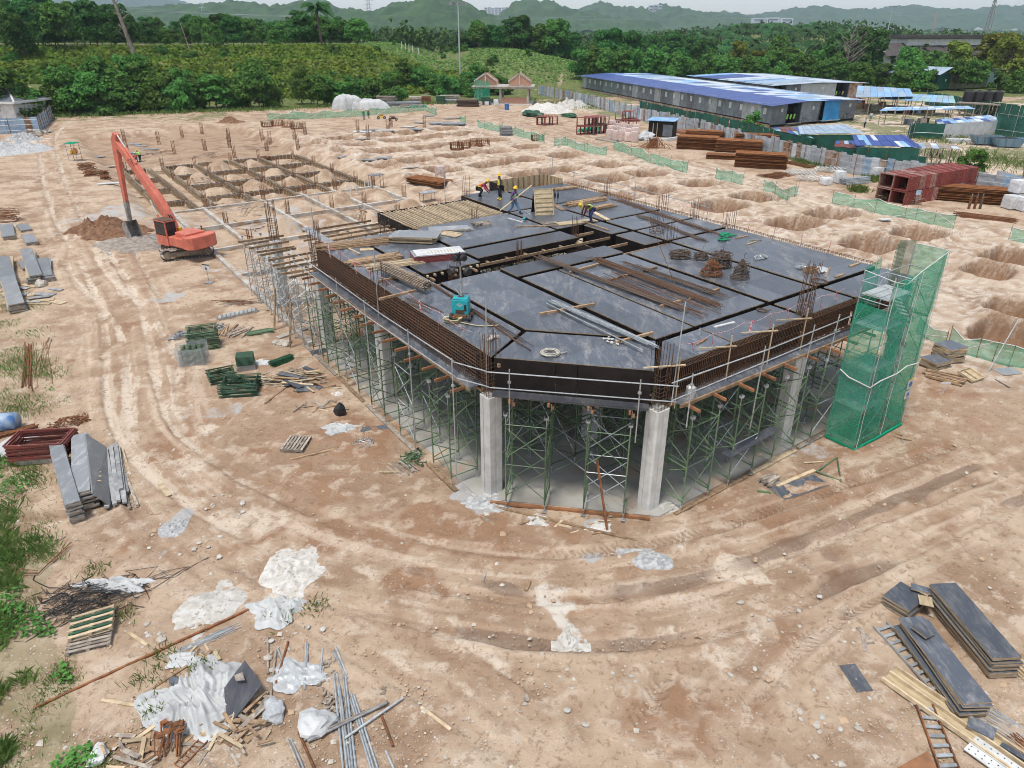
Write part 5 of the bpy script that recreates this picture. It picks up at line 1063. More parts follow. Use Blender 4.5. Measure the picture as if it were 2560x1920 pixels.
for k in range(9):
 for y in(-.4,.4):mb.tube((-.62,y,.15+.09*k),(.62,y,.15+.09*k),.03,5)
 for x in(-.5,-.2,.1,.4):mb.tube((x,-.5,.17+.09*k),(x+.1,.5,.17+.09*k),.025,5)
mb.build('frames','green_steel',t);mb=MB();rows=[];rg=random.Random(2)
for j in range(6):rows.append([((.78+.05*rg.random())*math.copysign(min(1,abs(math.cos(a)*1.25)),math.cos(a)),(.6+.05*rg.random())*math.copysign(min(1,abs(math.sin(a)*1.25)),math.sin(a)),.02+j*.19+(.1*rg.random()if j==5 else 0))for a in[k/28*6.283 for k in range(29)]])
mb.grid(rows);mb.build('plastic_wrap','wrap',t);MB().box((0,0,.06),(1.3,1.0,.1)).build('pallet_base','old_timber',t)
scatter(455,842,.75,.4,60,lambda rg:MB().tube((-.22,0,.03),(.22,0,.03),.02,5).box((.22,0,.03),(.02,.14,.14)),'galv','jack_heap','heap of galvanised screw jacks left of the tall frame stack','jacks',False,hgt_=.3);scatter(548,822,.4,.3,24,lambda rg:MB().tube((-.2,0,.03),(.2,0,.03),.02,5).box((.2,0,.03),(.02,.13,.13)),'galv','jack_heap','few screw jacks right of the tall frame stack','jacks',False,seed=3,hgt_=.25)
# stair truss
p,q2=GP(545,800),GP(645,778);t=thing('stair_stringer','galvanised stair section lying flat near the scaffold','stair',tuple((p+q2)/2),math.atan2(q2.y-p.y,q2.x-p.x));L=(q2-p).length
for y in(-.22,.22):MB().box((0,y,.1),(L,.05,.16)).build('stringer','galv',t)
for k in range(9):x=-L/2+.2+k*(L-.4)/8;mb=MB();mb.add([(x-.14,-.2,.05),(x+.14,-.2,.05),(x,-.2,.28),(x-.14,.2,.05),(x+.14,.2,.05),(x,.2,.28)],[(0,1,2),(3,5,4),(0,2,5,3),(1,4,5,2)]);mb.build('tread','steel_plank',t)
sticks('timber_offcuts','short brown timbers lying beside the stair section','timber',tuple(GP(548,842)),tuple(GP(568,812)),7,.9,.12,.06,'timber',None,1,.2,rot=.3);sticks('pipe_bundle','small bundle of green and grey pipes near the leaning timbers','pipes',tuple(GP(616,838)),tuple(GP(684,826)),14,.7,.06,.06,'green_steel',None,2,.04,tub=True,rot=.08,part='pipe')
sticks('timber_offcuts','crossed sticks and pipes in front of the stair section','timber',tuple(GP(575,845)),tuple(GP(615,818)),7,1.0,.07,.05,'old_timber',None,1,.3,rot=.6)
plank('white_board','whitish board lying near the scaffold feet',GP(694,846),GP(764,822),.45,.08,'white_concrete')
for k,(u,v)in enumerate([(690,858),(702,862),(714,864),(722,856),(708,856)]):crumple('%s of five white stones by the leaning timbers'%ORD[k],tuple(GP(u,v)),.25,.2,.13,'stone','stone','stone',20+k,2,.2)
for(u0,v0,u1,v1,z1,lb)in[(686,825,683,710,2.6,'dark timber leaning on the grey frames, left of the pair'),(725,868,741,744,2.7,'dark timber leaning on the frames, right of the pair'),(716,805,722,720,2.2,'thin timber leaning on the grey frames')]:
 p=GP(u0,v0);mb=MB();mb.bar(p,Vector((p.x+.35,p.y+.25,z1+p.z)),.11,.09);one('leaning_timber',mb,'timber',lb,'timber','timbers leaning on the scaffold')
 # warning sign
c=GP(523,707);t=thing('warning_sign','small white warning board with a black picture on a stand','sign',tuple(c),R(-20));MB().tube((0,0,0),(0,0,1.0),.02,5).build('post','grey_paint',t);MB().box((0,0,.02),(.6,.4,.04)).build('foot','grey_paint',t);sg=MB().box((0,-.02,1.15),(.62,.02,.5)).build('board','white_paint',t);MB().box((0,-.034,1.36),(.62,.008,.08)).build('dark_strip','black',sg)
mb=MB();mb.add([(-.1,-.035,1.0),(.1,-.035,1.0),(0,-.035,1.25)],[(0,1,2)]);mb.build('pictogram','black',sg)
rg=random.Random(8);c=GP(600,760);t=thing('rebar_tangle','tangle of rusty bars and thin rods near the far scaffold','rebar',tuple(c))
for k in range(26):a=rg.uniform(-.4,.5);l=rg.uniform(.5,1.3);o_=Vector((rg.uniform(-.9,.9),rg.uniform(-.5,.6),.03+.2*rg.random()));MB().path([o_-Vector((math.cos(a)*l,math.sin(a)*l,.02)),o_+Vector((0,0,.06)),o_+Vector((math.cos(a)*l,math.sin(a)*l+.1,.02))],.018,4).build('bar','rust' if k%2 else 'old_timber',t)
# timber waste heap
rg=random.Random(12);c=GP(738,950);t=thing('timber_waste','big heap of broken planks and black plywood strips','timber',tuple(c))
for k in range(85):
 a=rg.gauss(-.12,.5);l=rg.uniform(.5,1.7);x,y=rg.gauss(0,.95),rg.gauss(0,.6);h=max(.02,.34-.18*(x*x*.5+y*y))*rg.random()+.02;m_=rg.choice(['timber','pale_timber','pale_timber','old_timber','timber','film_ply']);w_=rg.uniform(.16,.4)if m_=='film_ply' else rg.uniform(.05,.14)
 MB().box((x,y,h),(l,w_,.03),a,0,rg.uniform(-.12,.12),rg.uniform(-.14,.14)).build('scrap',m_,t)
for k,(u0,v0,u1,v1,m_,lb)in enumerate([(652,898,782,893,'pale_timber','long pale plank behind the heap of broken planks'),(662,1010,720,965,'timber','stick lying in front of the heap of broken planks'),(725,1150,843,1122,'timber','long brown timber right of the wooden pallet'),(735,1145,846,1118,'timber','second long timber beside the first near the pallet'),(803,1098,872,1078,'old_timber','weathered batten in front of the white crumpled sheet'),(947,1181,1000,1181,'pale_timber','pale stick left of the pipes near the chamfer'),(1236,1268,1590,1352,'timber','long thin timber pointing away from the sole beam'),(1480,1135,1518,1328,'rust','x')]):
 if lb=='x':continue
 plank('batten',lb,GP(u0,v0),GP(u1,v1),.1,.05,m_)
p=GP(1518,1325);mb=MB();mb.bar(p,(p.x-.42,p.y+.9,2.5),.07,.07);one('leaning_bar',mb,'rust','rusty bar leaning on the scaffold under the chamfer panel','rebar')
def pallet(label,u,v,rz,mt='old_timber',dz=0.,tilt=0.,green=False):
 c=GP(u,v);t=thing('pallet',label,'pallet',(c.x,c.y,c.z+dz),rz,'wooden pallets');t.rotation_euler=(0,tilt,rz);a=MB().box((0,0,0),(1.2,.095,.022)).mesh('slat',[mt]);b=MB().box((0,0,0),(.1,1.0,.09)).mesh('stringer',[mt]);gslat=MB().box((0,0,0),(1.2,.095,.022)).mesh('slat',['dark_green'])
 for k in range(7):link('slat',gslat if green and k%2 else a,t,(0,-.45+k*.15,.135))
 for k in range(4):link('slat',a,t,(0,-.45+k*.3,.012))
 for x in(-.55,0,.55):link('stringer',b,t,(x,0,.074))
pallet('wooden pallet lying by itself near the mesh-reinforced side',741,1113,R(85));pallet('lower weathered pallet beside the burnt cables',228,1600,R(20));pallet('upper green-slatted pallet beside the burnt cables',236,1572,R(22),'pale_timber',.17,-.06,True)
def crsheet(label,u,v,rx,ry,h,mt='tarp_white',name='plastic_sheet',seed=0,folds=7,cat='plastic sheet',n=30,flat=False):
 """a crumpled sheet draped in folds over the ground"""
 rg=random.Random(seed);c=GP(u,v);ph=[rg.uniform(0,6.28)for _ in range(8)];rows=[]
 for j in range(n+1):
  r=[]
  for i in range(n+1):
   s,t_=i/n*2-1,j/n*2-1;rr=max(abs(s),abs(t_));sq=1/max(1e-3,math.hypot(s,t_))*rr;x,y=s*sq,t_*sq;th=math.atan2(y,x);ed=1+.16*math.sin(3*th+ph[0])+.12*math.sin(5*th+ph[1])+.07*math.sin(9*th+ph[2])
   f=(1-2*abs(math.sin(x*folds*.6+y*1.4+ph[3]+.9*math.sin(y*3+ph[4]))))*.55+.45*(1-2*abs(math.sin(y*folds*.8-x*2.2+ph[5]+math.sin(x*4))))+.35*(1-2*abs(math.sin((x*1.3+y)*folds*1.5+ph[6]+math.sin(y*5))))
   z=h*max(0,(1-rr**2))*(.75+.4*f)+.028*f*folds/6*min(1,h*4+.3)+.04+rg.uniform(-.012,.012)
   if flat:z=h*max(0,1-rr**5)*(.94+.08*f)+.02
   wx,wy=c.x+x*rx*ed,c.y+y*ry*ed;r.append((wx,wy,max(z,.012)+c.z))
  rows.append(r)
 mb=MB();mb.grid(rows);return one(name,mb,mt,label,cat,None,True)
crsheet('crumpled white plastic in front of the scaffold feet',850,1072,.85,.5,.18,seed=1);crsheet('crumpled whitish tarp lying between the two lime piles',690,1530,.85,.7,.35,seed=2,folds=8)
crsheet('clear crumpled plastic over two pipe ends',742,1690,.8,.55,.12,'plastic_clear',seed=3);crsheet('small scrap of white plastic above the big tarp',463,1652,.55,.3,.12,seed=4)
crsheet('big white tarp thrown over a pile of waste',490,1752,1.3,1.35,.45,'tarp_white','tarp',5,9,'tarp',56)
crsheet('strip of dirty white plastic over the burnt cables',290,1465,1.2,.35,.3,'tarp_white',seed=6);crsheet('pile of white plastic sheet by the green brace cube',655,908,.7,.4,.12,seed=7)
crumple('tied white rice sack beside the long pipes',tuple(GP(792,1812)),.5,.42,.3,'tarp_white','sack','sack',8,3,.18);crumple('pale printed carrier bag near the plywood and tarp',tuple(GP(683,1778)),.4,.33,.22,'plastic_clear','carrier_bag','bag',9,3,.25);crumple('white foam scrap at the grass edge at the bottom',tuple(GP(248,1892)),.25,.3,.15,'white_paint','foam_scrap','foam',10,2,.25)
crumple('black wrapped bundle standing near the scaffold feet',tuple(GP(851,1036)),.28,.24,.45,'black','black_sack','sack',13,2,.15)
# lime and rubble heaps
def mound(label,u,v,rx,ry,h,mt,name,cat,seed=0,n=34,rough=.25,g=None,kind=None):
 rg=random.Random(seed);c=GP(u,v);rows=[];xs=np.linspace(-1.5,1.5,n+1);X,Y=np.meshgrid(xs,xs);rr=np.hypot(X,Y)+(fbm(X*1.6+seed*7,Y*1.6,seed,4)-.47)*1.1
 Z=h*np.clip(1-rr,0,1)**.8*(1+rough*(fbm(X*7+seed,Y*7,seed+5,3)-.45)*4)-.05*(rr>1)-.03
 gy=gh(c.x+X*rx,c.y+Y*ry)
 mb=MB();mb.grid([[(c.x+X[j,i]*rx,c.y+Y[j,i]*ry,gy[j,i]+Z[j,i])for i in range(n+1)]for j in range(n+1)]);return one(name,mb,mt,label,cat,g,False)
mound('bright white lime pile with a mossy streak',525,1520,1.15,1.2,.28,'lime','lime_pile','lime pile',1);mound('broad cracked lime pile at the edge of the wheel tracks',728,1425,1.05,1.4,.2,'lime','lime_pile','lime pile',2,rough=.5);mound('small heap of grey crushed stone on the turning curve',1628,1402,.75,.5,.3,'rubble','rubble_pile','rubble',3);mound('low spill of white rubble in the middle of the turning curve',1425,1585,.4,.5,.12,'lime','rubble_pile','rubble',14,rough=.6)
mound('low scatter of grey rubble right of the tilted panel',432,1320,.5,.65,.12,'rubble','rubble_pile','rubble',5,rough=.6);mound('white powder heap at the foot of the right chamfer column',1655,1265,.9,.6,.1,'lime','rubble_pile','rubble',6,rough=.6);mound('crushed concrete round the foot of the left chamfer column',1215,1250,1.1,.75,.12,'rubble','rubble_pile','rubble',7,rough=.6);mound('pale powder patch in front of the rusty sole beam',1490,1315,.6,.35,.1,'lime','rubble_pile','rubble',8,rough=.6);mound('pale powder spill left of the rusty sole beam',1345,1300,.5,.4,.08,'lime','rubble_pile','rubble',9,rough=.6);mound('grey screed spill under the scaffold right of the chamfer',1825,1185,.6,.5,.08,'rubble','rubble_pile','rubble',10,rough=.5);mound('white sand bag spill near the plank heap',845,990-5,.45,.3,.12,'lime','rubble_pile','rubble',11)
# burnt cables
rg=random.Random(21);c=GP(225,1500);t=thing('burnt_cables','sprawling tangle of burnt black cables at the left verge','cables',tuple(c))
for k in range(150):
 a=rg.gauss(.55,.5)+(math.pi if rg.random()<.5 else 0);l=abs(rg.gauss(.5,.85))+.3;x,y=rg.gauss(0,.6),rg.gauss(0,.45);z=.03+.3*rg.random()*max(0,1-(x*x+y*y));pts=[]
 for j in range(6):f=j/5;pts.append((x+math.cos(a+f*rg.uniform(-.6,.6))*l*f,y+math.sin(a+f*rg.uniform(-.6,.6))*l*f*.8,max(.01,z*(1-f)+.05*rg.random())))
 MB().path(pts,rg.uniform(.009,.016),4).build('cable','black' if k%6 else 'dark_rebar',t)
 # rods and pipes
plank('rusty_pipe','very long rusty pipe running from the lime pile into the grass',GP(622,1526),GP(88,1772),.07,.07,'rust','pipe')
sticks('bar_bundle','thin galvanised bars lying beside the long rusty pipe','pipes',tuple(GP(408,1648)),tuple(GP(594,1566)),7,.3,.025,.025,'galv',None,1,.05,tub=True,rot=.03,part='bar')
PIP=[(835,1690,858,1925,'galv'),(843,1686,868,1925,'galv'),(858,1690,882,1925,'galv'),(864,1694,890,1925,'galv'),(849,1715,876,1925,'galv'),(878,1737,935,1925,'galv'),(885,1740,945,1925,'galv'),(876,1752,928,1925,'galv'),(761,1857,970,1760,'old_timber'),(770,1860,968,1764,'grey_paint'),(862,1853,1007,1752,'galv'),(669,1593,671,1687,'old_timber'),(691,1623,677,1743,'old_timber'),(721,1606,690,1711,'rust'),(694,1624,708,1658,'galv'),(766,1608,762,1726,'galv'),(770,1612,768,1660,'galv'),(807,1625,800,1711,'galv'),(832,1629,869,1700,'grey_paint'),(840,1621,868,1690,'galv'),(953,1789,983,1868,'rust'),(718,1850,750,1925,'old_timber'),(748,1834,787,1925,'rust'),(728,1850,760,1925,'galv'),(965,1880,985,1925,'galv')]
for k,(u0,v0,u1,v1,m_)in enumerate(PIP):
 p,q2=GP(u0,v0),GP(u1,v1);L=(q2-p).length;mb=MB();r=.035;dz=.04+(.07 if 8<=k<=10 else .0)
 mb.tube(p+Vector((0,0,dz)),q2+Vector((0,0,dz)),r,7);kind={'galv':'galvanised','old_timber':'weathered','rust':'rusty','grey_paint':'dull grey'}[m_]
 where='of the long bundle running off the bottom of the picture' if k<5 else 'of the second bundle running off the bottom' if k<8 else 'crossing over the long pipe bundles' if k<11 else 'lying loose between the tarp and the wheel tracks' if k<20 else 'lying loose near the bottom edge'
 o=one('scaffold_pipe',mb,m_,'%s %s pipe %s'%((['short','long','straight','dented','bright'][k%5]),kind,where),'pipe','pipes lying at the bottom of the picture')
for k,(u,v,n)in enumerate([(826,1655,8),(818,1700,8),(802,1738,4),(826,1765,26),(960,1742,3)]):scatter(u,v,.35,.25,n,clampm,'old_timber','clamp_scatter',['few couplers beside two dull pipes','couplers scattered at the head of the long pipes','pair of couplers near the clear plastic','heap of couplers behind the white sack','stray couplers right of the crossing pipes'][k],'couplers',False,k,.05)
plank('wooden_stake','pointed pale wooden stake lying in the wheel tracks',GP(1052,1770),GP(1127,1826),.09,.05,'pale_timber','stake');plank('wood_chunk','short dark chunk of wood on the turning curve',GP(1318,1757),GP(1314,1740),.12,.08,'old_timber','timber');plank('wood_chunk','frayed dark stake on the turning curve',GP(1206,1455),GP(1214,1432),.1,.07,'old_timber','timber');plank('wood_chunk','stub of brown wood with a split end left of the rubble heap',GP(1314,1480),GP(1324,1455),.12,.1,'timber','timber')
# plywood and waste by the tarp
mb=MB();mb.slab([PZ(568,1818,.12),PZ(655,1712,.55),PZ(612,1650,.45),PZ(560,1720,.3)],.03);one('plywood_sheet',mb,'clean_ply','dark plywood sheet sticking out from under the big tarp','plywood');mb=MB();mb.slab([PZ(425,1722,.05),PZ(453,1718,.12),PZ(444,1690,.12),PZ(420,1692,.06)],.03);one('plywood_offcut',mb,'film_ply','scuffed plywood offcut behind the big tarp','plywood')
mb=MB();mb.slab([PZ(590,1702,.5),PZ(612,1700,.56),PZ(606,1680,.56),PZ(585,1688,.5)],.02);one('timber_offcut',mb,'old_timber','square of bare wood on the dark plywood by the tarp','timber')
def wastew(label,u,v,n,sx,sy,seed,mts=('old_timber','pale_timber','timber'),l0=.3,l1=.9,h=.2):
 rg=random.Random(seed);c=GP(u,v);t=thing('timber_waste',label,'timber',tuple(c),0,'scattered timber waste')
 for k in range(n):MB().box((rg.gauss(0,sx),rg.gauss(0,sy),.02+h*rg.random()),(rg.uniform(l0,l1),rg.uniform(.05,.13),.03),rg.uniform(-1.5,1.5),0,rg.uniform(-.1,.1),rg.uniform(-.12,.12)).build('scrap',rg.choice(mts),t)
wastew('broken battens heaped right of the big tarp',605,1810,44,.38,.5,1);wastew('loose battens left of the big tarp at the bottom',372,1830,10,.5,.3,2,h=.03);wastew('upright litter of narrow boards at the very bottom left',340,1905,12,.4,.25,3);wastew('battens scattered above the big tarp',500,1640,9,.6,.2,4,h=.03);wastew('sticks round the foot of the right-hand ply stacks',2170,1590,3,.2,.2,5,h=.02);wastew('splinters round the rusty sole beam',1380,1305,14,1.6,.35,6,l1=.5,h=.02);wastew('splinters below the right chamfer column',1540,1280,12,.5,.3,7,l1=.5,h=.02);wastew('chips of wood before the netted tower',2250,1100,5,.3,.2,8,l1=.5,h=.02);wastew('sticks lying below the heap of broken planks',800,1020,16,.8,.35,9,h=.04);wastew('planks poking from the waste under the tarp',520,1840,14,.5,.3,10,h=.06)
rg=random.Random(5);c=GP(425,1888);t=thing('rusty_jacks','cluster of rusty screw jacks with round plates below the tarp','jacks',tuple(c))
for k in range(16):a=rg.gauss(1.3,.15);x,y=rg.uniform(-.3,.3),rg.uniform(-.2,.2);j_=MB().tube((x,y,.05),(x-.1+rg.uniform(-.1,.1),y+.5,.3+.1*rg.random()),.02,5);j_.box((x-.1,y+.5,.34),(.17,.17,.015),rg.random(),0,rg.uniform(-.5,.5),rg.uniform(-.5,.5));j_.build('jack','rust',t)
p,q2=GP(445,1918),GP(515,1848);t=thing('rusty_lattice','rusty ladder-like frame lying below the tarp','frame',tuple((p+q2)/2),math.atan2(q2.y-p.y,q2.x-p.x));L=(q2-p).length
for y in(-.12,.12):MB().tube((-L/2,y,.05),(L/2,y,.05),.018,5).build('rail','rust',t)
for k in range(7):MB().tube((-L/2+L*k/6,-.12,.05),(-L/2+L*k/6,.12,.05),.014,5).build('rung','rust',t)
plank('rusty_pipe','thin pale bar crossing the ladder-like frame',GP(466,1862),GP(545,1925),.04,.04,'old_timber','pipe');plank('rusty_pipe','pale stake pointing to the bottom edge near the pipes',GP(528,1865),GP(495,1915),.06,.05,'old_timber','pipe');plank('rusty_pipe','weathered stake right of the pale one at the bottom',GP(570,1872),GP(598,1918),.07,.05,'old_timber','pipe')
p,q2=GP(25,1438),GP(180,1362);mb=MB()
mb.tube(tuple(p+Vector((0,0,.1))),tuple(GP(98,1372)+Vector((0,0,.12))),.02,5);mb.tube(tuple(GP(97,1440)+Vector((0,0,.1))),tuple(q2+Vector((0,0,.12))),.02,5);mb.tube(tuple(p+Vector((0,0,.1))),tuple(GP(97,1440)+Vector((0,0,.1))),.02,5);mb.tube(tuple(GP(104,1432)+Vector((0,0,.1))),tuple(GP(176,1372)+Vector((0,0,.12))),.015,5);mb.tube(tuple(GP(30,1430)+Vector((0,0,.14))),tuple(GP(97,1434)+Vector((0,0,.14))),.015,5)
one('rusty_bracket',mb,'rust','rusty scaffold frame lying half in the grass','frame')
plank('batten','small pale board lying alone on the wheel tracks',GP(422,1240),GP(400,1208),.22,.03,'pale_timber');plank('batten','thin white stick near the grass edge',GP(126,1366),GP(164,1342),.05,.03,'old_timber');plank('batten','pale batten below the burnt cables',GP(324,1584),GP(368,1614),.1,.04,'pale_timber');plank('batten','slim pole crossing the weeds at the bottom left',GP(255,1752),GP(412,1778),.09,.05,'pale_timber');plank('batten','slanting pole above the weeds left of the tarp',GP(338,1752),GP(470,1666),.07,.06,'timber');plank('batten','brown pole on the foam scrap at the bottom left',GP(225,1915),GP(298,1858),.08,.05,'timber')
# jacks, offcuts, pipes by the left scaffold foot
scatter(912,1108,.45,.3,16,lambda rg:MB().tube((-.22,0,.03),(.22,0,.03),.02,5).box((.22,0,.03),(.02,.13,.13)),'galv','jack_heap','few galvanised jacks below the white crumpled plastic','jacks',False,seed=7,hgt_=.06);scatter(1035,1150,.6,.45,36,lambda rg:MB().tube((-.24,0,.03),(.24,0,.03),.02,5).box((.24,0,.03),(.02,.13,.13)),'green_steel','jack_heap','heap of green and grey jacks at the near scaffold foot','jacks',False,seed=8,hgt_=.2)
sticks('pipe_bundle','row of weathered pipes lying near the left chamfer column','pipes',tuple(GP(990,1155)),tuple(GP(1030,1188)),8,1.0,.07,.06,'old_timber',None,1,.08,tub=True,rot=.06,part='pipe')
sheets('plywood_offcut','small dark plywood square left of the jacks','plywood',tuple(GP(911,1076)),.55,.4,.5,2,.03,['film_ply','ply_edge']);sheets('plywood_offcut','small scuffed plywood board near the sole plank','plywood',tuple(GP(955,1070)),.75,.4,.3,1,.03,['film_ply','ply_edge']);sheets('plywood_offcut','black ply board propped in the far scaffold','plywood',tuple(GP(798,882)),.9,.6,.5,2,.05,['clean_ply','ply_edge'])
# --- right of the building
sheets('plywood_sheet','black plywood sheet lying flat on the earth right of the building','plywood',tuple(GP(2000,1218)),2.4,.85,math.atan2(PZ(2050,1200,0).y-PZ(1950,1232,0).y,PZ(2050,1200,0).x-PZ(1950,1232,0).x),1,.03,['film_ply','ply_edge'])
plank('batten','long pale batten behind the flat plywood sheet',GP(1942,1217),GP(2036,1177),.16,.06,'pale_timber');plank('batten','green bar end near the flat plywood sheet',GP(1893,1229),GP(1926,1234),.09,.07,'green_steel');plank('batten','single white batten out on the open earth',GP(2150,1249),GP(2186,1232),.08,.04,'pale_timber');plank('batten','thin white batten behind the green triangle',GP(2010,1158),GP(2060,1155),.06,.04,'pale_timber')
sticks('stick_bundle','short bundle of chopped sticks beside the flat plywood sheet','timber',tuple(GP(1908,1215)),tuple(GP(1935,1197)),26,.6,.09,.07,'old_timber',None,4,.08,rot=.25)
P3=[GP(2092,1146),GP(2041,1180),GP(2101,1205)];t=thing('triangle_bracket','green triangular scaffold bracket lying on the earth','bracket',tuple(P3[0]),0,None,True)
for k in range(3):MB().tube(P3[k]+Vector((0,0,.05)),P3[(k+1)%3]+Vector((0,0,.05)),.035,6).build('tube','green_steel',t)
p,q2=AB(7.6,-1.0,1.62),AB(10.6,-1.05,1.85);mb=MB();mb.bar(p,q2,.42,.05);one('scaffold_board',mb,'film_ply','dusty dark board laid across the scaffold right of the chamfer','board')
pstack('near pile of square black plywood offcuts by the green net',(2322,903),(2362,893),1.0,5,.09,['film_ply','ply_edge','ply_edge'],'plywood piles right of the tower',seed=1,jr=.1,cat='plywood');pstack('taller pile of black plywood offcuts behind the first',(2352,873),(2398,866),1.1,9,.09,['film_ply','ply_edge','ply_edge'],'plywood piles right of the tower',seed=2,jr=.1,cat='plywood')
sticks('timber_pile','loose pile of brown timbers under the black plywood offcuts','timber',tuple(GP(2312,935)),tuple(GP(2412,958)),22,1.3,.1,.06,'timber',None,3,.2,rot=.14)
c=GP(2424,945);t=thing('ply_tray','shallow pale plywood tray tilted on the timber pile','tray',tuple(c+Vector((0,0,.12))),R(28));t.rotation_euler=(R(14),0,R(28));MB().box((0,0,.02),(1.0,.9,.03)).build('base','ply_back',t)
for s in(-1,1):MB().box((0,s*.44,.08),(1.0,.04,.13)).build('edge','pale_timber',t);MB().box((s*.49,0,.08),(.04,.9,.13)).build('edge','pale_timber',t)
MB().box((0,0,.06),(.04,.86,.08)).build('rib','pale_timber',t)
plank('batten','dark stick on the earth beyond the plywood tray',GP(2488,948),GP(2524,968),.1,.05,'old_timber');sheets('plywood_offcut','grey sheet of plywood near the hanging green net','plywood',tuple(GP(2516,930)),1.2,.8,.2,2,.03,['grey_ply','ply_edge'])
c=GP(2357,985);t=thing('marker_sign','tiny white marker board on a stick below the timber pile','sign',tuple(c));MB().tube((0,0,0),(0,0,.6),.02,5).build('stick','white_paint',t);MB().box((0,0,.62),(.5,.02,.12)).build('board','white_paint',t)
sheets('plywood_offcut','small black plywood rectangle lying alone at the lower right','plywood',tuple(GP(2138,1697)),.95,.5,R(97),1,.03,['film_ply','ply_edge'])
# --- bottom right: ply stacks, ladders, beam form
dr=math.atan2(PZ(2535,1618,.9).y-PZ(2396,1460,.9).y,PZ(2535,1618,.9).x-PZ(2396,1460,.9).x)
c=PZ(2450,1545,.9);SP=sheets('plywood_stack','taller plywood stack at the bottom right with a long clean brown sheet on top','plywood',(c.x-.05,c.y+.1,.0),3.0,.85,dr,16,.05,['film_ply','ply_edge','grey_ply'],'plywood stacks at the bottom right',.07,.03,seed=3)
c=PZ(2355,1640,.6);SP2=sheets('plywood_stack','lower plywood stack at the bottom right with dusty panels on top','plywood',(c.x,c.y,.0),3.1,.8,dr,11,.05,['film_ply','ply_edge','film_ply'],'plywood stacks at the bottom right',.09,.04,seed=4)
sheets('plywood_offcut','black square offcut resting on the lower plywood stack','plywood',tuple(PZ(2310,1575,.68)-Vector((0,0,.04))),.5,.42,dr+.4,2,.03,['film_ply','ply_edge'])
sheets('plywood_offcut','scuffed black boards with cement crust behind the lower stack','plywood',tuple(GP(2255,1515)),1.1,.85,R(38),7,.06,['film_ply','ply_edge'],None,.05,.05);sheets('plywood_offcut','bare wooden square between the two plywood stacks','plywood',tuple(GP(2305,1530)+Vector((0,0,.45))),.45,.4,R(70),1,.03,['ply_back','ply_edge']);sheets('plywood_offcut','narrow scuffed board leaning behind the taller stack','plywood',tuple(GP(2300,1505)+Vector((0,0,.5))),.8,.3,R(-25),1,.04,['film_ply','ply_edge'])
def ladder(label,r0,r1,n,mt='galv',sag=0.,z=.06):
 A_=[PZ(*r0[0],z),PZ(*r0[1],z)];B_=[PZ(*r1[0],z),PZ(*r1[1],z)];t=thing('ladder',label,'ladder',tuple(A_[0]),0,'ladders at the bottom right',True)
 for q2 in(A_,B_):MB().bar(q2[0],q2[1],.04,.07).build('rail',mt,t)
 for k in range(n):f=(k+.6)/n;MB().bar(A_[0].lerp(A_[1],f),B_[0].lerp(B_[1],f),.09,.03).build('rung','galv',t)
ladder('galvanised ladder lying along the lower plywood stack',((2184,1566),(2336,1732)),((2217,1555),(2367,1718)),9);ladder('rusty railed ladder running off the bottom edge',((2289,1756),(2350,1926)),((2331,1762),(2398,1922)),7,'rust')
p,q2=PZ(2222,1682,.1),PZ(2580,1930,.1);ax=math.atan2(q2.y-p.y,q2.x-p.x);L=(q2-p).length;t=thing('beam_form','long pale timber beam form lying open side up','formwork',tuple((p+q2)/2-Vector((0,0,.1))),ax);MB().box((0,0,.03),(L,.72,.04)).build('base_board','ply_back',t)
for y in(-.36,.02,.36):MB().box((0,y,.1),(L,.05,.14)).build('rail','pale_timber',t)
mb=MB();mb.box((.55,.2,.19),(.62,.42,.03),.25);mb.build('black_offcut','film_ply',t);mb=MB();mb.box((1.6,.2,.16),(1.1,.16,.03),.12);mb.build('black_offcut','film_ply',t)
sticks('bar_bundle','thin grey bars lying right of the beam form','pipes',tuple(GP(2440,1770)),tuple(GP(2570,1850)),10,.8,.03,.03,'galv',None,1,.1,tub=True,rot=.06,part='bar');sticks('bar_bundle','rusty bars at the right edge beside the beam form','pipes',tuple(GP(2525,1835)),tuple(GP(2580,1880)),6,.3,.04,.04,'rust',None,1,.05,tub=True,rot=.06,part='bar');sticks('timber_pile','pale timbers at the right edge behind the plywood stacks','timber',tuple(GP(2535,1650)),tuple(GP(2590,1700)),10,.9,.1,.06,'pale_timber',None,3,.03)
c=PZ(2485,1905,.03);t=thing('perforated_plate','white perforated steel plates at the bottom edge','plate',(c.x,c.y,.0),ax)
for s in(-1,1):
 pl=MB().box((0,s*.17,.1),(1.2,.32,.03)).build('plate','white_paint',t);me=MB().tube((0,0,0),(0,0,.004),.02,6).mesh('hole',['black'])
 for k in range(14):link('hole',me,pl,(-.52+.16*(k%7),s*.17-.07+.14*(k//7),.115))
mb=MB();mb.slab([PZ(2240,1925,.02),PZ(2345,1925,.06),PZ(2318,1878,.06),PZ(2250,1915,.03)],.02);one('brown_board',mb,'orange_timber','corner of a brown board under the ladder at the bottom edge','board')
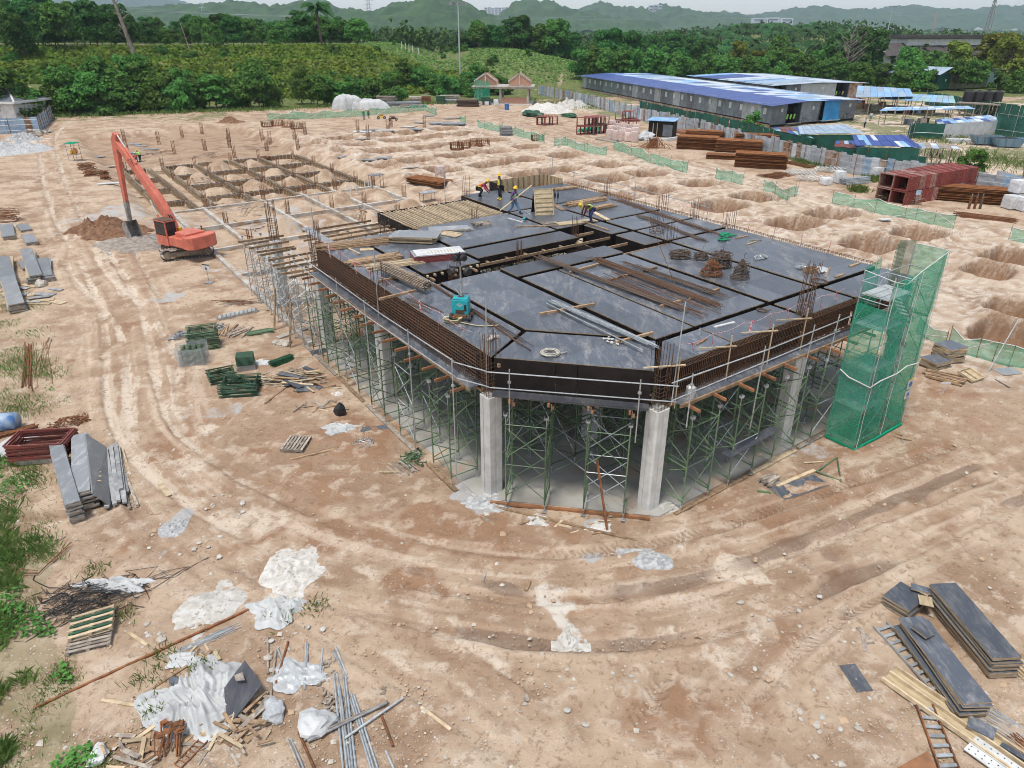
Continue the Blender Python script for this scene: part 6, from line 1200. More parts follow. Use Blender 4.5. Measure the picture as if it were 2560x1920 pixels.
# stones scattered over the earth
smes=[MB().blob((0,0,.3),(1,.85,.6),random.Random(k),.22,1,0,.5).mesh('stone',['stone' if k%2 else 'lime'])for k in range(6)]
for k in range(70):
 u,v,lb=(lambda q2:(q2[0]+U(-q2[2],q2[2]),q2[1]+U(-q2[3],q2[3]),q2[4]))([(400,1600,90,60,'pale stone lying near the pallets and lime pile'),(1850,1580,220,120,'pale stone on the open turning ground at the right'),(1530,1740,120,90,'pale stone among the wheel tracks near the bottom'),(2090,1800,90,90,'pale stone left of the ladders'),(520,1370,70,30,'white stone between the cables and the big lime pile'),(740,1620,100,60,'pale stone among the loose pipes'),(560,1250,60,40,'pale stone at the edge of the haul track')][k%7]);s=U(.05,.13)*(1.6 if k<8 else 1);c=GP(u,v)
 o=link('stone',smes[k%6],None,tuple(c),(0,0,U(0,6)));o.scale=(s,s*U(.7,1),s*.7);tag(o,lb,'stone','stones on the earth')
 # loose grit on the earth, near ground only
def grit(name,label,n,mt,s0,s1,seed):
 r=np.random.default_rng(seed);uu=r.uniform(-20,2580,n);vv=760+1160*r.random(n)**.75;P=np.array([at(a,b)for a,b in zip(uu,vv)]);a_,b_=toab(P[:,0],P[:,1]);k=~((a_>-.9)&(b_>-.9)&(a_<23)&(b_<24))&(vn(P[:,0]*.6,P[:,1]*.6,seed)>.38);P=P[k];m_=len(P);P[:,2]=gh(P[:,0],P[:,1])+.02
 base=np.array([(1,0,0),(0,1,0),(-1,0,0),(0,-1,0),(0,0,.8),(0,0,-.5)]);fc=np.array([(0,1,4),(1,2,4),(2,3,4),(3,0,4)]);s_=r.uniform(s0,s1,(m_,1,1))*(1+2*(r.random((m_,1,1))>.96));V=base[None]*s_*r.uniform(.6,1.3,(m_,6,3));c,q2=np.cos(r.uniform(0,6,m_)),np.sin(r.uniform(0,6,m_))
 V=np.stack([V[...,0]*c[:,None]-V[...,1]*q2[:,None],V[...,0]*q2[:,None]+V[...,1]*c[:,None],V[...,2]],-1)+P[:,None];Fq=(fc[None]+6*np.arange(m_)[:,None,None]).reshape(-1,3);tag(link(name,rawmesh(name,V.reshape(-1,3),Fq,mt)),label,'grit',None,'stuff')
 # ---------------------------------------------------------------- ground beams and their forms
t0=thing('ground_beams','pale concrete ground beams forming a grid beyond the deck','ground beams',AB(8,45),0,None,True)
for a,b0,b1 in((-.95,22.6,63),(2.1,29,63),(8.1,29,63),(12.7,29,63),(16.3,29,63),(21,29,63)):
 mb=MB();abbox(mb,a-.17,a+.17,b0,b1,-.3,.24+.004*a);mb.build('beam','white_concrete',t0)
GA=(-.95,2.1,8.1,12.7,16.3,21)
for b in(30.2,38.2,46.2,54.2,62.3):
 for i in range(5):mb=MB();abbox(mb,GA[i]+.17,GA[i+1]-.17,b-.16,b+.16,-.3,.2);mb.build('beam','white_concrete',t0)
for a,b in((17.6,60.5),(18.6,61.2),(13.6,60.2),(20.2,62.6),(20.8,62.8),(2.9,62.6)):mb=MB();mb.tube(AB(a,b,-.2),AB(a,b,.75),.07,8);mb.build('drain_stub','white_paint',t0)
FA=(-1.1,2.1,3.9,8.2,13.1,17.2,22.5);FB=(63.4,70.6,78.4,86.2,94.4)
def bform(p,q2,label):
 p,q2=Vector(p),Vector(q2);d=(q2-p).normalized();sd_=d.cross(Vector((0,0,1)));t=thing('beam_form',label,'formwork',tuple((p+q2)/2),0,'timber forms for ground beams',True);L=(q2-p).length
 for s in(-1,1):MB().bar(p+sd_*.2*s,q2+sd_*.2*s,.05,.55).build('side_board','timber',t);MB().bar(p+sd_*.26*s+Vector((0,0,.3)),q2+sd_*.26*s+Vector((0,0,.3)),.07,.05).build('top_rail','grey_ply' if s>0 else 'dark_rebar',t)
 mb=MB();n=int(L/.55)
 for k in range(n):
  c=p.lerp(q2,(k+.5)/n)
  for s in(-1,1):mb.bar(c+sd_*.26*s+Vector((0,0,-.3)),c+sd_*.26*s+Vector((0,0,.34)),.05,.06)
  mb.bar(c-sd_*.3+Vector((0,0,.36)),c+sd_*.3+Vector((0,0,.36)),.05,.04)
 mb.build('ribs','pale_timber',t)['kind']='stuff'
zf=-.75
for i,a in enumerate(FA):
 for j in range(4):bform(AB(a,FB[j]+.35,zf),AB(a,FB[j+1]-.35,zf),'long ground beam form, %s line from the track, %s bay past the concrete'%(ORD[i],ORD[j]))
for j in range(1,5):
 for i in range(6):
  if FA[i+1]-FA[i]<2.5:continue
  bform(AB(FA[i]+.4,FB[j],zf),AB(FA[i+1]-.4,FB[j],zf),'short cross form on the %s cross line, %s gap from the track'%(ORD[j],ORD[i]))
SM=[bars_mesh(.34,.34,0,1.75,3,.017,True,0,'rust',seed=40+k)for k in range(3)]
def stub(a,b,label,s=1.):
 x,y,_=AB(a,b);t=thing('column_cage',label,'rebar cage',(x,y,gz(x,y)-.1),TU+U(-.2,.2),'column cages standing in the footprint');o=link('bars',SM[rnd.randrange(3)],t);t.scale=(s,s,s*U(.9,1.15))
for a in(2.1,8.1,12.7,16.3,21):
 for b in(30.2,38.2,46.2,54.2,62.3):
  if a+b>33:stub(a+.25,b+.25,'column cage on the concrete beams, %s line from track, %s row past deck'%(ORD[(2.1,8.1,12.7,16.3,21).index(a)],ORD[(30.2,38.2,46.2,54.2,62.3).index(b)]))
for a in(-.6,3.9,8.2,13.1,17.2,22.5):
 for b in FB[1:]:stub(a+U(-.2,.2),b,'column cage among the timber forms, %s line from track, %s row back'%(ORD[(-.6,3.9,8.2,13.1,17.2,22.5).index(a)],ORD[FB.index(b)-1]))
for a,b in((13.3,128),(8.3,109.4),(12.9,109),(4.1,130),(2.3,114.6),(17,110),(23.6,114),(23.6,109.5),(17.3,130.5),(26.5,105.3),(24.2,97.2),(15.1,100),(19,118),(8,120),(21,103)):stub(a,b,'rusty column cage standing in the far excavation',1.25)
for a,b in((34,104),(39,108),(44,106),(52,107),(30,110),(47.5,112),(36.5,98)):stub(a,b,'rusty column cage standing beyond the footing pits',1.3)
for k,(a,b)in enumerate([(5,52),(11,44),(14.5,51),(18,42),(5.5,60),(10.5,67),(15,75),(6,82),(19.8,68),(11,98),(18,100),(5,104),(20,86),(1,88)]):x,y,_=AB(a,b);d_=y*math.cos(PITCH)+CH*math.sin(PITCH);wastew('litter of boards and bars in the footprint, %s bay away from the deck'%(ORD[k]if k<8 else['ninth','tenth','eleventh','twelfth','thirteenth','fourteenth'][k-8]),1280+F*x/d_,960-F*(y*math.sin(PITCH)-CH*math.cos(PITCH))/d_,16,1.3,1.3,200+k,('old_timber','rust','timber','grey_board'),.8,2.4,.3)
# ---------------------------------------------------------------- orange excavator
mat('orange_paint',(.60,.165,.105),(.50,.125,.08),1.6,.5,rnd=0,c3=(.22,.12,.08),c3e=(.56,.70));mat('track_mud',(.26,.21,.16),(.15,.12,.09),5,.9,rnd=.1);mat('steel_worn',(.38,.37,.35),(.22,.2,.18),4,.5,.4)
EX=thing('excavator','orange tracked excavator with long boom raised over a soil heap','excavator',(-26.6,56.8,.05),0)
ROT=R(28);HEAD=R(146)
def rotz(p,a,o=(0,0)):return(p[0]*math.cos(a)-p[1]*math.sin(a)+o[0],p[0]*math.sin(a)+p[1]*math.cos(a)+o[1],p[2])
def xf(mb,a):mb.v=[rotz(p,a)for p in mb.v];return mb
for s in(-1,1):
 prof=[]
 for k in range(9):q2=math.pi/2+math.pi*k/8;prof.append((-1.55+.42*math.cos(q2),.42+.42*math.sin(q2)))
 for k in range(9):q2=-math.pi/2+math.pi*k/8;prof.append((1.55+.42*math.cos(q2),.42+.42*math.sin(q2)))
 mb=MB();n=len(prof);y0,y1=s*1.15-.3,s*1.15+.3;mb.add([(x,y0,z)for x,z in prof]+[(x,y1,z)for x,z in prof],[(k,(k+1)%n,n+(k+1)%n,n+k)for k in range(n)]);tr=xf(mb,ROT).build('track','track_mud',EX)
 mb=MB()
 for k in range(26):x=-1.55+3.1*(k%13)/12;z=.86 if k<13 else-.01;mb.box((x,s*1.15,z),(.12,.62,.05))
 for x0,sg in((-1.55,-1),(1.55,1)):
  for k in range(5):q2=-math.pi/2+math.pi*(k+1)/6;mb.box((x0+sg*.44*math.cos(q2),s*1.15,.42+.44*math.sin(q2)),(.05,.62,.12),0,0,0,-sg*q2 if sg>0 else q2)
 xf(mb,ROT).build('shoes','steel_worn',tr)
 mb=MB();mb.box((0,s*1.15,.42),(2.7,.4,.36));xf(mb,ROT).build('side_frame','track_mud',tr)
 for x in(-1.5,1.5):mb=MB();mb.tube((x,s*1.15-.33,.42),(x,s*1.15+.33,.42),.3,14);xf(mb,ROT).build('sprocket','track_mud',tr)
mb=MB();mb.box((0,0,.6),(1.5,2.0,.35));mb.tube((0,0,.7),(0,0,1.0),.65,18);xf(mb,ROT).build('undercarriage','track_mud',EX)
def ex(mb,name,mt,parent=None,bev=0.):
 o=xf(mb,HEAD).build(name,mt,parent or EX)
 if bev:b=o.modifiers.new('b','BEVEL');b.width=bev;b.segments=2
 return o
ex(MB().prism([(-2.5,-1.15),(-2.2,-1.3),(1.2,-1.3),(1.2,1.3),(-2.2,1.3),(-2.5,1.15),(-2.6,0)],1.0,1.75),'body','orange_paint',None,.05)
ex(MB().prism([(-2.75,-1.0),(-2.45,-1.32),(-1.8,-1.32),(-1.8,1.32),(-2.45,1.32),(-2.75,1.0),(-2.85,0)],.95,1.95),'counterweight','orange_paint',None,.07)
hd=ex(MB().box((-1.2,.1,1.92),(1.5,1.7,.36)),'engine_hood','orange_paint',None,.06);ex(MB().tube((-1.3,-.9,1.75),(-1.3,-.9,2.35),.06,8),'exhaust','rust');ex(MB().box((.1,.15,2.1),(.3,.3,.25)),'oil_can','yellow',hd)
cb=MB();cb.box((.75,1.0-.1,1.35),(1.5,.95,.8));
for x in(.02,1.48):
 for y in(.45,1.35):cb.bar((x,y,1.7),(x-.06*(x>1),y,2.85),.09,.09)
cb.box((.72,.9,2.88),(1.6,1.02,.08));cab=ex(cb,'cab','orange_paint');ex(MB().box((.72,.9,2.94),(1.5,.95,.05)),'cab_roof','dark_rebar',cab)
for p_,d_ in(((.75,.43,2.25),(1.3,.02,1.05)),((-.0,.9,2.25),(.02,.8,1.05)),((1.45,.9,2.25),(.02,.8,1.05)),((.75,1.37,2.3),(1.3,.02,.95))):ex(MB().box(p_,d_),'window','glass',cab)
ex(MB().box((.55,.9,1.95),(.5,.5,.5)),'seat','black',cab)
mb=MB()
for x in(1.5,1.62):mb.path([(x,.45,1.0),(x+.15,.45,1.3),(x+.15,.45,2.6),(x,.45,2.85)],.03,5)
ex(mb,'guard_rail','orange_paint',cab)
def limb(pts,w0,w1,hs):
 mb=MB();n=len(pts);vs=[]
 for i,(x,z)in enumerate(pts):
  x0,z0=pts[max(i-1,0)];x1,z1=pts[min(i+1,n-1)];l=math.hypot(x1-x0,z1-z0);nx,nz=-(z1-z0)/l,(x1-x0)/l;h=hs[i]/2;w_=(w0+(w1-w0)*i/(n-1))/2
  vs+=[(x+nx*h,-w_,z+nz*h),(x+nx*h,w_,z+nz*h),(x-nx*h,w_,z-nz*h),(x-nx*h,-w_,z-nz*h)]
 fs=[(0,1,2,3),tuple(4*(n-1)+k for k in(3,2,1,0))]
 for i in range(n-1):fs+=[(4*i+k,4*i+4+k,4*i+4+(k+1)%4,4*i+(k+1)%4)for k in range(4)]
 return mb.add(vs,fs)
bm_=ex(limb([(.9,1.6),(1.5,2.9),(2.3,4.0),(4.0,5.7),(5.8,7.45),(6.75,8.25)],.62,.4,[.5,.75,.8,.68,.55,.45]),'boom','orange_paint',None,.03)
stk=ex(limb([(6.5,8.95),(6.9,8.35),(7.2,6.5),(7.42,4.2),(7.62,1.75)],.42,.26,[.3,.75,.6,.42,.26]),'stick','orange_paint',None,.03)
ex(limb([(7.50,3.4),(7.62,1.7)],.31,.28,[.4,.3]),'bare_steel','steel_worn',stk)
for s in(-1,1):ex(MB().tube((1.5,s*.42,1.5),(2.4,s*.42,3.0),.09,8),'lift_cylinder','orange_paint',bm_);ex(MB().tube((2.4,s*.42,3.0),(2.95,s*.42,4.1),.05,8),'piston','white_paint',bm_)
ex(MB().tube((4.6,0,6.75),(5.6,0,7.9),.1,8),'stick_cylinder','orange_paint',bm_);ex(MB().tube((5.6,0,7.9),(6.5,0,8.9),.06,8),'piston','white_paint',bm_)
mb=MB();mb.path([(1.3,.2,2.2),(1.0,.2,3.0),(1.7,.2,3.4)],.04,5);mb.path([(1.3,.05,2.2),(.9,.05,2.9),(1.6,.05,3.3)],.04,5);mb.path([(4.4,.3,6.6),(4.7,.3,7.1),(5.2,.3,7.0)],.03,5);ex(mb,'hoses','black',bm_)
prof=[(7.5,1.75),(8.1,1.55),(8.2,1.0),(7.9,.45),(7.3,.2),(6.95,.3)];mb=MB();w_=.5;n=len(prof)
mb.add([(x,-w_,z)for x,z in prof]+[(x,w_,z)for x,z in prof],[(k,k+1,n+k+1,n+k)for k in range(n-1)]+[tuple(range(n)),tuple(range(2*n-1,n-1,-1))]);bk=ex(mb,'bucket','steel_worn')
for k in range(4):ex(MB().bar((7.0,-.42+k*.28,.3),(6.72,-.42+k*.28,.22),.1,.07),'tooth','steel_worn',bk)
mat('earth_brown',(.22,.115,.062),(.13,.065,.036),3,.95,bump=.6,bsc=9,c3=(.4,.28,.18),c3e=(.6,.75));mat('earth_grey',(.30,.26,.22),(.2,.17,.14),3,.95,bump=.5,bsc=9);mat('earth_tan',(.50,.36,.24),(.38,.26,.17),3,.95,bump=.5,bsc=9)
mound('brown heap of dug earth under the excavator boom',272,578,3.4,2.6,1.3,'earth_brown','earth_heap','earth heap',31,44,.35);mound('low grey spread of earth between bucket and tracks',350,608,3.6,2.8,.5,'earth_grey','earth_heap','earth heap',32,44,.4);mound('tan earth heap by the far green net',702,297,3.2,3,1.3,'earth_tan','earth_heap','earth heap',33);mound('reddish earth lump on the far haul road',575,306,2.4,2,.9,'earth_brown','earth_heap','earth heap',34,rough=.6);mound('grey and white rubble heap at the far left edge',15,375,6,6,1.2,'rubble','rubble_pile','rubble',35,rough=.7);mound('dark cable rubble on the far left heap',55,350,2.6,2.4,1.1,'rubble','rubble_pile','rubble',36,rough=.7)
scatter(85,338,4,2,30,lambda rg:MB().box((0,0,.2),(1.5,.3,.2)),'white_concrete','broken_posts','broken white concrete posts on the far left rubble','rubble',False,hgt_=.8)
# ---------------------------------------------------------------- green safety nets
def snet(label,pts,h=1.05,mt='net',sag=.15,seed=0):
 rg=random.Random(seed);P=[GP(*p)for p in pts];Q=[]
 for i in range(len(P)-1):
  n=max(2,int((P[i+1]-P[i]).length/.9))
  for k in range(n):Q.append((P[i].lerp(P[i+1],k/n),k==0))
 Q.append((P[-1],True));t=thing('safety_net',label,'safety net',tuple(P[0]),0,'green safety nets along the pits',True);rows=[[],[],[],[]];tops=[]
 for k,(p,post)in enumerate(Q):
  g=gz(p.x,p.y);hh=h*(rg.uniform(.9,1.1)if post else .84+.12*math.sin(k*1.1+seed)+rg.uniform(-.05,.05));b=Vector((rg.uniform(-.15,.15),rg.uniform(-.15,.15),0))
  for j in range(4):rows[j].append(Vector((p.x,p.y,g+.03+hh*j/3))+b*math.sin(j*1.4))
  tops.append(rows[3][-1])
  if post or k%3==0:MB().tube((p.x,p.y,g-.1),(p.x+rg.uniform(-.06,.06),p.y,g+h*1.15),.018,5).build('post','rust',t)
 mb=MB();mb.grid(rows);mb.build('mesh_sheet',mt,t,True);mb=MB();mb.path(tops,.025,4)
 z_=[rows[k%4 if(k//4)%2==0 else 3-k%4][k]for k in range(len(Q))];mb.path(z_,.022,4);mb.build('rope','white_paint',t)
snet('long pale green net along the far side of the site',[(670,302),(735,299),(870,293),(990,284),(1060,277),(1092,288)],1.5,seed=1);snet('green net beside the haul road near the panel stack',[(1194,318),(1255,331),(1290,339),(1361,357)],1.4,seed=2);snet('green net third along the haul road from the far end',[(1385,366),(1412,364),(1468,381),(1516,389)],1.3,seed=3);snet('draped green net with a high peak by the haul road',[(1532,408),(1600,396),(1626,408),(1717,433)],1.4,seed=4);snet('short green net panel across the road from the rusty mesh stacks',[(1788,446),(1856,463)],1.3,seed=5);snet('crumpled green net corner beside a footing pit',[(1907,477),(1968,498),(1992,487)],1.2,'net',seed=6);snet('longest near green net between the road and the pits',[(2080,509),(2186,533),(2287,551),(2382,574)],1.25,seed=7);snet('green net cut by the right picture edge',[(2521,598),(2600,618)],1.2,seed=8);snet('low sagging green net right of the netted tower',[(2290,832),(2362,868)],1.0,seed=9);snet('wide sagging green net hanging at the right picture edge',[(2368,868),(2440,895),(2520,918),(2600,926)],1.2,seed=10);snet('small torn piece of green net near the far pits',[(1150,305),(1165,308)],1.3,seed=11)
p=GP(2470,930);mb=MB();mb.tube(p,(p.x+1.6,p.y+1.2,2.6),.03,6);one('net_pole',mb,'galv','slanting galvanised pole holding the net at the right edge','pole')
# ---------------------------------------------------------------- loose things between the pits
def meshpile(label,c,L,W,rz,n,t_=.11,jr=.02,jx=.12,seed=0,bend=0.,group='rusty reinforcement mesh stacks'):
 rg=random.Random(seed);t=thing('mesh_stack',label,'reinforcement mesh',c,rz,group);mb=MB()
 for i in range(int(L/.2)+1):mb.tube((-L/2+i*.2,-W/2,0),(-L/2+i*.2,W/2,0),.022,3)
 for j in range(int(W/.2)+1):mb.tube((-L/2,-W/2+j*.2,.022),(L/2,-W/2+j*.2,.022),.022,3)
 mb.box((0,0,-.012),(L-.05,W-.05,.02));me=mb.mesh('mesh_sheet',['mesh_rust'])
 for k in range(n):link('mesh_sheet',me,t,(rg.uniform(-jx,jx),rg.uniform(-jx,jx),.06+t_*k),(0,0,rg.uniform(-jr,jr)))
c=GP(1073,456);meshpile('flat stack of rusty mesh lying among the footing pits',tuple(c+Vector((0,0,.1))),5.4,2.3,R(-38),6,.09,.06)
def brickpallet(label,c,rz,h=1.1,mt='brick_wrap',w_=1.05):
 t=thing('brick_pallet',label,'brick pallet',c,rz,'wrapped brick pallets');MB().box((0,0,.06),(1.1,1.1,.12)).build('pallet_base','old_timber',t);rg=random.Random(int(c[0]*9));rows=[]
 for j in range(5):rows.append([((w_/2+.03*rg.random())*math.copysign(min(1,abs(math.cos(a)*1.35)),math.cos(a))*(.93 if j==4 else 1),(w_/2+.03*rg.random())*math.copysign(min(1,abs(math.sin(a)*1.35)),math.sin(a))*(.93 if j==4 else 1),.12+h*j/4)for a in[k/24*6.283 for k in range(25)]])
 mb=MB();mb.grid(rows);mb.add(rows[-1][:-1],[tuple(range(24))]);mb.build('wrapped_bricks',mt,t)
mat('brick_wrap',(.55,.37,.31),(.66,.58,.54),5,.4,rnd=.15,c3=(.38,.18,.12));mat('block_wrap',(.52,.52,.52),(.66,.67,.67),4,.45,rnd=.1)
brickpallet('single wrapped brick pallet behind the flat mesh stack',tuple(GP(1101,447)),R(20),1.2)
for k,(u,v,lb)in enumerate([(942,470,'site table with a dark sheet top and thin legs by the bank'),(1069,503,'low table with a grey sheet top beside the far deck edge')]):
 c=GP(u,v);t=thing('site_table',lb,'table',tuple(c),TU);MB().box((0,0,1.5 if k==0 else .95),(1.7,1.0,.06)).build('top','grey_ply',t)
 for x in(-.7,.7):
  for y in(-.4,.4):MB().tube((x,y,-.1),(x,y,1.5 if k==0 else .95),.03,5).build('leg','rust',t)
c=GP(190,402);t=thing('shrine_stand','small altar stand with green cloth roof and orange offerings','stand',tuple(c),R(-15));MB().box((0,0,.9),(1.3,.8,.06)).build('shelf','old_timber',t);mb=MB();mb.slab([(-.9,-.6,2.3),(.9,-.6,2.4),(.9,.6,2.5),(-.9,.6,2.45)],.04);mb.build('roof','net_thick',t)
for x in(-.7,.7):
 for y in(-.45,.45):MB().tube((x,y,0),(x,y,2.4),.04,5).build('post','old_timber',t)
MB().blob((.3,0,1.35),(.3,.25,.4),random.Random(2),.3,2).build('offering','orange_vest',t);MB().blob((-.3,0,1.15),(.3,.25,.22),random.Random(3),.3,2).build('offering','yellow',t)
for k,(u,v,r_,lb)in enumerate([(218,424,1.2,'larger roll of rusty stirrups beside the haul track'),(228,440,1.0,'tilted roll of rusty stirrups just below the larger one'),(260,437,.7,'small rusty coil, upper of two near the forms'),(264,448,.7,'small rusty coil, lower of two near the forms'),(10,552,1.6,'heap of rusty stirrups cut by the left edge'),(666,402,.9,'dark ball of rusty stirrups inside the beam forms')]):
 rg=random.Random(50+k);t=thing('stirrup_roll',lb,'stirrups',tuple(GP(u,v)),0,'rolls of stirrups on the ground')
 for j in range(14):mb=MB();bent(mb,(rg.uniform(-.1,.1),rg.uniform(-.1,.1),0),r_,r_*.7,.03+.05*j*r_,rg,10,.025);mb.build('stirrup','rust',t)
g_='loose sheets among the excavations'
for k,(u,v,L,W,n,mt)in enumerate([(868,396,2.6,.9,1,'grey_ply'),(914,406,3.6,1.0,2,'grey_ply'),(938,410,2.8,.8,1,'pale_timber'),(958,414,2.2,1.2,1,'grey_ply'),(905,331,3.2,1.8,1,'white_paint'),(930,328,3.0,1.8,2,'grey_ply'),(911,347,3.4,2.0,1,'old_timber'),(963,351,3.0,1.5,2,'white_concrete'),(1019,318,2.6,2.0,1,'white_concrete'),(1040,326,3,1.2,1,'grey_ply'),(1094,311,2.6,2,3,'grey_ply'),(1133,312,4.4,2.4,3,'grey_ply'),(1128,337,2.4,1.2,1,'white_paint'),(1192,331,2.6,1.2,1,'white_concrete'),(1130,297,3.5,1.6,2,'old_timber'),(1025,429,3,.5,3,'white_concrete'),(1030,424,2.6,.4,1,'white_concrete'),(1075,290,2.2,2.0,1,'grey_ply'),(336,362,2.2,1.0,1,'grey_ply'),(352,366,2.2,1,1,'grey_ply'),(376,375,2.4,1,1,'grey_ply'),(330,385,2.2,.9,2,'grey_ply'),(346,389,2,.9,1,'grey_ply'),(247,393,2,.8,1,'grey_ply'),(272,418,2.4,.7,1,'white_concrete'),(345,403,2,.6,1,'white_concrete'),(271,461,2.4,.7,1,'white_paint'),(356,495,3,.35,1,'white_concrete'),(420,483,2.5,.3,1,'pale_timber'),(2209,552,1.1,.6,1,'white_paint'),(1050,330,2,1,1,'grey_ply'),(960,326,2,1,2,'white_concrete')]):
 c=GP(u,v);o=sheets('loose_sheet',['grey','weathered','pale','scuffed'][k%4]+' loose form sheet lying '+('near the beam forms at the left' if u<500 else 'on the bank between the excavations' if v>390 else 'on the ridges between the far pits'),'form sheet',(c.x,c.y,c.z+.08),L,W,U(-.5,.6),n,.08,[mt,mt],g_,.15,.2,seed=k)
for k,(u,v,lb)in enumerate([(1142,374,'left of four rusty cage baskets in the pit field'),(1160,370,'second of four rusty cage baskets in the pit field'),(1190,364,'third of four rusty cage baskets in the pit field'),(1207,364,'right of four rusty cage baskets in the pit field'),(668,317,'left rusty cage basket near the tan earth heap'),(695,314,'middle rusty cage basket near the tan earth heap'),(720,318,'right rusty cage basket near the tan earth heap'),(742,322,'low rusty cage basket below the tan earth heap'),(1343,352,'rusty cage basket behind the second green net')]):
 c=GP(u,v);t=thing('cage_basket',lb,'rebar cage',tuple(c),U(-.3,.6),'footing cages left in the field');mb=MB();n=7
 for j in range(n):
  x=-.9+1.8*j/(n-1)
  for(P_,Q_)in(((x,-.9,.05),(x,.9,.05)),((x,-.9,.05),(x,-.9,1.0)),((x,.9,.05),(x,.9,1.0)),((-.9,x,.07),(.9,x,.07)),((-.9,x,.07),(-.9,x,1.0)),((.9,x,.07),(.9,x,1.0))):mb.tube(P_,Q_,.03,3)
 for z in(.5,.95):
  for(P_,Q_)in(((-.9,-.9,z),(.9,-.9,z)),((.9,-.9,z),(.9,.9,z)),((.9,.9,z),(-.9,.9,z)),((-.9,.9,z),(-.9,-.9,z))):mb.tube(P_,Q_,.03,3)
 mb.build('bars','rust',t)
sheets('panel_stack','square stack of weathered panels by the second green net','panels',tuple(GP(1265,339)),1.9,1.4,.3,14,.11,['old_timber','grey_ply'],None,.1,.08)
for k,(u,v,lb)in enumerate([(954,298,'motorbike with a yellow box parked by the far green net'),(983,302,'dark motorbike parked second by the far green net')]):
 c=GP(u,v);t=thing('motorbike',lb,'motorbike',tuple(c),R(5),'motorbikes at the far net')
 for x in(-.62,.62):wq=MB().tube((x,-.06,.3),(x,.06,.3),.3,14).build('wheel','rubber',t);MB().tube((x,-.07,.3),(x,.07,.3),.12,8).build('hub','galv',wq)
 MB().box((0,0,.5),(.7,.25,.35)).bar((.6,0,.3),(.4,0,.95),.08,.06).build('frame','black' if k else 'yellow',t);MB().box((-.25,0,.78),(.7,.25,.1)).build('seat','black',t);MB().bar((.42,-.35,1.0),(.42,.35,1.0),.04,.04).build('handlebar','black',t);MB().blob((.15,0,.8),(.22,.15,.12),random.Random(1),.1,2).build('tank','shirt_red',t)
person('worker in a lime vest bending at the beam forms',tuple(GP(352,405)),R(160),dict(chs=(.15,0,1.28),nck=(.24,0,1.42),hed=(.3,0,1.54),hdt=(.33,0,1.64),shL=(.14,.19,1.36),shR=(.14,-.19,1.36),elL=(.25,.24,1.1),elR=(.25,-.24,1.1),wrL=(.42,.2,.95),wrR=(.42,-.2,.95)),'vest_lime','trousers_dark','black','vest_lime','yellow');person('worker in a red shirt crouching left of the lime vest',tuple(GP(342,407)),R(120),dict(pel=(-.12,0,.62),hpL=(-.12,.1,.6),hpR=(-.12,-.1,.6),knL=(.18,.16,.5),knR=(.16,-.14,.5),anL=(0,.14,.09),anR=(-.05,-.13,.09),wst=(.0,0,.78),chs=(.15,0,.95),nck=(.22,0,1.1),hed=(.26,0,1.22),hdt=(.27,0,1.33),shL=(.15,.19,1.02),shR=(.15,-.19,1.02),elL=(.3,.22,.8),elR=(.3,-.22,.8),wrL=(.42,.18,.62),wrR=(.42,-.18,.62)),'shirt_red','trousers_dark','black',None,'white_paint')
person('worker in green standing at the far net, left of two',tuple(GP(910,299)),R(-90),{},'shirt_green','jeans','black',None,'yellow');person('worker in dark clothes standing at the far net, right of two',tuple(GP(922,297)),R(-100),{},'shirt_green','trousers_dark','boots_yellow',None,'yellow')
# ---------------------------------------------------------------- hoarding and stores along it
for n_,c_,c2_ in(('sheet_grey',(.46,.48,.50),(.36,.38,.40)),('sheet_pale',(.58,.60,.62),(.48,.5,.52)),('sheet_blue',(.26,.38,.52),(.36,.46,.56)),('sheet_rust',(.42,.34,.28),(.24,.13,.07))):mat(n_,c_,c2_,1.2,.5,.15,rnd=.12,c3=(.26,.15,.09),c3e=(.68,.78))
for n_,c_,c2_ in(('sheet_green',(.012,.085,.06),(.02,.11,.075)),('roof_blue',(.04,.075,.25),(.06,.10,.30)),('roof_lightblue',(.20,.38,.62),(.30,.48,.70)),('roof_white',(.62,.66,.70),(.50,.58,.66)),('roof_grey',(.36,.44,.52),(.28,.36,.44)),('roof_teal',(.25,.42,.42),(.34,.48,.46)),('roof_red',(.20,.06,.045),(.14,.05,.04)),('wall_slate',(.16,.175,.20),(.11,.12,.14)),('wall_bluegrey',(.22,.255,.29),(.15,.17,.2)),('wall_olive',(.17,.18,.10),(.13,.14,.08)),('tarp_blue',(.02,.22,.48),(.03,.28,.55)),('wall_white',(.66,.67,.66),(.56,.56,.55)),('skip_blue',(.10,.20,.28),(.16,.22,.26))):mat(n_,c_,c2_,.8,.45,.1,rnd=.12,c3=(.24,.13,.07),c3e=(.72,.8))
def corr(w_,h,mt,amp=.025,ribs=6):
 mb=MB();n=ribs*2;r0=[(-w_/2+w_*k/n,amp*(k%2),0)for k in range(n+1)];mb.grid([r0,[(p[0],p[1],h)for p in r0]]);mb.grid([[(p[0],p[1]+.012,h)for p in r0],[(p[0],p[1]+.012,0)for p in r0]]);return mb.mesh('sheet',[mt])
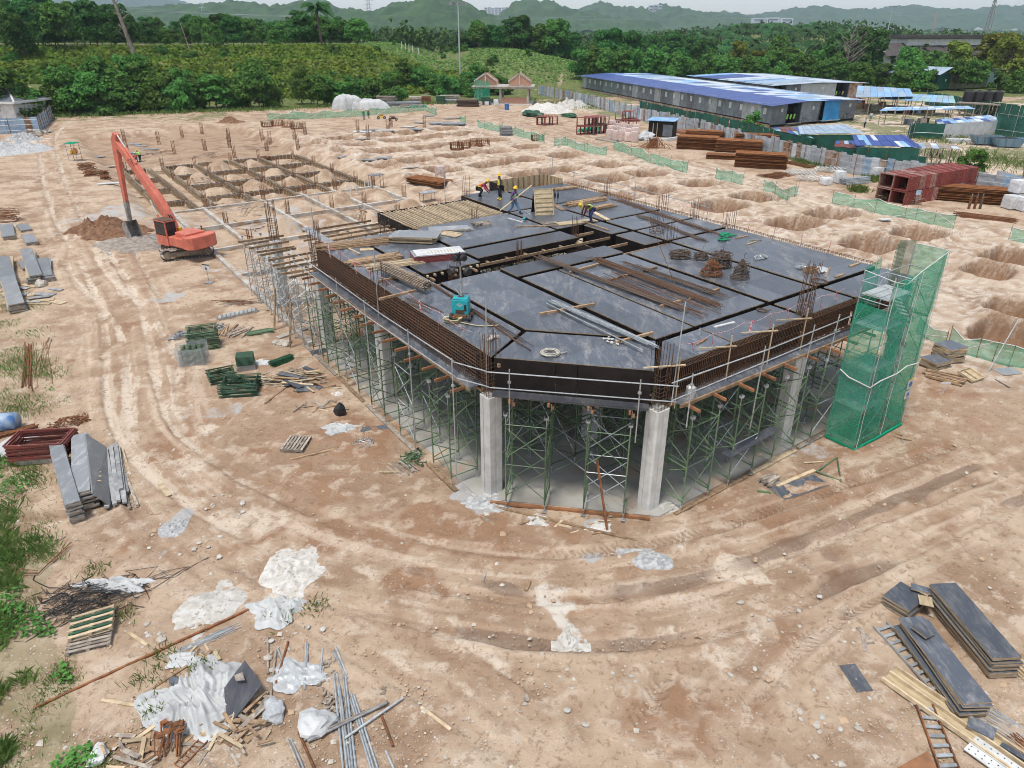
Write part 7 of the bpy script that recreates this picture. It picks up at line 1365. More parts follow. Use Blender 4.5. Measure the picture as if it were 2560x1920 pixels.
def hoarding(label,tops,h,mts,gaps,name,postm,rails=(.5,1.4,2.2),hv=.3,off=0.,h0=None):
 P=[Vector(at(u,v,h0 or h))+Vector((off,off*.35,0))for u,v in tops];Q=[P[0]];t=thing(name,label,'hoarding',(P[0].x,P[0].y,0),0,None,True);o0=Vector(t['_o']);mes=[corr(.98,h+(k%3-1)*hv*.5,m_)for k,m_ in enumerate(mts)]
 for i in range(len(P)-1):
  d=P[i+1]-P[i];d.z=0;L=d.length;n=max(1,round(L/.95));a=math.atan2(d.y,d.x);d.normalize();nr=Vector((d.y,-d.x,0))
  for k in range(n):
   c=Vector((P[i].x,P[i].y,0))+d*L*(k+.5)/n
   if rnd.random()<gaps:continue
   o=link('sheet',rnd.choice(mes),t,c-o0+nr*U(-.03,.03)+Vector((0,0,gz(c.x,c.y)-.1+U(-.12,.12))),(U(-.03,.03),U(-.012,.012),a));o.scale=(L/n/.95,1,1)
  for z in rails:MB().tube(Vector((P[i].x,P[i].y,z))+nr*.09,Vector((P[i+1].x,P[i+1].y,z))+nr*.09,.03,5).build('rail','galv',t)
  for k in range(max(1,int(L/3))):
   c=Vector((P[i].x,P[i].y,0))+d*L*k/max(1,int(L/3));MB().tube(c+nr*.14,c+nr*.14+Vector((0,0,h+.25)),.035,5).build('post',postm,t)
GT=[(1346,212),(1410,224),(1472,235),(1550,255),(1630,274),(1718,290),(1790,308),(1860,326),(1939,343),(2018,360),(2145,386),(2240,398),(2335,411),(2450,425),(2560,439),(2680,455)]
hoarding('long hoarding of grey corrugated sheets with pipe rails beside the stores',GT,2.5,['sheet_grey','sheet_pale','sheet_grey','sheet_pale','sheet_blue','sheet_grey','sheet_pale','sheet_rust'],.02,'hoarding_fence','rust')
hoarding('dark green sheet hoarding behind the grey one, in front of the cabins',GT[3:12],2.75,['sheet_green'],0,'green_hoarding','rust',(1.0,),.05,4.5,2.5)
hoarding('green sheet screen in front of the low shed in the camp',[(2276,312),(2290,305),(2365,308)],2.6,['sheet_green'],0,'green_hoarding','galv',(1.0,),.05);hoarding('green sheet hoarding at the right picture edge behind the skips',[(2495,288),(2600,300)],3.2,['sheet_green'],0,'green_hoarding','galv',(1.0,),.05);hoarding('green sheet hoarding behind the water tanks',[(2320,228),(2400,240),(2500,256),(2600,268)],3,['sheet_green'],0,'green_hoarding','galv',(1.0,),.05)
hoarding('short blue-grey sheet fence beside the white house at the left edge',[(-60,298),(90,292),(125,262)],2.6,['sheet_blue','sheet_grey','sheet_blue','sheet_rust'],0,'hoarding_fence','dark_rebar',(.5,1.4,2.2),.05)
# red shutter boxes
def boxm(w_,d,h,mt):
 mb=MB()
 for x in(-w_/2,w_/2):mb.box((x,0,h/2),(.05,d,h))
 for z in(.03,h-.03):mb.box((0,0,z),(w_,d,.05))
 for x in(-w_/2,w_/2):
  for k in range(4):mb.box((x+.04*(1 if x>0 else-1),-d/2+d*k/3*.96+.02,h/2),(.07,.06,h))
 for z in(0,h):
  for k in range(3):mb.box((-w_/3+w_/3*k,0,z+(.02 if z else-.0)),(.06,d,.06))
 for y in(-d/2,d/2):
  for(p_,q2)in(((-w_/2,y,.04),(w_/2,y,.04)),((-w_/2,y,h-.04),(w_/2,y,h-.04)),((-w_/2,y,0),(-w_/2,y,h)),((w_/2,y,0),(w_/2,y,h))):mb.bar(p_,q2,.08,.08)
 return mb.mesh('form_box',[mt])
def boxes(c,dx,dy,nx,ny,nz,w_,d,h,mts,label,drop=0.):
 ang=math.atan2(dx[1],dx[0]);mes=[boxm(w_*.96,d*.94,h*.96,m_)for m_ in mts]
 for i in range(nx):
  for j in range(ny):
   for k in range(nz):
    if k==nz-1 and rnd.random()<drop:continue
    o=link('form_box',rnd.choice(mes),None,(c[0]+dx[0]*i*w_+dy[0]*j*d,c[1]+dx[1]*i*w_+dy[1]*j*d,c[2]+k*h),(0,0,ang+U(-.03,.03)));tag(o,label+', %s tier, %s across, %s deep'%(['lower','upper'][k],ORD[i],ORD[j]if j<8 else 'ninth' if j==8 else '%dth'%(j+1)),'shutter box','red shutter boxes')
mat('red_box',(.28,.06,.045),(.20,.05,.04),3,.6,rnd=.2,c3=(.40,.30,.26),c3e=(.6,.7));mat('faded_box',(.36,.24,.20),(.26,.10,.08),3,.7,rnd=.2)
b0=GP(2222,505);boxes((b0.x-.2,b0.y+.6,0),(.5,-.866),(.866,.5),2,13,2,1.65,.95,1.5,['red_box','red_box','faded_box'],'red shutter box, near stack');b0=GP(1452,336);boxes((b0.x,b0.y,0),(.98,-.2),(.75,.66),2,6,2,1.5,.95,1.45,['red_box','faded_box','red_box'],'red shutter box, far front block',.1);b0=GP(1530,322);boxes((b0.x,b0.y,0),(.98,-.2),(.75,.66),1,7,2,1.5,.95,1.45,['red_box','faded_box'],'red shutter box, far rear block',.3);b0=GP(1352,312);boxes((b0.x,b0.y,0),(.98,-.2),(.75,.66),2,2,1,1.5,1.3,1.6,['red_box','faded_box'],'red shutter box, small roadside group')
sticks('pipe_bundle','red props heaped on the far shutter boxes','pipes',tuple(GP(1560,330)+Vector((0,0,1.8))),tuple(GP(1590,325)+Vector((0,0,1.5))),24,2.2,.12,.12,'red_box',None,3,.2,tub=True,rot=.2,part='prop')
# wrapped brick pallets
for k in range(15):
 i,j=k%5,k//5;c=GP(1524+i*15+j*3,349-j*11+i*1.5);brickpallet('wrapped pallet of pink bricks in the block beside the haul road, row %d from the road'%(j+1)if 0 else 'wrapped pallet of pink bricks, %s in the %s row from the haul road'%(ORD[i],ORD[j]),(c.x,c.y,c.z),U(-.1,.2),U(1.2,1.6),'brick_wrap',1.15)
for k,(u,v,mt)in enumerate([(1518,330,'block_wrap'),(2525,522,'block_wrap'),(2560,528,'block_wrap'),(2542,508,'block_wrap'),(2064,462,'block_wrap'),(2096,457,'block_wrap'),(2190,447,'block_wrap'),(1200,263,'brick_wrap'),(1217,263,'block_wrap'),(1240,263,'block_wrap')]):c=GP(u,v);brickpallet(['grey wrapped pallet left of the brick pallets','front grey block pallet at the right edge','grey block pallet cut by the right edge','rear grey block pallet at the right edge','small grey wrapped pallet before the pipe frames','grey wrapped pallet among the pipe frames','grey wrapped pallet at the hoarding beside the red boxes','pink brick pallet before the net of the pavilion','white bag pallet before the pavilion','grey pallet before the pavilion columns'][k],tuple(c),U(0,.4),.7 if k in(4,7,8)else 1.25,mt,1.3 if k in(1,2,3)else 1.05)
if 1:
 c=GP(2532,516);brickpallet('upper grey block pallet stacked at the right edge',(c.x,c.y,1.4),.2,1.2,'block_wrap',1.3)
 # mesh stacks
for k,(u,v,L,W,rz,n,lb)in enumerate([(1742,372,6,2.6,-22,16,'tall rusty mesh stack nearest the bristle heap'),(1760,352,6,2.4,-18,14,'rusty mesh stack behind the tallest, against the hoarding'),(1845,380,6.5,2.6,-20,15,'curved rusty mesh stack in the middle of the row'),(1890,368,6.5,2.4,-22,17,'rusty mesh stack against the hoarding right of the middle'),(1812,396,5,2.4,-18,5,'low rusty mesh stack in front of the middle one'),(1900,418,6.5,2.5,-20,16,'rusty mesh stack with bent sheets on top, nearest the road'),(2420,502,7.5,2.4,-24,13,'rusty mesh stack beside the gas cylinders')]):c=GP(u,v);meshpile(lb,(c.x,c.y,.05),L,W,R(rz),n,.115,.015,.1,seed=k)
rg=random.Random(3);c=GP(1632,370);t=thing('bristle_heap','dense bristling heap of rusty rods in front of the black hut','rebar',tuple(c))
for k in range(150):a=rg.uniform(0,6.28);r_=abs(rg.gauss(0,1.2));MB().tube((math.cos(a)*r_*1.5,math.sin(a)*r_,.05),(math.cos(a)*r_*.5+rg.uniform(-.8,1.2),math.sin(a)*r_*.4+rg.uniform(-.4,.4),1.7*math.exp(-r_*.45)),.028,3).build('rod','mesh_rust',t)
sticks('rod_pile','spilled pile of short rusty rods at the end of the mesh stacks','rebar',tuple(GP(1918,445)),tuple(GP(1960,436)),60,2.6,.05,.06,'rust',None,5,.3,tub=True,rot=.4,part='rod');sticks('rod_pile','long rusty rods and boards on the road by the gas cylinders','rebar',tuple(GP(2390,535)),tuple(GP(2540,555)),40,2.2,.07,.06,'rust',None,3,.2,rot=.12,part='rod');sticks('rod_pile','rusty rods stacked behind the pipe frames','rebar',tuple(GP(1960,405)),tuple(GP(2030,420)),24,1.8,.06,.06,'rust',None,3,.2,rot=.1,part='rod');sticks('timber_pile','planks lying before the brick pallets','timber',tuple(GP(1490,346)),tuple(GP(1542,357)),10,1.2,.2,.1,'old_timber',None,2,.1,rot=.08);sticks('pipe_bundle','orange and white pipes heaped beside the black hut','pipes',tuple(GP(1688,328)),tuple(GP(1735,338)),26,2.4,.14,.12,'orange_timber',None,3,.2,tub=True,rot=.3,part='pipe');sticks('pipe_bundle','thick bundle of galvanised pipes in front of the hoarding','pipes',tuple(GP(2100,460)),tuple(GP(2168,455)),60,1.7,.12,.11,'galv',None,6,.1,tub=True,rot=.06,part='pipe');sticks('pipe_bundle','row of white corrugated sheets under the black hut','sheets',tuple(GP(1655,352)),tuple(GP(1700,346)),10,1.6,.25,.12,'white_paint',None,3,.1,part='sheet')
for k,(u,v,n,L)in enumerate([(1990,436,9,4),(2030,452,8,5),(2075,430,11,5.5),(2110,418,12,5),(2140,424,10,4),(1640-20,335,6,3)]):
 c=GP(u,v);t=thing('frame_row',['pale galvanised frames nearest the spilled rods','front row of galvanised frames on edge','stacked galvanised frames in the second row','galvanised frames against the hoarding','galvanised frames right end of the row','white frames heaped left of the black hut'][k],'scaffold frames',tuple(c),R(-14),'galvanised frames by the hoarding');t.scale=(.7,.7,.62);mb=MB()
 for y in(-.5,.5):mb.tube((0,y,0),(0,y,1.0),.05,4)
 for z in(.08,.5,.92):mb.tube((0,-.5,z),(0,.5,z),.045,4)
 me=mb.mesh('frame',['galv'])
 for i in range(n*2):link('frame',me,t,(-L/2+L*(i%n)/n*1.3,.1*(i//n),.05+.5*(i//n)),(0,1.05,U(-.08,.08)))
for k in range(3):c=GP(2421+k*14,523);t=thing('gas_cylinder','gas cylinder, %s of three standing before the rusty mesh'%ORD[k],'gas cylinder',tuple(c),0,'gas cylinders');MB().tube((0,0,0),(.03,.05,1.15),.13,10).build('body','rust' if k<2 else 'dark_rebar',t);MB().tube((.03,.05,1.15),(.04,.06,1.38),.13,10,r2=.05).build('shoulder','dark_rebar',t);MB().tube((.04,.06,1.38),(.04,.06,1.55),.04,6).build('valve','grey_paint',t)
rg=random.Random(6)
for k,(u,v,lb)in enumerate([(2208,500,'bundle of brown offcuts left of the near red boxes'),(2278,510,'bundle of brown offcuts under the blue sign'),(2250,498,'black and blue bags between the two offcut bundles')]):wastew(lb,u,v,60,.5,.35,60+k,('timber','old_timber','rust')if k<2 else('black','shirt_black','sheet_blue'),.3,.8,.7)
c=GP(2288,513);t=thing('store_sign','small pale blue notice on a post by the red boxes','sign',tuple(c));MB().tube((0,0,0),(0,0,1.2),.03,5).build('post','grey_paint',t);MB().box((0,-.04,1.3),(.5,.03,.5)).build('board','sheet_blue',t)
c=GP(1655,340);t=thing('black_hut','black clad store hut with a blue sheet roof','hut',tuple(c),R(-24));MB().box((0,0,1.3),(4.2,3.0,2.6)).build('wall','black_ply',t);MB().box((0,0,2.72),(4.8,3.6,.1),0,0,.05).build('roof','roof_lightblue',t);MB().box((-1.3,-1.53,1.1),(.12,.05,2.2)).build('door_post','pale_timber',t);MB().box((-.6,-1.53,1.1),(.12,.05,2.2)).build('door_post','pale_timber',t);MB().box((1.2,-1.54,1.1),(1.6,.03,1.9)).build('door','wall_slate',t)
crumple('pile of white plastic beside the black hut',tuple(GP(1618,350)),1.6,1.3,.9,'tarp_white','plastic_heap','plastic',70,3,.4);crumple('green net bundle before the far red boxes',tuple(GP(1472,326)),2.2,.9,.4,'net_thick','net_bundle','net',71,3,.4);crumple('heap of cut dark green branches beyond the small red boxes',tuple(GP(1330,291)),2.8,1.5,.8,'dark_green','branch_heap','branches',72,3,.5);crumple('low dark green bag near the cut branches',tuple(GP(1424,293)),1.8,.9,.5,'dark_green','bag_heap','bags',73,3,.4)
mound('big white sand pile with a flat top by the pavilion',1370,279,5.2,5,2.2,'lime','sand_pile','sand pile',41,40,.1);mound('smaller white rubble pile behind the sand pile',1425,268,4.2,4,1.8,'lime','sand_pile','sand pile',42,36,.5)
for k,(u,v,rx,ry,h,lb)in enumerate([(868,272,3.6,2.2,3.2,'taller tarp-covered stack at the far left of the stores'),(917,272,4.6,2.0,2.2,'lower tarp-covered stack beside the taller one')]):crsheet(lb,u,v,rx,ry,h,'tarp_white','covered_stack',80+k,6,'covered stack',26,True)
for k,(u,v,L,W,n,mt)in enumerate([(968,262,4.5,2,12,'old_timber'),(1010,264,8,3,5,'grey_ply'),(1045,258,4,2,9,'white_concrete'),(1033,268,6,2,3,'old_timber'),(1140,258,6,2.4,5,'grey_ply'),(1170,266,5,2,9,'dark_rebar'),(1125,250,5,2,7,'white_concrete')]):sheets('panel_stack',['brown brick stack beside the covered stacks','broad low pile of grey panels at the back','white stacked blocks before the trees','old boards in front of the grey panels','low grey panels near the dark crates','dark pipe rack before the pavilion','pale panels under the trees near the pavilion'][k],'panels',tuple(GP(u,v)),L,W,U(-.1,.1),n,.17,[mt,mt],'piles along the back of the site',.3,.1,seed=k)
for k,(u,v,lb)in enumerate([(1066,259,'green crate with rusty stripes at the back of the site'),(1102,259,'pale green crate right of the striped one'),(1213,262,'dark green bin before the pavilion net')]):c=GP(u,v);sheets('crate',lb,'crate',tuple(c),2.2,2,.1,9,.2,['green_steel','dark_green' if k else 'rust'],None,.04,.02)
c=GP(1267,275);t=thing('drum','blue drum standing before the pavilion','drum',tuple(c));MB().tube((0,0,0),(0,0,1.4),.5,14).build('body','blue_plastic',t);MB().tube((0,0,1.4),(0,0,1.46),.44,14).build('lid','sheet_pale',t)
# ---------------------------------------------------------------- pavilion
c=Vector(at(1258,262));t=thing('pavilion','unfinished flat-roofed pavilion with two brick gables','pavilion',(c.x,c.y+1,0),R(-4));MB().box((0,3,3.75),(14.5,9,.35)).box((0,3,4.02),(15,9.5,.15)).build('roof_slab','white_concrete',t);MB().box((0,3,.1),(14,8.6,.3)).build('floor_slab','concrete',t)
for x in(-6,-.6,6):
 for y in(-.8,6.8):MB().box((x,y,1.9),(.5,.5,3.5)).build('column','white_concrete',t)
for x0 in(-4.2,4.0):
 g=MB();g.add([(x0-2.6,-.5,4.1),(x0+2.6,-.5,4.1),(x0+2.6,-.5,5.2),(x0,-.5,6.9),(x0-2.6,-.5,5.2),(x0-2.6,-.2,4.1),(x0+2.6,-.2,4.1),(x0+2.6,-.2,5.2),(x0,-.2,6.9),(x0-2.6,-.2,5.2)],[(0,1,2,3,4),(9,8,7,6,5),(0,5,6,1),(1,6,7,2),(2,7,8,3),(3,8,9,4),(4,9,5,0)]);go=g.build('gable','brick',t)
 mb=MB();mb.bar((x0-2.75,-.4,5.2),(x0,-.4,7.0),.5,.3);mb.bar((x0+2.75,-.4,5.2),(x0,-.4,7.0),.5,.3);mb.box((x0,-.55,5.5),(.3,.2,2.8));mb.box((x0,-.4,4.25),(5.5,.5,.25));mb.build('coping','white_concrete',go)
 g=MB();g.v=[(p[0],p[1]+5.5,p[2])for p in bpy.data.meshes[go.data.name].vertices.values()and[tuple(v.co)for v in go.data.vertices]];g.f=[tuple(p.vertices)for p in go.data.polygons];g.m=[0]*len(g.f);g.build('gable','brick',t)
MB().box((2.7,-.8,.9),(6.4,.25,1.5)).build('brick_wall','brick',t);mb=MB();mb.grid(netgrid((-6.6,-1.6,.1),(-3,-1.6,.1),(-6.6,-1.6,5.6),(-3,-1.6,5.2),6,8,.12,random.Random(2)));mb.build('green_net','net',t,True);mb=MB();mb.grid(netgrid((-7.2,2,.1),(-6.6,-1.6,.1),(-7.2,2,5.8),(-6.6,-1.6,5.6),4,8,.1,random.Random(3)));mb.build('green_net','net',t,True);MB().tube((-7.6,-1.5,0),(-5.6,-1.2,4.8),.08,5).build('prop','pale_timber',t)
# ---------------------------------------------------------------- camp buildings
def cabin(label,c,dl,dw,L,Wd,eave,ridge,roofs,wall,group='worker cabins',win=0,walls2=None,ov=1.2,rf=.5):
 """c near front corner, dl unit along the length, dw unit across"""
 t=thing('cabin',label,'cabin',(c[0],c[1],0),0,group,True);P=lambda l,w_,z:(c[0]+dl[0]*l+dw[0]*w_,c[1]+dl[1]*l+dw[1]*w_,z)
 n=max(2,round(L/1.3));fr=(Wd*rf)
 for s,(w0,w1,z0,z1,cuts)in enumerate(((-ov,fr,eave-.1,ridge,1),(fr,Wd+ov,ridge,eave-.1,3))):
  cols={}
  for k in range(n):
   for j in range(cuts):
    f0,f1=j/cuts,(j+1)/cuts;lift=.015*(j%2)+.006*(k%2)
    q4=[P(-ov+(L+2*ov)*k/n,w0+(w1-w0)*f0,z0+(z1-z0)*f0+lift),P(-ov+(L+2*ov)*(k+1)/n,w0+(w1-w0)*f0,z0+(z1-z0)*f0+lift),P(-ov+(L+2*ov)*(k+1)/n,w0+(w1-w0)*f1,z0+(z1-z0)*f1+lift),P(-ov+(L+2*ov)*k/n,w0+(w1-w0)*f1,z0+(z1-z0)*f1+lift)]
    m_=roofs[s]if isinstance(roofs[s],str)else(cols.get((k-1,j))if rnd.random()<.45 and cols.get((k-1,j))else rnd.choice(roofs[s]));cols[(k,j)]=m_;MB().slab(q4[::-1],.05).build('roof_sheet',m_,t)
 nw=max(2,round(L/3.2));mb=MB()
 for k in range(nw):m_=wall[k%len(wall)]if rnd.random()<.7 else rnd.choice(wall);mb=MB();mb.bar(P(L*k/nw+.02,0,.35+eave/2),P(L*(k+1)/nw-.02,0,.35+eave/2),.12,eave-.7);o=mb.build('wall_panel',m_,t);
 for k in range(win):l=L*(k+.5)/win;f=MB().bar(P(l-.45,-.1,2.7),P(l+.45,-.1,2.7),.1,1.1);f=f.build('window','wall_white',t);mb=MB();[mb.bar(P(l-.36,-.17,2.3+.19*j),P(l+.36,-.17,2.3+.19*j),.05,.11)for j in range(5)];mb.build('louvre','dark_rebar' if k%3 else 'wall_white',f)
 MB().bar(P(0,Wd,eave/2),P(L,Wd,eave/2),.12,eave).build('wall_panel',wall[0],t);MB().bar(P(L,0,eave/2),P(L,Wd,eave/2),.12,eave).build('wall_panel',wall[0],t);MB().bar(P(0,0,.25),P(L,0,.25),.2,.5).build('plinth','sheet_rust',t)
 g=walls2 or[(0,1,wall[0])]
 for(w0,w1,m_)in g:
  if m_=='open':
   mb=MB();mb.bar(P(2.2,w0*Wd,eave/2),P(2.2,w1*Wd,eave/2),.1,eave);mb.build('recess_wall','black_ply',t)
   for w_ in(w0,w1):MB().bar(P(0,w_*Wd,eave/2),P(2.2,w_*Wd,eave/2),.1,eave).build('recess_wall','wall_slate',t)
   for k in range(3):l=w0+(w1-w0)*(k+.7)/4;MB().bar(P(.6,l*Wd,1.6),P(.6,l*Wd+.4,1.5),.1,.9).build('hung_clothes',['vest_lime','shirt_black','shirt_maroon','strap'][rnd.randrange(4)],t)
   MB().bar(P(-.6,w0*Wd,.5),P(-.6,w1*Wd,.5),1.0,.1).build('porch','old_timber',t)
  elif m_=='tarp':mb=MB();mb.grid(netgrid(P(-.9,w0*Wd,.4),P(-.9,w1*Wd,.3),P(-.4,w0*Wd+.5,eave),P(-.4,w1*Wd,eave),14,5,.25,random.Random(5)));mb.build('tarp_curtain','tarp_blue',t,True)
  else:MB().bar(P(0,w0*Wd+.03,eave/2+.2),P(0,w1*Wd-.03,eave/2+.2),.12,eave-.4).build('wall_panel',m_,t);mb=MB();mb.bar(P(-.09,(w0*.4+w1*.6)*Wd,2.9),P(-.09,(w0*.4+w1*.6)*Wd+.5,2.9),.03,.6);mb.build('notice','wall_white',t)
 mb=MB();mb.add([P(.05,.0,eave),P(.05,Wd,eave),P(.05,fr,ridge-.1)],[(0,1,2)]);mb.build('gable','wall_slate',t)
 return t
def un(a,b):d=(b[0]-a[0],b[1]-a[1]);l=math.hypot(*d);return(d[0]/l,d[1]/l),l
N0=(48,140);dl,L=un(N0,(21.2,231));dw,Wd=un(N0,(70.5,153));RB=['roof_blue','roof_lightblue','roof_white','roof_white','roof_lightblue','roof_grey']
cb1=cabin('longest grey cabin block with a deep blue and patched white roof',N0,dl,dw,L,Wd-2,4.0,4.35,['roof_blue',RB],['wall_bluegrey','wall_slate','sheet_grey','wall_bluegrey'],win=24,walls2=[(0,.17,'wall_slate'),(.17,.33,'open'),(.33,.55,'wall_bluegrey'),(.56,.78,'tarp'),(.56,.78,'open'),(.78,1,'wall_slate')],rf=.36)
for w_ in(6.5,19.5):
 for s in(0,1):p=(N0[0]+dw[0]*(w_+s)-dl[0]*1.2,N0[1]+dw[1]*(w_+s)-dl[1]*1.2);MB().bar((p[0],p[1],.6),(p[0]-dl[0]*2+dw[0]*1.5,p[1]-dl[1]*2+dw[1]*1.5,0),.06,.06).bar((p[0],p[1],1.6),(p[0]-dl[0]*2+dw[0]*1.5,p[1]-dl[1]*2+dw[1]*1.5,1),.05,.05).bar((p[0],p[1],.4),(p[0],p[1],1.6),.05,.05).build('stair_rail','black',cb1)
N1=(65,191);dl,L=un(N1,(53.6,231));dw,Wd=un(N1,(91,200));cabin('second cabin block behind the longest, with a white ridge strip',N1,dl,dw,L,Wd,4.0,4.35,[['roof_lightblue','roof_white','roof_grey','roof_blue'],['roof_white','roof_grey']],['wall_slate','wall_bluegrey'],win=6,walls2=[(0,.14,'open'),(.14,.3,'wall_slate'),(.3,.7,'sheet_pale'),(.7,.85,'open'),(.85,1,'sheet_rust')])
N2=at(2337,228);N2=(N2[0],N2[1]);cabin('green and olive sheet shed with a white roof at the right edge',N2,(-.55,.83),(.9,.43),16,46,4.6,6.4,['roof_grey','roof_white'],['sheet_green','wall_olive'],walls2=[(0,.12,'sheet_green'),(.12,.36,'wall_olive'),(.36,.5,'wall_olive'),(.5,.62,'roof_teal'),(.62,1,'wall_olive')],rf=.08)
def canopy(label,quad,roofs,posts=True,base=None,name='canopy',n=8,back=None):
 Q=[Vector(at(u,v,z))for u,v,z in quad];c=sum(Q,Vector())/4;t=thing(name,label,'canopy' if posts else 'shed',(c.x,c.y,0),0,'sheds of the camp',True)
 for k in range(n):
  a0,a1=k/n,(k+1)/n-.004
  for j in range(2):f0,f1=j/2,(j+1)/2;G=lambda a,f:Q[0].lerp(Q[1],a).lerp(Q[3].lerp(Q[2],a),f)+Vector((0,0,.02*(j+k%2)));MB().slab([G(a0,f0),G(a1,f0),G(a1,f1),G(a0,f1)],.05).build('roof_sheet',rnd.choice(roofs),t)
 for k in range(5):
  for e in(0,1):
   p=(Q[0]if e==0 else Q[3]).lerp(Q[1]if e==0 else Q[2],k/4*.96+.02)
   if posts:MB().bar((p.x,p.y,0),(p.x,p.y,p.z-.04),.12,.12).build('post','old_timber',t)
 if base:
  for(i,j,m_)in base:p,q2=Q[i].lerp(c,.06),Q[j].lerp(c,.06);h=min(Q[i].z,Q[j].z)-.1;p.z=q2.z=h/2;MB().bar(p,q2,.1,h).build('wall_panel',m_,t)
 if back:
  for k in range(back):p=Q[3].lerp(Q[2],rnd.random()).lerp(Q[0],rnd.random()*.5);s=U(.5,1.4);MB().box((p.x,p.y,s/2),(s*1.4,s,s),U(0,3)).build('stored_goods',rnd.choice(['old_timber','black_ply','wall_slate','timber','sheet_blue','shirt_red']),t)
 return t
canopy('broad pale blue flat roof behind the longest cabin block',[(2139,243,3.6),(2285,241,3.6),(2275,222,3.9),(2145,214,3.9)],['roof_lightblue','roof_grey'],back=10);canopy('long teal and rust edged canteen roof over dark stalls',[(2194,247,3.0),(2390,258,2.8),(2384,240,3.6),(2240,233,3.6)],['roof_teal','roof_lightblue','roof_teal','roof_grey'],back=26,n=12);canopy('thin low blue canopy on slim posts in the camp yard',[(2198,277,2.6),(2440,272,2.8),(2420,265,3.2),(2215,268,3.1)],['roof_lightblue','roof_grey','roof_white'],back=6,n=12)
canopy('low shed with white and blue walls under a patched blue roof',[(2345,310,2.4),(2510,300,2.4),(2475,288,3.0),(2338,299,3.0)],['roof_lightblue','roof_white','roof_blue','roof_grey'],False,[(0,1,'sheet_pale'),(0,3,'wall_white'),(1,2,'sheet_blue')],'shed',10);canopy('corrugated grey-blue roof just behind the green hoarding',[(2000,335,3.0),(2163,332,3.2),(2110,311,3.7),(1995,315,3.6)],['roof_grey'],False,[(0,1,'sheet_green')],'shed',12);canopy('red and blue lean-to roof left of the corrugated one',[(1935,325,2.6),(2035,346,2.6),(1990,318,3.0),(1935,318,3.0)],['roof_red','roof_blue','roof_teal','roof_red'],False,[(0,1,'sheet_green')],'shed',5)
canopy('bright blue patched roof over a green shed by the hoarding',[(2140,362,2.9),(2306,369,2.7),(2262,338,4.0),(2130,338,3.9)],['roof_blue','roof_blue','roof_lightblue','roof_white','roof_blue'],False,[(0,1,'sheet_green'),(1,2,'sheet_green')],'shed',12);canopy('low rusty brown roof sheets between the two bright roofs',[(2085,366,2.3),(2170,374,2.3),(2150,352,2.9),(2090,352,2.9)],['roof_blue','roof_red','roof_grey','strap'],False,[(0,1,'sheet_green')],'shed',6);canopy('small rickety canopy with two people seated under it',[(2300,370,2.4),(2400,372,2.4),(2385,361,2.6),(2295,357,2.6)],['roof_grey','old_timber','roof_white'],n=6)
for k in range(4):p=at(2418+k*24,254,2.6);t=thing('water_tank','black water tank, %s of four on the timber platform'%ORD[k],'water tank',p,0,'water tanks');MB().tube((0,0,0),(0,0,1.9),1.05,16).tube((0,0,1.9),(0,0,2.15),1.05,16,r2=.5).build('body','black',t);MB().tube((0,0,2.15),(0,0,2.25),.3,10).build('lid','rubber',t)
p,q2=Vector(at(2395,256,2.5)),Vector(at(2505,262,2.5));t=thing('tank_platform','rickety timber platform under the black tanks','platform',(p.x,p.y,0),0,None,True);MB().bar(p,q2,3,.2).build('deck','old_timber',t)
for k in range(7):
 for y in(-1.2,1.2):c=p.lerp(q2,k/6);MB().bar((c.x,c.y+y,0),(c.x,c.y+y,2.4),.15,.15).build('leg','old_timber',t);MB().bar((c.x,c.y+y,0),(c.x+1.5,c.y+y,2.4),.1,.1).build('brace','old_timber',t)
for k,(u,v,lb)in enumerate([(2462,362,'left blue waste skip in the camp yard'),(2515,368,'right blue waste skip filled with rubbish')]):
 c=GP(u,v);t=thing('waste_skip',lb,'skip',tuple(c),R(-10),'waste skips');mb=MB();mb.add([(-1.6,-.9,.2),(1.6,-.9,.2),(1.6,.9,.2),(-1.6,.9,.2),(-2.3,-1,1.4),(2.3,-1,1.4),(2.3,1,1.4),(-2.3,1,1.4)],[f for f in MB.BF if f !=(4,5,6,7)]);mb.build('body','skip_blue',t);MB().blob((0,0,1.1),(1.7,.8,.4 if k else .2),random.Random(k),.4,2).build('rubbish','earth_brown' if not k else 'shirt_black',t)
 for x in(-1.4,-.5,.5,1.4):MB().bar((x,-1.0,.2),(x*1.25,-1.06,1.4),.12,.1).build('rib','skip_blue',t)
mb=MB();mb.box((0,0,.25),(3.4,1.6,.5));one('mattress',mb,'wall_white','white mattress lying on the camp grass','mattress',None,False,tuple(GP(2394,355)),-.2);plank('yard_board','pale board leaning low near the green screen',GP(2316,345),GP(2332,345),.9,.9,'pale_timber','board')
person('person in white walking in the camp yard, nearer of two',tuple(GP(2160,319)),R(-60),{},'shirt_white','trousers_dark','black',None,None);person('person in white walking in the camp yard, farther of two',tuple(GP(2175,303)),R(60),{},'shirt_white','jeans','black',None,None)
SIT=dict(pel=(0,0,.5),wst=(0,0,.66),chs=(.05,0,.9),nck=(.08,0,1.06),hed=(.12,0,1.2),hdt=(.12,0,1.31),hpL=(0,.1,.48),hpR=(0,-.1,.48),knL=(.42,.13,.5),knR=(.42,-.13,.5),anL=(.4,.13,.09),anR=(.4,-.13,.09),toL=(.58,.14,.03),toR=(.58,-.14,.03),shL=(.05,.19,.99),shR=(.05,-.19,.99),elL=(.15,.25,.74),elR=(.15,-.25,.74),wrL=(.36,.2,.66),wrR=(.36,-.2,.66))
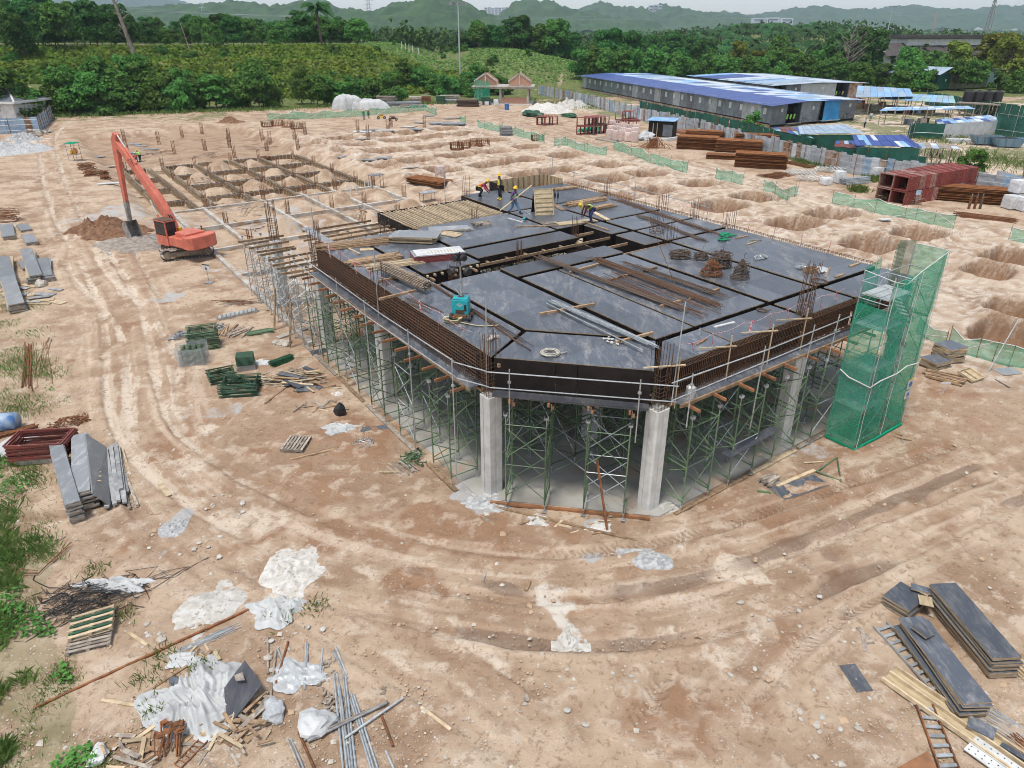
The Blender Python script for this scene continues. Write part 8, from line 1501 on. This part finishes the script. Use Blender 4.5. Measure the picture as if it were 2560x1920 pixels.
for u,lb in((2320,'person in black seated under the small canopy, left of two'),(2340,'person in black seated under the small canopy, right of two')):c=GP(u,396);person(lb,tuple(c),R(-10),SIT,'shirt_black','trousers_dark','black',None,None);mb=MB();mb.box((0,0,.2),(.45,.45,.38));one('stool',mb,'timber','stool under the '+lb.split(', ')[1]+' seated people','stool',None,False,(c.x,c.y,c.z),-.2)
# white house at the left edge
c=Vector(at(25,300));t=thing('white_house','corner of a white house with a dark tiled roof at the left edge','house',(c.x-4.6,c.y,0),R(-8));t.scale=(1,1,.68);MB().box((0,3,2.6),(16,9,5.2)).build('wall','wall_white',t);mb=MB();mb.add([(-9,-2.2,5.2),(9,-2.2,5.2),(9,8,5.2),(-9,8,5.2),(-5,3,8.2),(4,3,8.2)],[(0,1,5,4),(1,2,5),(2,3,4,5),(3,0,4),(3,2,1,0)]);rf_=mb.build('roof','wall_slate',t);MB().bar((-9,-2.3,5.15),(9.2,-2.3,5.15),.3,.6).bar((9.1,-2.3,5.15),(9.1,8,5.15),.3,.6).build('eave_board','white_paint',rf_);MB().bar((9.1,-2.2,5.3),(4,3,8.3),.35,.2).build('hip_ridge','white_paint',rf_);MB().box((4,-1.52,3.2),(2,.1,1)).build('window','wall_slate',t)
# plaza building beyond the camp trees
Y=330;P0,P1=atD(2213,125,Y),atD(2640,118,Y+25);t=thing('plaza_building','long white building with a dark hipped roof behind the camp trees','building',(P0[0],P0[1],0),math.atan2(P1[1]-P0[1],P1[0]-P0[0]));t.scale=(1,1,.78);MB().box((40,8,5),(80,16,10)).build('wall','wall_white',t);mb=MB();mb.add([(-3,-3,8),(83,-3,8),(83,19,8),(-3,19,8),(8,6,14),(74,6,14)],[(0,1,5,4),(1,2,5),(2,3,4,5),(3,0,4)]);mb.build('roof','dark_roof' if mat('dark_roof',(.055,.045,.042),(.08,.065,.06),.5,.8)else '',t);MB().box((42,9,14),(56,10,4)).build('upper_wall','wall_white',t);MB().box((42,9,17),(60,14,1.6)).build('upper_roof','dark_roof',t)
fc=bpy.data.curves.new('lettering','FONT');fc.body='PLA';fc.size=4;fc.extrude=.1;fc.materials.append(MATS['black']);o=link('lettering',fc);bpy.context.view_layer.update();me=bpy.data.meshes.new_from_object(o);bpy.data.objects.remove(o);link('lettering',me,t,(36,-.15,4),(math.pi/2,0,0))
# ---------------------------------------------------------------- vegetation
def leafmat(n,c,c2,sc_=.5,tl=.3):
 m,nt,p=newmat(n);out=nt.nodes['Material Output'];g=nd(nt,'NewGeometry');oi=nd(nt,'ObjectInfo')
 col=mixc(nt,ramp(nt,noise(nt,g.outputs['Position'],sc_,3,.6),.38,.62),c,c2);col=mixc(nt,mth(nt,'MULTIPLY',g.outputs['Random Per Island'],.45),col,tuple(q2*1.7 for q2 in c2))
 hv=nd(nt,'HueSaturation');lk(nt,col,hv.inputs['Color']);lk(nt,mth(nt,'ADD',mth(nt,'MULTIPLY',oi.outputs['Random'],.6),.7),hv.inputs['Value']);lk(nt,mth(nt,'ADD',mth(nt,'MULTIPLY',oi.outputs['Random'],.05),.475),hv.inputs['Hue'])
 d=nd(nt,'BsdfDiffuse');t_=nd(nt,'BsdfTranslucent');mx=nt.nodes.new('ShaderNodeMixShader');mx.inputs[0].default_value=tl
 lk(nt,hv.outputs[0],d.inputs[0]);lk(nt,hv.outputs[0],t_.inputs[0]);lk(nt,d.outputs[0],mx.inputs[1]);lk(nt,t_.outputs[0],mx.inputs[2]);lk(nt,mx.outputs[0],out.inputs[0])
leafmat('leaf_mid',(.06,.145,.034),(.105,.205,.05));leafmat('leaf_dark',(.036,.10,.03),(.068,.15,.042));leafmat('leaf_yellow',(.11,.15,.026),(.18,.20,.04));leafmat('fern',(.065,.15,.024),(.16,.21,.04),.1);leafmat('grass_blade',(.08,.15,.035),(.17,.23,.07),1.2);leafmat('far_leaf',(.042,.11,.034),(.08,.16,.05),.05,.1);leafmat('palm_leaf',(.04,.105,.038),(.075,.155,.055),.3)
mat('bark',(.16,.12,.09),(.09,.065,.05),3,.9);mat('dead_wood',(.30,.25,.21),(.18,.14,.12),2,.9)
NR=np.random.default_rng(5)
def quads(name,P,Nrm,size,mt,aspect=1.,jit=.7):
 """leaf quads at points P facing about Nrm"""
 n=len(P);d=Nrm+NR.normal(0,jit,(n,3));d/=np.linalg.norm(d,axis=1)[:,None];a=np.cross(d,NR.normal(0,1,(n,3)));a/=np.linalg.norm(a,axis=1)[:,None];b=np.cross(d,a)
 s=np.asarray(size).reshape(-1,1)*NR.uniform(.6,1.3,(n,1));V=np.stack([P-a*s,P-b*s*aspect,P+a*s,P+b*s*aspect],1).reshape(-1,3);return rawmesh(name,V,np.arange(4*n).reshape(n,4),mt)
def rawmesh(name,V,Fq,mt):
 me=bpy.data.meshes.new(name);me.vertices.add(len(V));me.vertices.foreach_set('co',V.astype(np.float32).ravel());me.loops.add(Fq.size);me.loops.foreach_set('vertex_index',Fq.astype(np.int32).ravel());k=Fq.shape[1]
 me.polygons.add(len(Fq));me.polygons.foreach_set('loop_start',np.arange(0,Fq.size,k,dtype=np.int32));me.polygons.foreach_set('loop_total',np.full(len(Fq),k,np.int32));me.update(calc_edges=True);me.materials.append(MATS[mt]);return me
def crown_pts(H,Wd,lobes,n,seed,low=.2):
 r=np.random.default_rng(seed);P=[];N_=[]
 for k in range(lobes):
  a=r.uniform(0,6.28);f=r.uniform(0,1);z=H*(low+(.88-low)*f);rad=Wd*(.52-.3*abs(f-.35))*r.uniform(.6,1.1);c=np.array([math.cos(a)*rad*.75,math.sin(a)*rad*.75,z]);lr=Wd*r.uniform(.17,.3)*(1.1-.45*f);m_=n//lobes
  d=r.normal(0,1,(m_,3));d[:,2]=np.where(d[:,2]<-.3,-d[:,2]*.5,d[:,2]);d/=np.linalg.norm(d,axis=1)[:,None];q2=c+d*lr*r.uniform(.65,1.08,(m_,1))*np.array([1,1,.8]);P.append(q2);N_.append(d+np.array([0,0,.5]))
 return np.concatenate(P),np.concatenate(N_)
def trunk_mesh(H,Wd,seed,mt='bark',limbs=6,r0=.16):
 rg=random.Random(seed);mb=MB();top=(rg.uniform(-.3,.3),rg.uniform(-.3,.3),H*.75);mb.path([(0,0,-.3),(.1,0,H*.25),(top[0]*.6,top[1]*.6,H*.5),top],r0,6,r2=r0*.3)
 for k in range(limbs):a=rg.uniform(0,6.28);z=H*rg.uniform(.25,.6);mb.path([(0,0,z),(math.cos(a)*Wd*.2,math.sin(a)*Wd*.2,z+H*.12),(math.cos(a)*Wd*.38,math.sin(a)*Wd*.38,z+H*.2)],r0*.45,5,r2=r0*.12)
 return mb.mesh('trunk',[mt])
def tree_proto(kind,seed):
 H,Wd,lb,n,s,mt,low=dict(tall=(10,7.5,26,4200,.30,'leaf_mid',.25),dark=(11,8.5,30,4600,.32,'leaf_dark',.2),bush=(6,6.5,22,3200,.26,'leaf_mid',.06),airy=(9,6.5,24,2600,.27,'leaf_mid',.15),yel=(10,7,26,4200,.28,'leaf_yellow',.2))[kind]
 P,N_=crown_pts(H,Wd,lb,n,seed,low);return quads('crown',P,N_,s,mt),trunk_mesh(H,Wd,seed)
PROTO={k:[tree_proto(k,10*i+j)for j in range(3)]for i,k in enumerate(('tall','dark','bush','airy','yel'))}
def xy(u,Dm):return(u-1280)/F*(Dm*math.cos(PITCH)+CH*math.sin(PITCH)*.6),Dm
def tree(u,Dm,kind,s,label,group,name='tree',hs=1.):
 x,y=xy(u,Dm);label=KW[kind]+' '+('tree in the back belt, '+label if group=='trees along the back of the site' else label)if group and group.split()[0]in('trees','wood','wooded')else label;cr,tk=PROTO[kind][rnd.randrange(3)];t=thing(name,label,'bush' if kind=='bush' else 'tree',(x,y,gz(x,y)-.2),U(0,6.28),group);t.scale=(s*U(.85,1.15),s*U(.85,1.15),s*hs*U(.85,1.15));link('trunk',tk,t);link('crown',cr,t)
KW=dict(airy='loose-crowned',bush='bushy',tall='rounded',dark='broad dark',yel='yellowish')
def wh(u,L):return next(t_ for m_,t_ in L if u<m_)
WB=[(110,'beside the white house'),(230,'between the white house and the boom tip'),(340,'behind the boom tip'),(470,'a little right of the boom tip'),(600,'left of the far net end'),(690,'above the left end of the far net'),(840,'left of the covered stacks'),(9e9,'behind the covered stacks')]
WW=[(200,'at the upper left corner'),(330,'left of the dead trunk'),(480,'just right of the dead trunk'),(640,'between dead trunk and palm'),(790,'left of the tall palm'),(9e9,'right of the tall palm')]
WC=[(1250,'left of the pavilion gables'),(1400,'above the pavilion and sand pile'),(1560,'above the far end of the cabins'),(1700,'above the middle of the long cabin roof'),(1850,'left of the bare tree'),(1990,'just left of the bare tree'),(2140,'under the bare tree'),(2300,'above the canteen roofs'),(2420,'left of the green shed roof'),(9e9,'behind the green and olive shed')]
def ybk(x):return 176+.39*(min(x,30)+40)
u=-60
while u<1010:
 x=xy(u,170)[0];Dm=ybk(x)+U(5,13)
 if not 690<u<725:tree(u,Dm,rnd.choice(['airy','bush','bush','tall','airy']),U(.7,1.15)if not 240<u<420 else U(1.0,1.3),wh(u,WB),'trees along the back of the site')
 u+=U(14,27)
for k in range(84):u=-60+k*11.5+U(-8,8);Dm=ybk(xy(u,260)[0])+U(74,150);tree(u,Dm,rnd.choice(['dark','tall','dark','airy']),U(.6,1.0)*(1.3 if u<260 else 1),'tree of the wood on the bank, '+wh(u,WW),'wood above the terraced bank')
for k in range(26):u=1000+k*10+U(-6,6);Dm=205+U(0,22);tree(u,Dm,rnd.choice(['bush','airy','bush']),U(.5,.95),'bush on the slope behind the pavilion','bushes behind the pavilion')
for k in range(60):u=U(1130,1780);Dm=U(290,400);tree(u,Dm,rnd.choice(['dark','dark','tall']),U(.9,1.35),'tree on the wooded hill, '+wh(u,WC),'wooded hill behind the pavilion')
for k in range(34):u=1450+k*17+U(-9,9);Dm=U(245,275);tree(u,Dm,rnd.choice(['tall','airy','bush','tall','airy']),U(.8,1.25),'tree behind the long cabins, '+wh(u,WC),'trees behind the cabins')
for k in range(34):u=1980+k*18+U(-9,9);Dm=U(215,262)if u>2150 else U(255,275);tree(u,Dm,rnd.choice(['tall','bush','airy','bush']),U(.7,1.1),'tree behind the camp sheds, '+wh(u,WC),'trees behind the camp sheds')
for u,Dm,k_,s,lb in[(1850,285,'yel',1.25,'yellowish tree rising left of the palm slope'),(1895,282,'yel',1.0,'smaller yellowish tree beside the taller one'),(1940,290,'tall',1.35,'round green tree right of the two yellowish ones'),(2110,275,'dark',1.75,'large dark tree behind the bare branching one'),(2160,270,'dark',1.5,'dark tree right of the bare branching one'),(2395,250,'yel',1.55,'yellow-green tree before the white building, left of two'),(2480,255,'yel',1.9,'largest yellow-green tree before the white building'),(2270,235,'tall',1.15,'round green tree hiding the end of the white building'),(2525,240,'yel',1.5,'yellow-green tree near the right edge'),(2320,245,'tall',1.3,'mid green tree before the left end of the white building'),(2560,250,'tall',1.2,'green tree at the right picture edge'),(1890,128,'airy',.5,'small sapling standing at the cabin corner'),(2460,92,'bush',.55,'low bush in the grass beyond the hoarding'),(120,265,'dark',1.5,'tallest spreading tree at the upper left'),(60,262,'dark',1.3,'dark tree left of the tallest one'),(300,240,'dark',1.3,'dark tree beside the dead trunk')]:tree(u,Dm,k_,s,lb,None)
# dead trunk, bare tree, palms
def bare(label,u,Dm,H,seed,spread,n,r0,lean=0.):
 rg=random.Random(seed);x,y=xy(u,Dm);t=thing('dead_tree',label,'dead tree',(x,y,gz(x,y)-.2));mb=MB();mb.path([(0,0,0),(-lean*.4,0,H*.4),(-lean,0,H)],r0,7,r2=r0*.35);mb.build('trunk','dead_wood',t);mb=MB()
 for k in range(n):
  f=rg.uniform(.25,.98);a=rg.uniform(0,6.28);l=spread*rg.uniform(.5,1)*(1.2-f*.6);p=Vector((-lean*f,0,H*f));q2=p+Vector((math.cos(a)*l*.5,math.sin(a)*l*.5,l*.35));e=q2+Vector((math.cos(a)*l*.5,math.sin(a)*l*.5,l*.4));mb.path([p,q2,e],r0*.25,4,r2=r0*.06)
  for j in range(3):b=a+rg.uniform(-1,1);s_=q2.lerp(e,rg.random());mb.tube(s_,s_+Vector((math.cos(b)*l*.35,math.sin(b)*l*.35,l*.3)),r0*.1,3,r2=r0*.04)
 mb.build('branches','dead_wood',t)
bare('tall dead leaning trunk rising above the terraced bank',346,212,17.5,1,3,12,.75,3.2);bare('grey bare branching tree before the dark trees',2118,262,15,2,8,42,.4);bare('small dead snag on the terraced bank',483,222,8,3,2,5,.2,1.5)
def palm_mesh(n,L,seed,mt,w_=.25,droop=.6):
 rg=random.Random(seed);mb=MB()
 for k in range(n):
  a=k*2.4;e=rg.uniform(.05,1.25);pts=[]
  for j in range(7):f=j/6;pts.append((math.cos(a)*L*f*math.cos(e*(1-f*.4)),math.sin(a)*L*f*math.cos(e*(1-f*.4)),L*(math.sin(e)*f-droop*f*f)))
  sx,sy=-math.sin(a),math.cos(a)
  for s in(-1,1):mb.grid([[(p[0]+sx*s*q3*L*w_*math.sin(min(1,.25+i/6)*2.6),p[1]+sy*s*q3*L*w_*math.sin(min(1,.25+i/6)*2.6),p[2]-q3*L*.12)for i,p in enumerate(pts)]for q3 in((0,1)if s>0 else(1,0))])
 return mb.mesh('crown',[mt])
x,y=xy(806,240);t=thing('palm_tree','tall palm standing alone above the terraced bank','palm',(x,y,gz(x,y)-.2));MB().path([(.6,0,0),(.2,0,5),(0,0,10.5)],.35,7).build('trunk','bark',t);link('crown',palm_mesh(34,5.2,3,'palm_leaf',.1),t,(0,0,10.5))
pc=[palm_mesh(22,5.5,k,'palm_leaf',.09,.75)for k in range(3)];pt=MB().path([(0,0,0),(0,0,5)],.35,6).mesh('trunk',['bark'])
for k in range(110):
 u,Dm=U(1690,2110),U(400,640);x,y=xy(u,Dm);t=thing('oil_palm','oil palm in the plantation on the slope','palm',(x,y,gz(x,y)),U(0,6),'oil palm plantation');s=U(1.,1.3);t.scale=(s,s,s);link('trunk',pt,t);link('crown',pc[k%3],t,(0,0,5))
 # far woods, one mass
def mass(name,label,pts,s,mt,nq,cat='wood',hs=1.):
 base,bn=crown_pts(9,9,9,nq,99,.1);V=[];N_=[]
 P=np.array(pts);n=len(P);idx=NR.integers(0,len(base),(n,nq));sc_=NR.uniform(.7,1.3,(n,1,1))*np.asarray(s).reshape(-1,1,1);rot=NR.uniform(0,6.28,n);b=base[idx];c_,s_=np.cos(rot)[:,None],np.sin(rot)[:,None];q2=np.stack([b[...,0]*c_-b[...,1]*s_,b[...,0]*s_+b[...,1]*c_,b[...,2]*hs],-1)*sc_+P[:,None,:];nn=bn[idx].reshape(-1,3)
 me=quads(name,q2.reshape(-1,3),nn,np.repeat(.85*np.asarray(s).reshape(-1),nq)if np.ndim(s)else .85*s,mt);tag(link(name,me),label,cat,None,'stuff')
def field(n,u0,u1,d0,d1):uu=NR.uniform(u0,u1,n);dd=np.exp(NR.uniform(math.log(d0),math.log(d1),n));xx=(uu-1280)/F*dd*.9;return np.stack([xx,dd,gh(xx,dd)-1.5],1)
mass('far_wood','continuous green wood between the site and the hills',np.concatenate([field(700,-80,1180,330,900),field(500,1100,1750,400,900),field(500,2050,2650,330,900),field(260,1650,2120,640,900)]),1.15,'far_leaf',40);mass('distant_wood','distant wooded plain before the hills',field(1100,-120,2700,900,3200),2.2,'far_leaf',22,hs=.6)
# terraced bank: ferny cover; knoll grass is the ground itself
n=52000;uu=NR.uniform(-80,1180,n);dd=NR.uniform(185,272,n);xx=(uu-1280)/F*(dd*.894+5);zz=gh(xx,dd);ok=(zz>.6)&~((xx>-48)&(dd>255));yb_=176+.39*(xx+40);e=dd-yb_;ok&=~(((e>32)&(e<37))|((e>50)&(e<54.5))|(e>72));P=np.stack([xx,dd,zz+NR.uniform(0,.7,n)],1)[ok];tag(link('bank_ferns',quads('bank_ferns',P,np.tile([0,-.35,.8],(len(P),1)),.5,'fern')),'yellow-green ferny cover on the terraced bank','ground cover',None,'stuff')
n=16000;xx=NR.normal(-10,34,n);dd=NR.normal(285,34,n);zz=gh(xx,dd);ok=(zz>1.2)&(vn(xx*.09,dd*.09,5)>.3)&(xx>-55);P=np.stack([xx,dd,zz+NR.uniform(0,.25,n)],1)[ok];tag(link('knoll_grass',quads('knoll_grass',P,np.tile([0,-.2,.9],(len(P),1)),.42,'grass_blade')),'rough grass on the open knoll','grass',None,'stuff')
for k in range(46):u=U(-40,1000);tree(u,ybk(xy(u,215)[0])+rnd.choice([U(24,33),U(38,50),U(56,66)]),'bush',U(.2,.45),'low bush growing among the ferns of the terraced bank','bushes on the terraced bank')
for k in range(9):tree(U(960,1330),U(262,300),'bush',U(.25,.5),'small scrub bush on the grassy knoll','scrub on the knoll')
# verge grass and weeds
def blades(name,label,pts,h,w_,mt,lean=.5):
 n=len(pts);a=NR.uniform(0,6.28,n);l=NR.uniform(.1,lean,n)*h;b=NR.uniform(0,6.28,n);ww=w_*NR.uniform(.6,1.4,n);P=np.asarray(pts);hx=h*NR.uniform(.5,1.2,n);dx,dy=np.cos(a)*ww,np.sin(a)*ww;z0=np.zeros(n)
 V=np.stack([P+np.stack([-dx,-dy,z0-.03],1),P+np.stack([dx,dy,z0-.03],1),P+np.stack([np.cos(b)*l*.5+dx*.7,np.sin(b)*l*.5+dy*.7,hx*.65],1),P+np.stack([np.cos(b)*l*1.1,np.sin(b)*l*1.1,hx*(1-l*.2)],1),],1).reshape(-1,3);return tag(link(name,rawmesh(name,V,np.arange(4*n).reshape(n,4),mt)),label,'grass',None,'stuff')
def vpts(n,u0,u1,v0,v1,edge=30):
 u=NR.uniform(u0,u1,n);v=NR.uniform(v0,v1,n);k=inpoly(u-np.abs(NR.normal(0,edge,n)),v,VERGE);u,v=u[k],v[k];P=np.array([at(a,b)for a,b in zip(u,v)]);P[:,2]=gh(P[:,0],P[:,1]);return P,u,v
P,u_,v_=vpts(60000,-20,330,560,1930);d_=np.hypot(P[:,0],P[:,1]);cl=vn(P[:,0]*.7,P[:,1]*.7,8);k=cl+NR.normal(0,.1,len(cl))>.5;blades('verge_grass','short rough grass on the left verge',P[k],.11+.35*np.clip(cl[k]-.45,0,1),.009,'grass_blade',.8)
P,u_,v_=vpts(16000,-20,200,1250,1930,5);k=(u_<30+.1*(v_-1250)*.9+NR.normal(0,18,len(u_)))&(vn(P[:,0]*1.6,P[:,1]*1.6,3)>.45);blades('tall_grass','tall green reeds at the lower left corner',P[k],.36,.006,'grass_blade',.9)
P,u_,v_=vpts(9000,-20,330,900,1930,5);k=vn(P[:,0]*.55+7,P[:,1]*.55,4)>.72;P=P[k];P[:,2]+=NR.uniform(.05,.25,len(P));tag(link('broadleaf_weeds',quads('broadleaf_weeds',P,np.tile([0,0,1.],(len(P),1)),.06,'leaf_mid',1,.4)),'patches of round-leaved creeping weeds on the verge','weeds',None,'stuff')
def gtuft(pl,n,name,label,h):Q=np.concatenate([np.stack([c[0]+NR.normal(0,r_,n),c[1]+NR.normal(0,r_,n),np.zeros(n)],1)for c,r_ in pl]);Q[:,2]=gh(Q[:,0],Q[:,1]);blades(name,label,Q,h,.03 if h>.5 else .008,'grass_blade',.7)
gtuft([(at(u,v),r_)for u,v,r_ in[(2010,405,.8),(2045,412,1.2),(2080,418,.9),(1950,392,.8),(2185,452,.8),(2460,482,1.),(2500,488,.8),(1480,268,3),(1420,258,3),(2145,478,.5),(1560,325,.6),(2430,395,5),(2500,410,5),(2380,340,4),(2540,345,5),(2470,400,4),(2330,350,3)]],420,'hoarding_weeds','grass and weeds growing along the hoarding and in the yard',.7)
gtuft([(at(u,v),.25)for u,v in[(700,1540),(790,1520),(430,1760),(385,1775),(500,1680),(370,1700),(410,1640),(300,1540),(240,1430)]],90,'ground_tufts','small green tufts on the bare earth',.25)
x=np.linspace(-150,6,700);gy=176+.39*(x+40)+NR.normal(2,1.6,700);Q=np.stack([x,gy,gh(x,gy)],1);Q=np.repeat(Q,7,0)+NR.normal(0,.6,(4900,3))*[1,1,0];blades('edge_grass','long grass at the foot of the tree belt',Q,.9,.05,'grass_blade',.7)
grit('loose_grit','pale crumbs of stone strewn over the near earth',9000,'stone',.012,.035,3);grit('loose_clods','brown clods strewn over the near earth',7000,'earth_tan',.015,.04,4)
# ---------------------------------------------------------------- hills and far landmarks
def ridge(name,prof,Dm,mt,lump,seed):
 us=np.linspace(prof[0][0],prof[-1][0],260);vt=np.interp(us,[p[0]for p in prof],[p[1]for p in prof]);vt=vt+(fbm(us*.02,us*0+seed,seed,4)-.47)*12;zt=CH+(70-vt)/F*Dm;xs=(us-1280)/F*Dm*.9;rows=np.linspace(-1,1,60);X,Rr=np.meshgrid(xs,rows);Z=np.tile(zt,(60,1))*np.cos(Rr*1.5)**.8;Y=Dm+Rr*Dm*.22;Z=Z+lump*(vn(X/lump*.7,Y/lump*.7,seed)-.3)+lump*.5*vn(X/lump*1.7,Y/lump*1.7,seed+1)-lump*.6
 nx=len(us);i=np.arange(nx*60).reshape(60,nx);q2=np.stack([i[:-1,:-1],i[:-1,1:],i[1:,1:],i[1:,:-1]],-1).reshape(-1,4);me=rawmesh(name,np.stack([X,Y,Z],-1).reshape(-1,3),q2,mt);tag(link(name,me),kind='structure')
mat('hill_wood',(.026,.065,.026),(.046,.095,.034),.03,.95,rnd=0,world=True,c3=(.06,.09,.035),c3s=.08)
ridge('wooded_hill',[(800,62),(880,40),(960,38),(1010,24),(1070,8),(1105,-2),(1150,12),(1200,38),(1270,60)],1300,'hill_wood',11,1);ridge('wooded_hill',[(-150,30),(100,34),(330,40),(400,30),(480,22),(560,26),(620,14),(700,26),(760,18),(830,22),(900,45),(960,62)],1700,'hill_wood',12,2);ridge('far_mountain',[(-400,-90),(-100,-60),(60,-45),(200,-40),(300,-25),(370,-5),(440,20),(520,50)],6500,'hill_wood',40,3);ridge('wooded_hill',[(1230,58),(1290,22),(1330,16),(1380,22),(1440,38),(1520,48),(1600,58)],2200,'hill_wood',16,4);ridge('wooded_hill',[(1420,50),(1470,26),(1500,20),(1540,36),(1560,26),(1600,40),(1640,22),(1690,34),(1800,48),(1900,58)],3200,'hill_wood',22,5);ridge('wooded_hill',[(1680,55),(1760,38),(1830,48),(1930,44),(2010,26),(2060,34),(2150,36),(2230,28),(2330,36),(2430,34),(2500,26),(2600,30)],4600,'hill_wood',30,6)
mat('far_white',(.66,.67,.70),(.56,.58,.62),.05,.8,rnd=.1)
def block(u0,u1,v0,v1,Dm,label,n=1):
 for k in range(n):
  a,b=u0+(u1-u0)*k/n,u0+(u1-u0)*(k+.86)/n;p,q2=atD(a,v1,Dm),atD(b,v0+U(0,3)*(n>1),Dm);h=q2[2]-min(p[2],5);mb=MB();mb.box(((p[0]+q2[0])/2,Dm,q2[2]-h/2),(q2[0]-p[0],25,h));w_=MB();nf=max(3,int(h/9))
  t=thing('tower_block','%s, %s from the left'%(label,ORD[k])if n>1 else label,'building',((p[0]+q2[0])/2,Dm,0),0,'far tower blocks',True);mb.build('wall','far_white',t)
  for j in range(nf):w_.box(((p[0]+q2[0])/2,Dm-13,q2[2]-h*(j+.5)/nf),((q2[0]-p[0])*.8,1.5,h/nf*.35))
  w_.build('window_band','wall_slate',t)
block(1211,1272,17,36,4200,'pale apartment tower on the skyline right of the lamp mast',7);block(1622,1655,11,24,3000,'white building block on the far hill',3);block(2056,2120,24,36,4400,'pale tower row on the right skyline',5);block(2338,2362,30,44,4400,'pale tower beside the far crane',2);block(1880,1985,43,50,2600,'long low white works on the plain',3)
def mast(label,u,vb,vt,Dm,r0,head=True,mt='galv'):
 b,tp=atD(u,vb,Dm),atD(u-(1280-u)*0,vt,Dm);g=gz(b[0],b[1]);t=thing('lamp_mast',label,'lamp mast',(b[0],b[1],g-.3),0,'tall lamp masts');h=tp[2]-g;MB().tube((0,0,0),(0,0,h),r0,8,r2=r0*.45).build('pole',mt,t)
 if head:
  mb=MB()
  for k in range(8):a=k/8*6.28;mb.bar((0,0,h),(math.cos(a)*2,math.sin(a)*2,h+.2),.15,.15);mb.box((math.cos(a)*2,math.sin(a)*2,h-.2),(.8,.5,.6),a)
  mb.build('lamp_ring','grey_paint',t)
mast('slim grey lamp mast rising in front of the grassy knoll',1150,182,4,222,.3);mast('lamp mast behind the camp trees, taller of two',2218,85,14,480,.45);mast('lamp mast behind the camp trees, shorter of two',2143,60,20,620,.45);mast('lamp mast at the right picture edge',2555,80,30,420,.3)
def lattice(label,u,vb,vt,Dm,w0,mt='grey_paint',name='lattice_tower'):
 b,tp=atD(u,vb,Dm),atD(u,vt,Dm);g=gz(b[0],b[1]);t=thing(name,label,'tower',(b[0],b[1],g),.4,'lattice towers');h=tp[2]-g;L_=MB();X_=MB();n=9
 for sx,sy in((-1,-1),(1,-1),(1,1),(-1,1)):L_.bar((sx*w0,sy*w0,0),(sx*w0*.25,sy*w0*.25,h),.35,.35)
 for k in range(n):
  f0,f1=k/n,(k+1)/n;a,b2=w0*(1-.75*f0),w0*(1-.75*f1)
  for s in(-1,1):X_.bar((-a,s*a,h*f0),(b2,s*b2,h*f1),.2,.2);X_.bar((s*a,-a,h*f0),(s*b2,b2,h*f1),.2,.2)
 for z in(.7,.82,.93):X_.bar((-w0*1.6,0,h*z),(w0*1.6,0,h*z),.3,.3)
 L_.build('legs',mt,t);X_.build('bracing',mt,t)
lattice('grey pylon on the ridge left of the centre hill',923,40,-6,1250,5);lattice('telecom mast above the trees at the upper right',2472,62,-4,620,2.2);lattice('small pylon on the left ridge',507,30,4,1500,3.5,'far_white');lattice('far red crane tower on the right skyline',2336,60,28,3000,6,'orange_paint')
for u in(1655,1664):p=xy(u,262);mb=MB();mb.tube((p[0],p[1],gz(*p)),(p[0]+.2,p[1],gz(*p)+9),.14,6);mb.bar((p[0]-1,p[1],gz(*p)+8.2),(p[0]+1,p[1],gz(*p)+8.2),.12,.12);one('power_pole',mb,'old_timber','timber power pole before the wooded hill, %s of the pair'%('left' if u<1660 else 'right'),'power pole')
for k,u in enumerate((1006,1016,1024,1033,1047)):p=xy(u,290);mb=MB();mb.tube((p[0],p[1],gz(*p)-.2),(p[0],p[1],gz(*p)+2.6),.16,6);one('marker_post',mb,'white_paint','white post on the grassy knoll, %s from the left'%ORD[k],'post','white posts on the knoll')
for k,(u0,v0,u1,v1)in enumerate([(0,14,2560,30),(0,-6,1500,40)]):p,q2=Vector(atD(u0,v0,1200)),Vector(atD(u1,v1,1250));mb=MB();mb.path([p.lerp(q2,f/12)-Vector((0,0,14*(1-(f/6-1)**2)))for f in range(13)],.12,3);one('power_line',mb,'grey_paint','thin power line across the sky, %s of two'%('lower' if k else 'upper'),'power line')
# ---------------------------------------------------------------- air
m=bpy.data.materials.new('air');m.use_nodes=True;nt=m.node_tree;nt.nodes.remove(nt.nodes['Principled BSDF']);v=nt.nodes.new('ShaderNodeVolumePrincipled');v.inputs['Color'].default_value=(.7,.85,1,1);v.inputs['Density'].default_value=.00011;v.inputs['Anisotropy'].default_value=.1;nt.links.new(v.outputs[0],nt.nodes['Material Output'].inputs['Volume']);MATS['air']=m
mb=MB();mb.prism([(-9000,-80),(9000,-80),(9000,8200),(-9000,8200)],-40,700);o=mb.build('haze','air');tag(o,kind='stuff')
for o in bpy.data.objects:
 if '_o' in o:del o['_o']
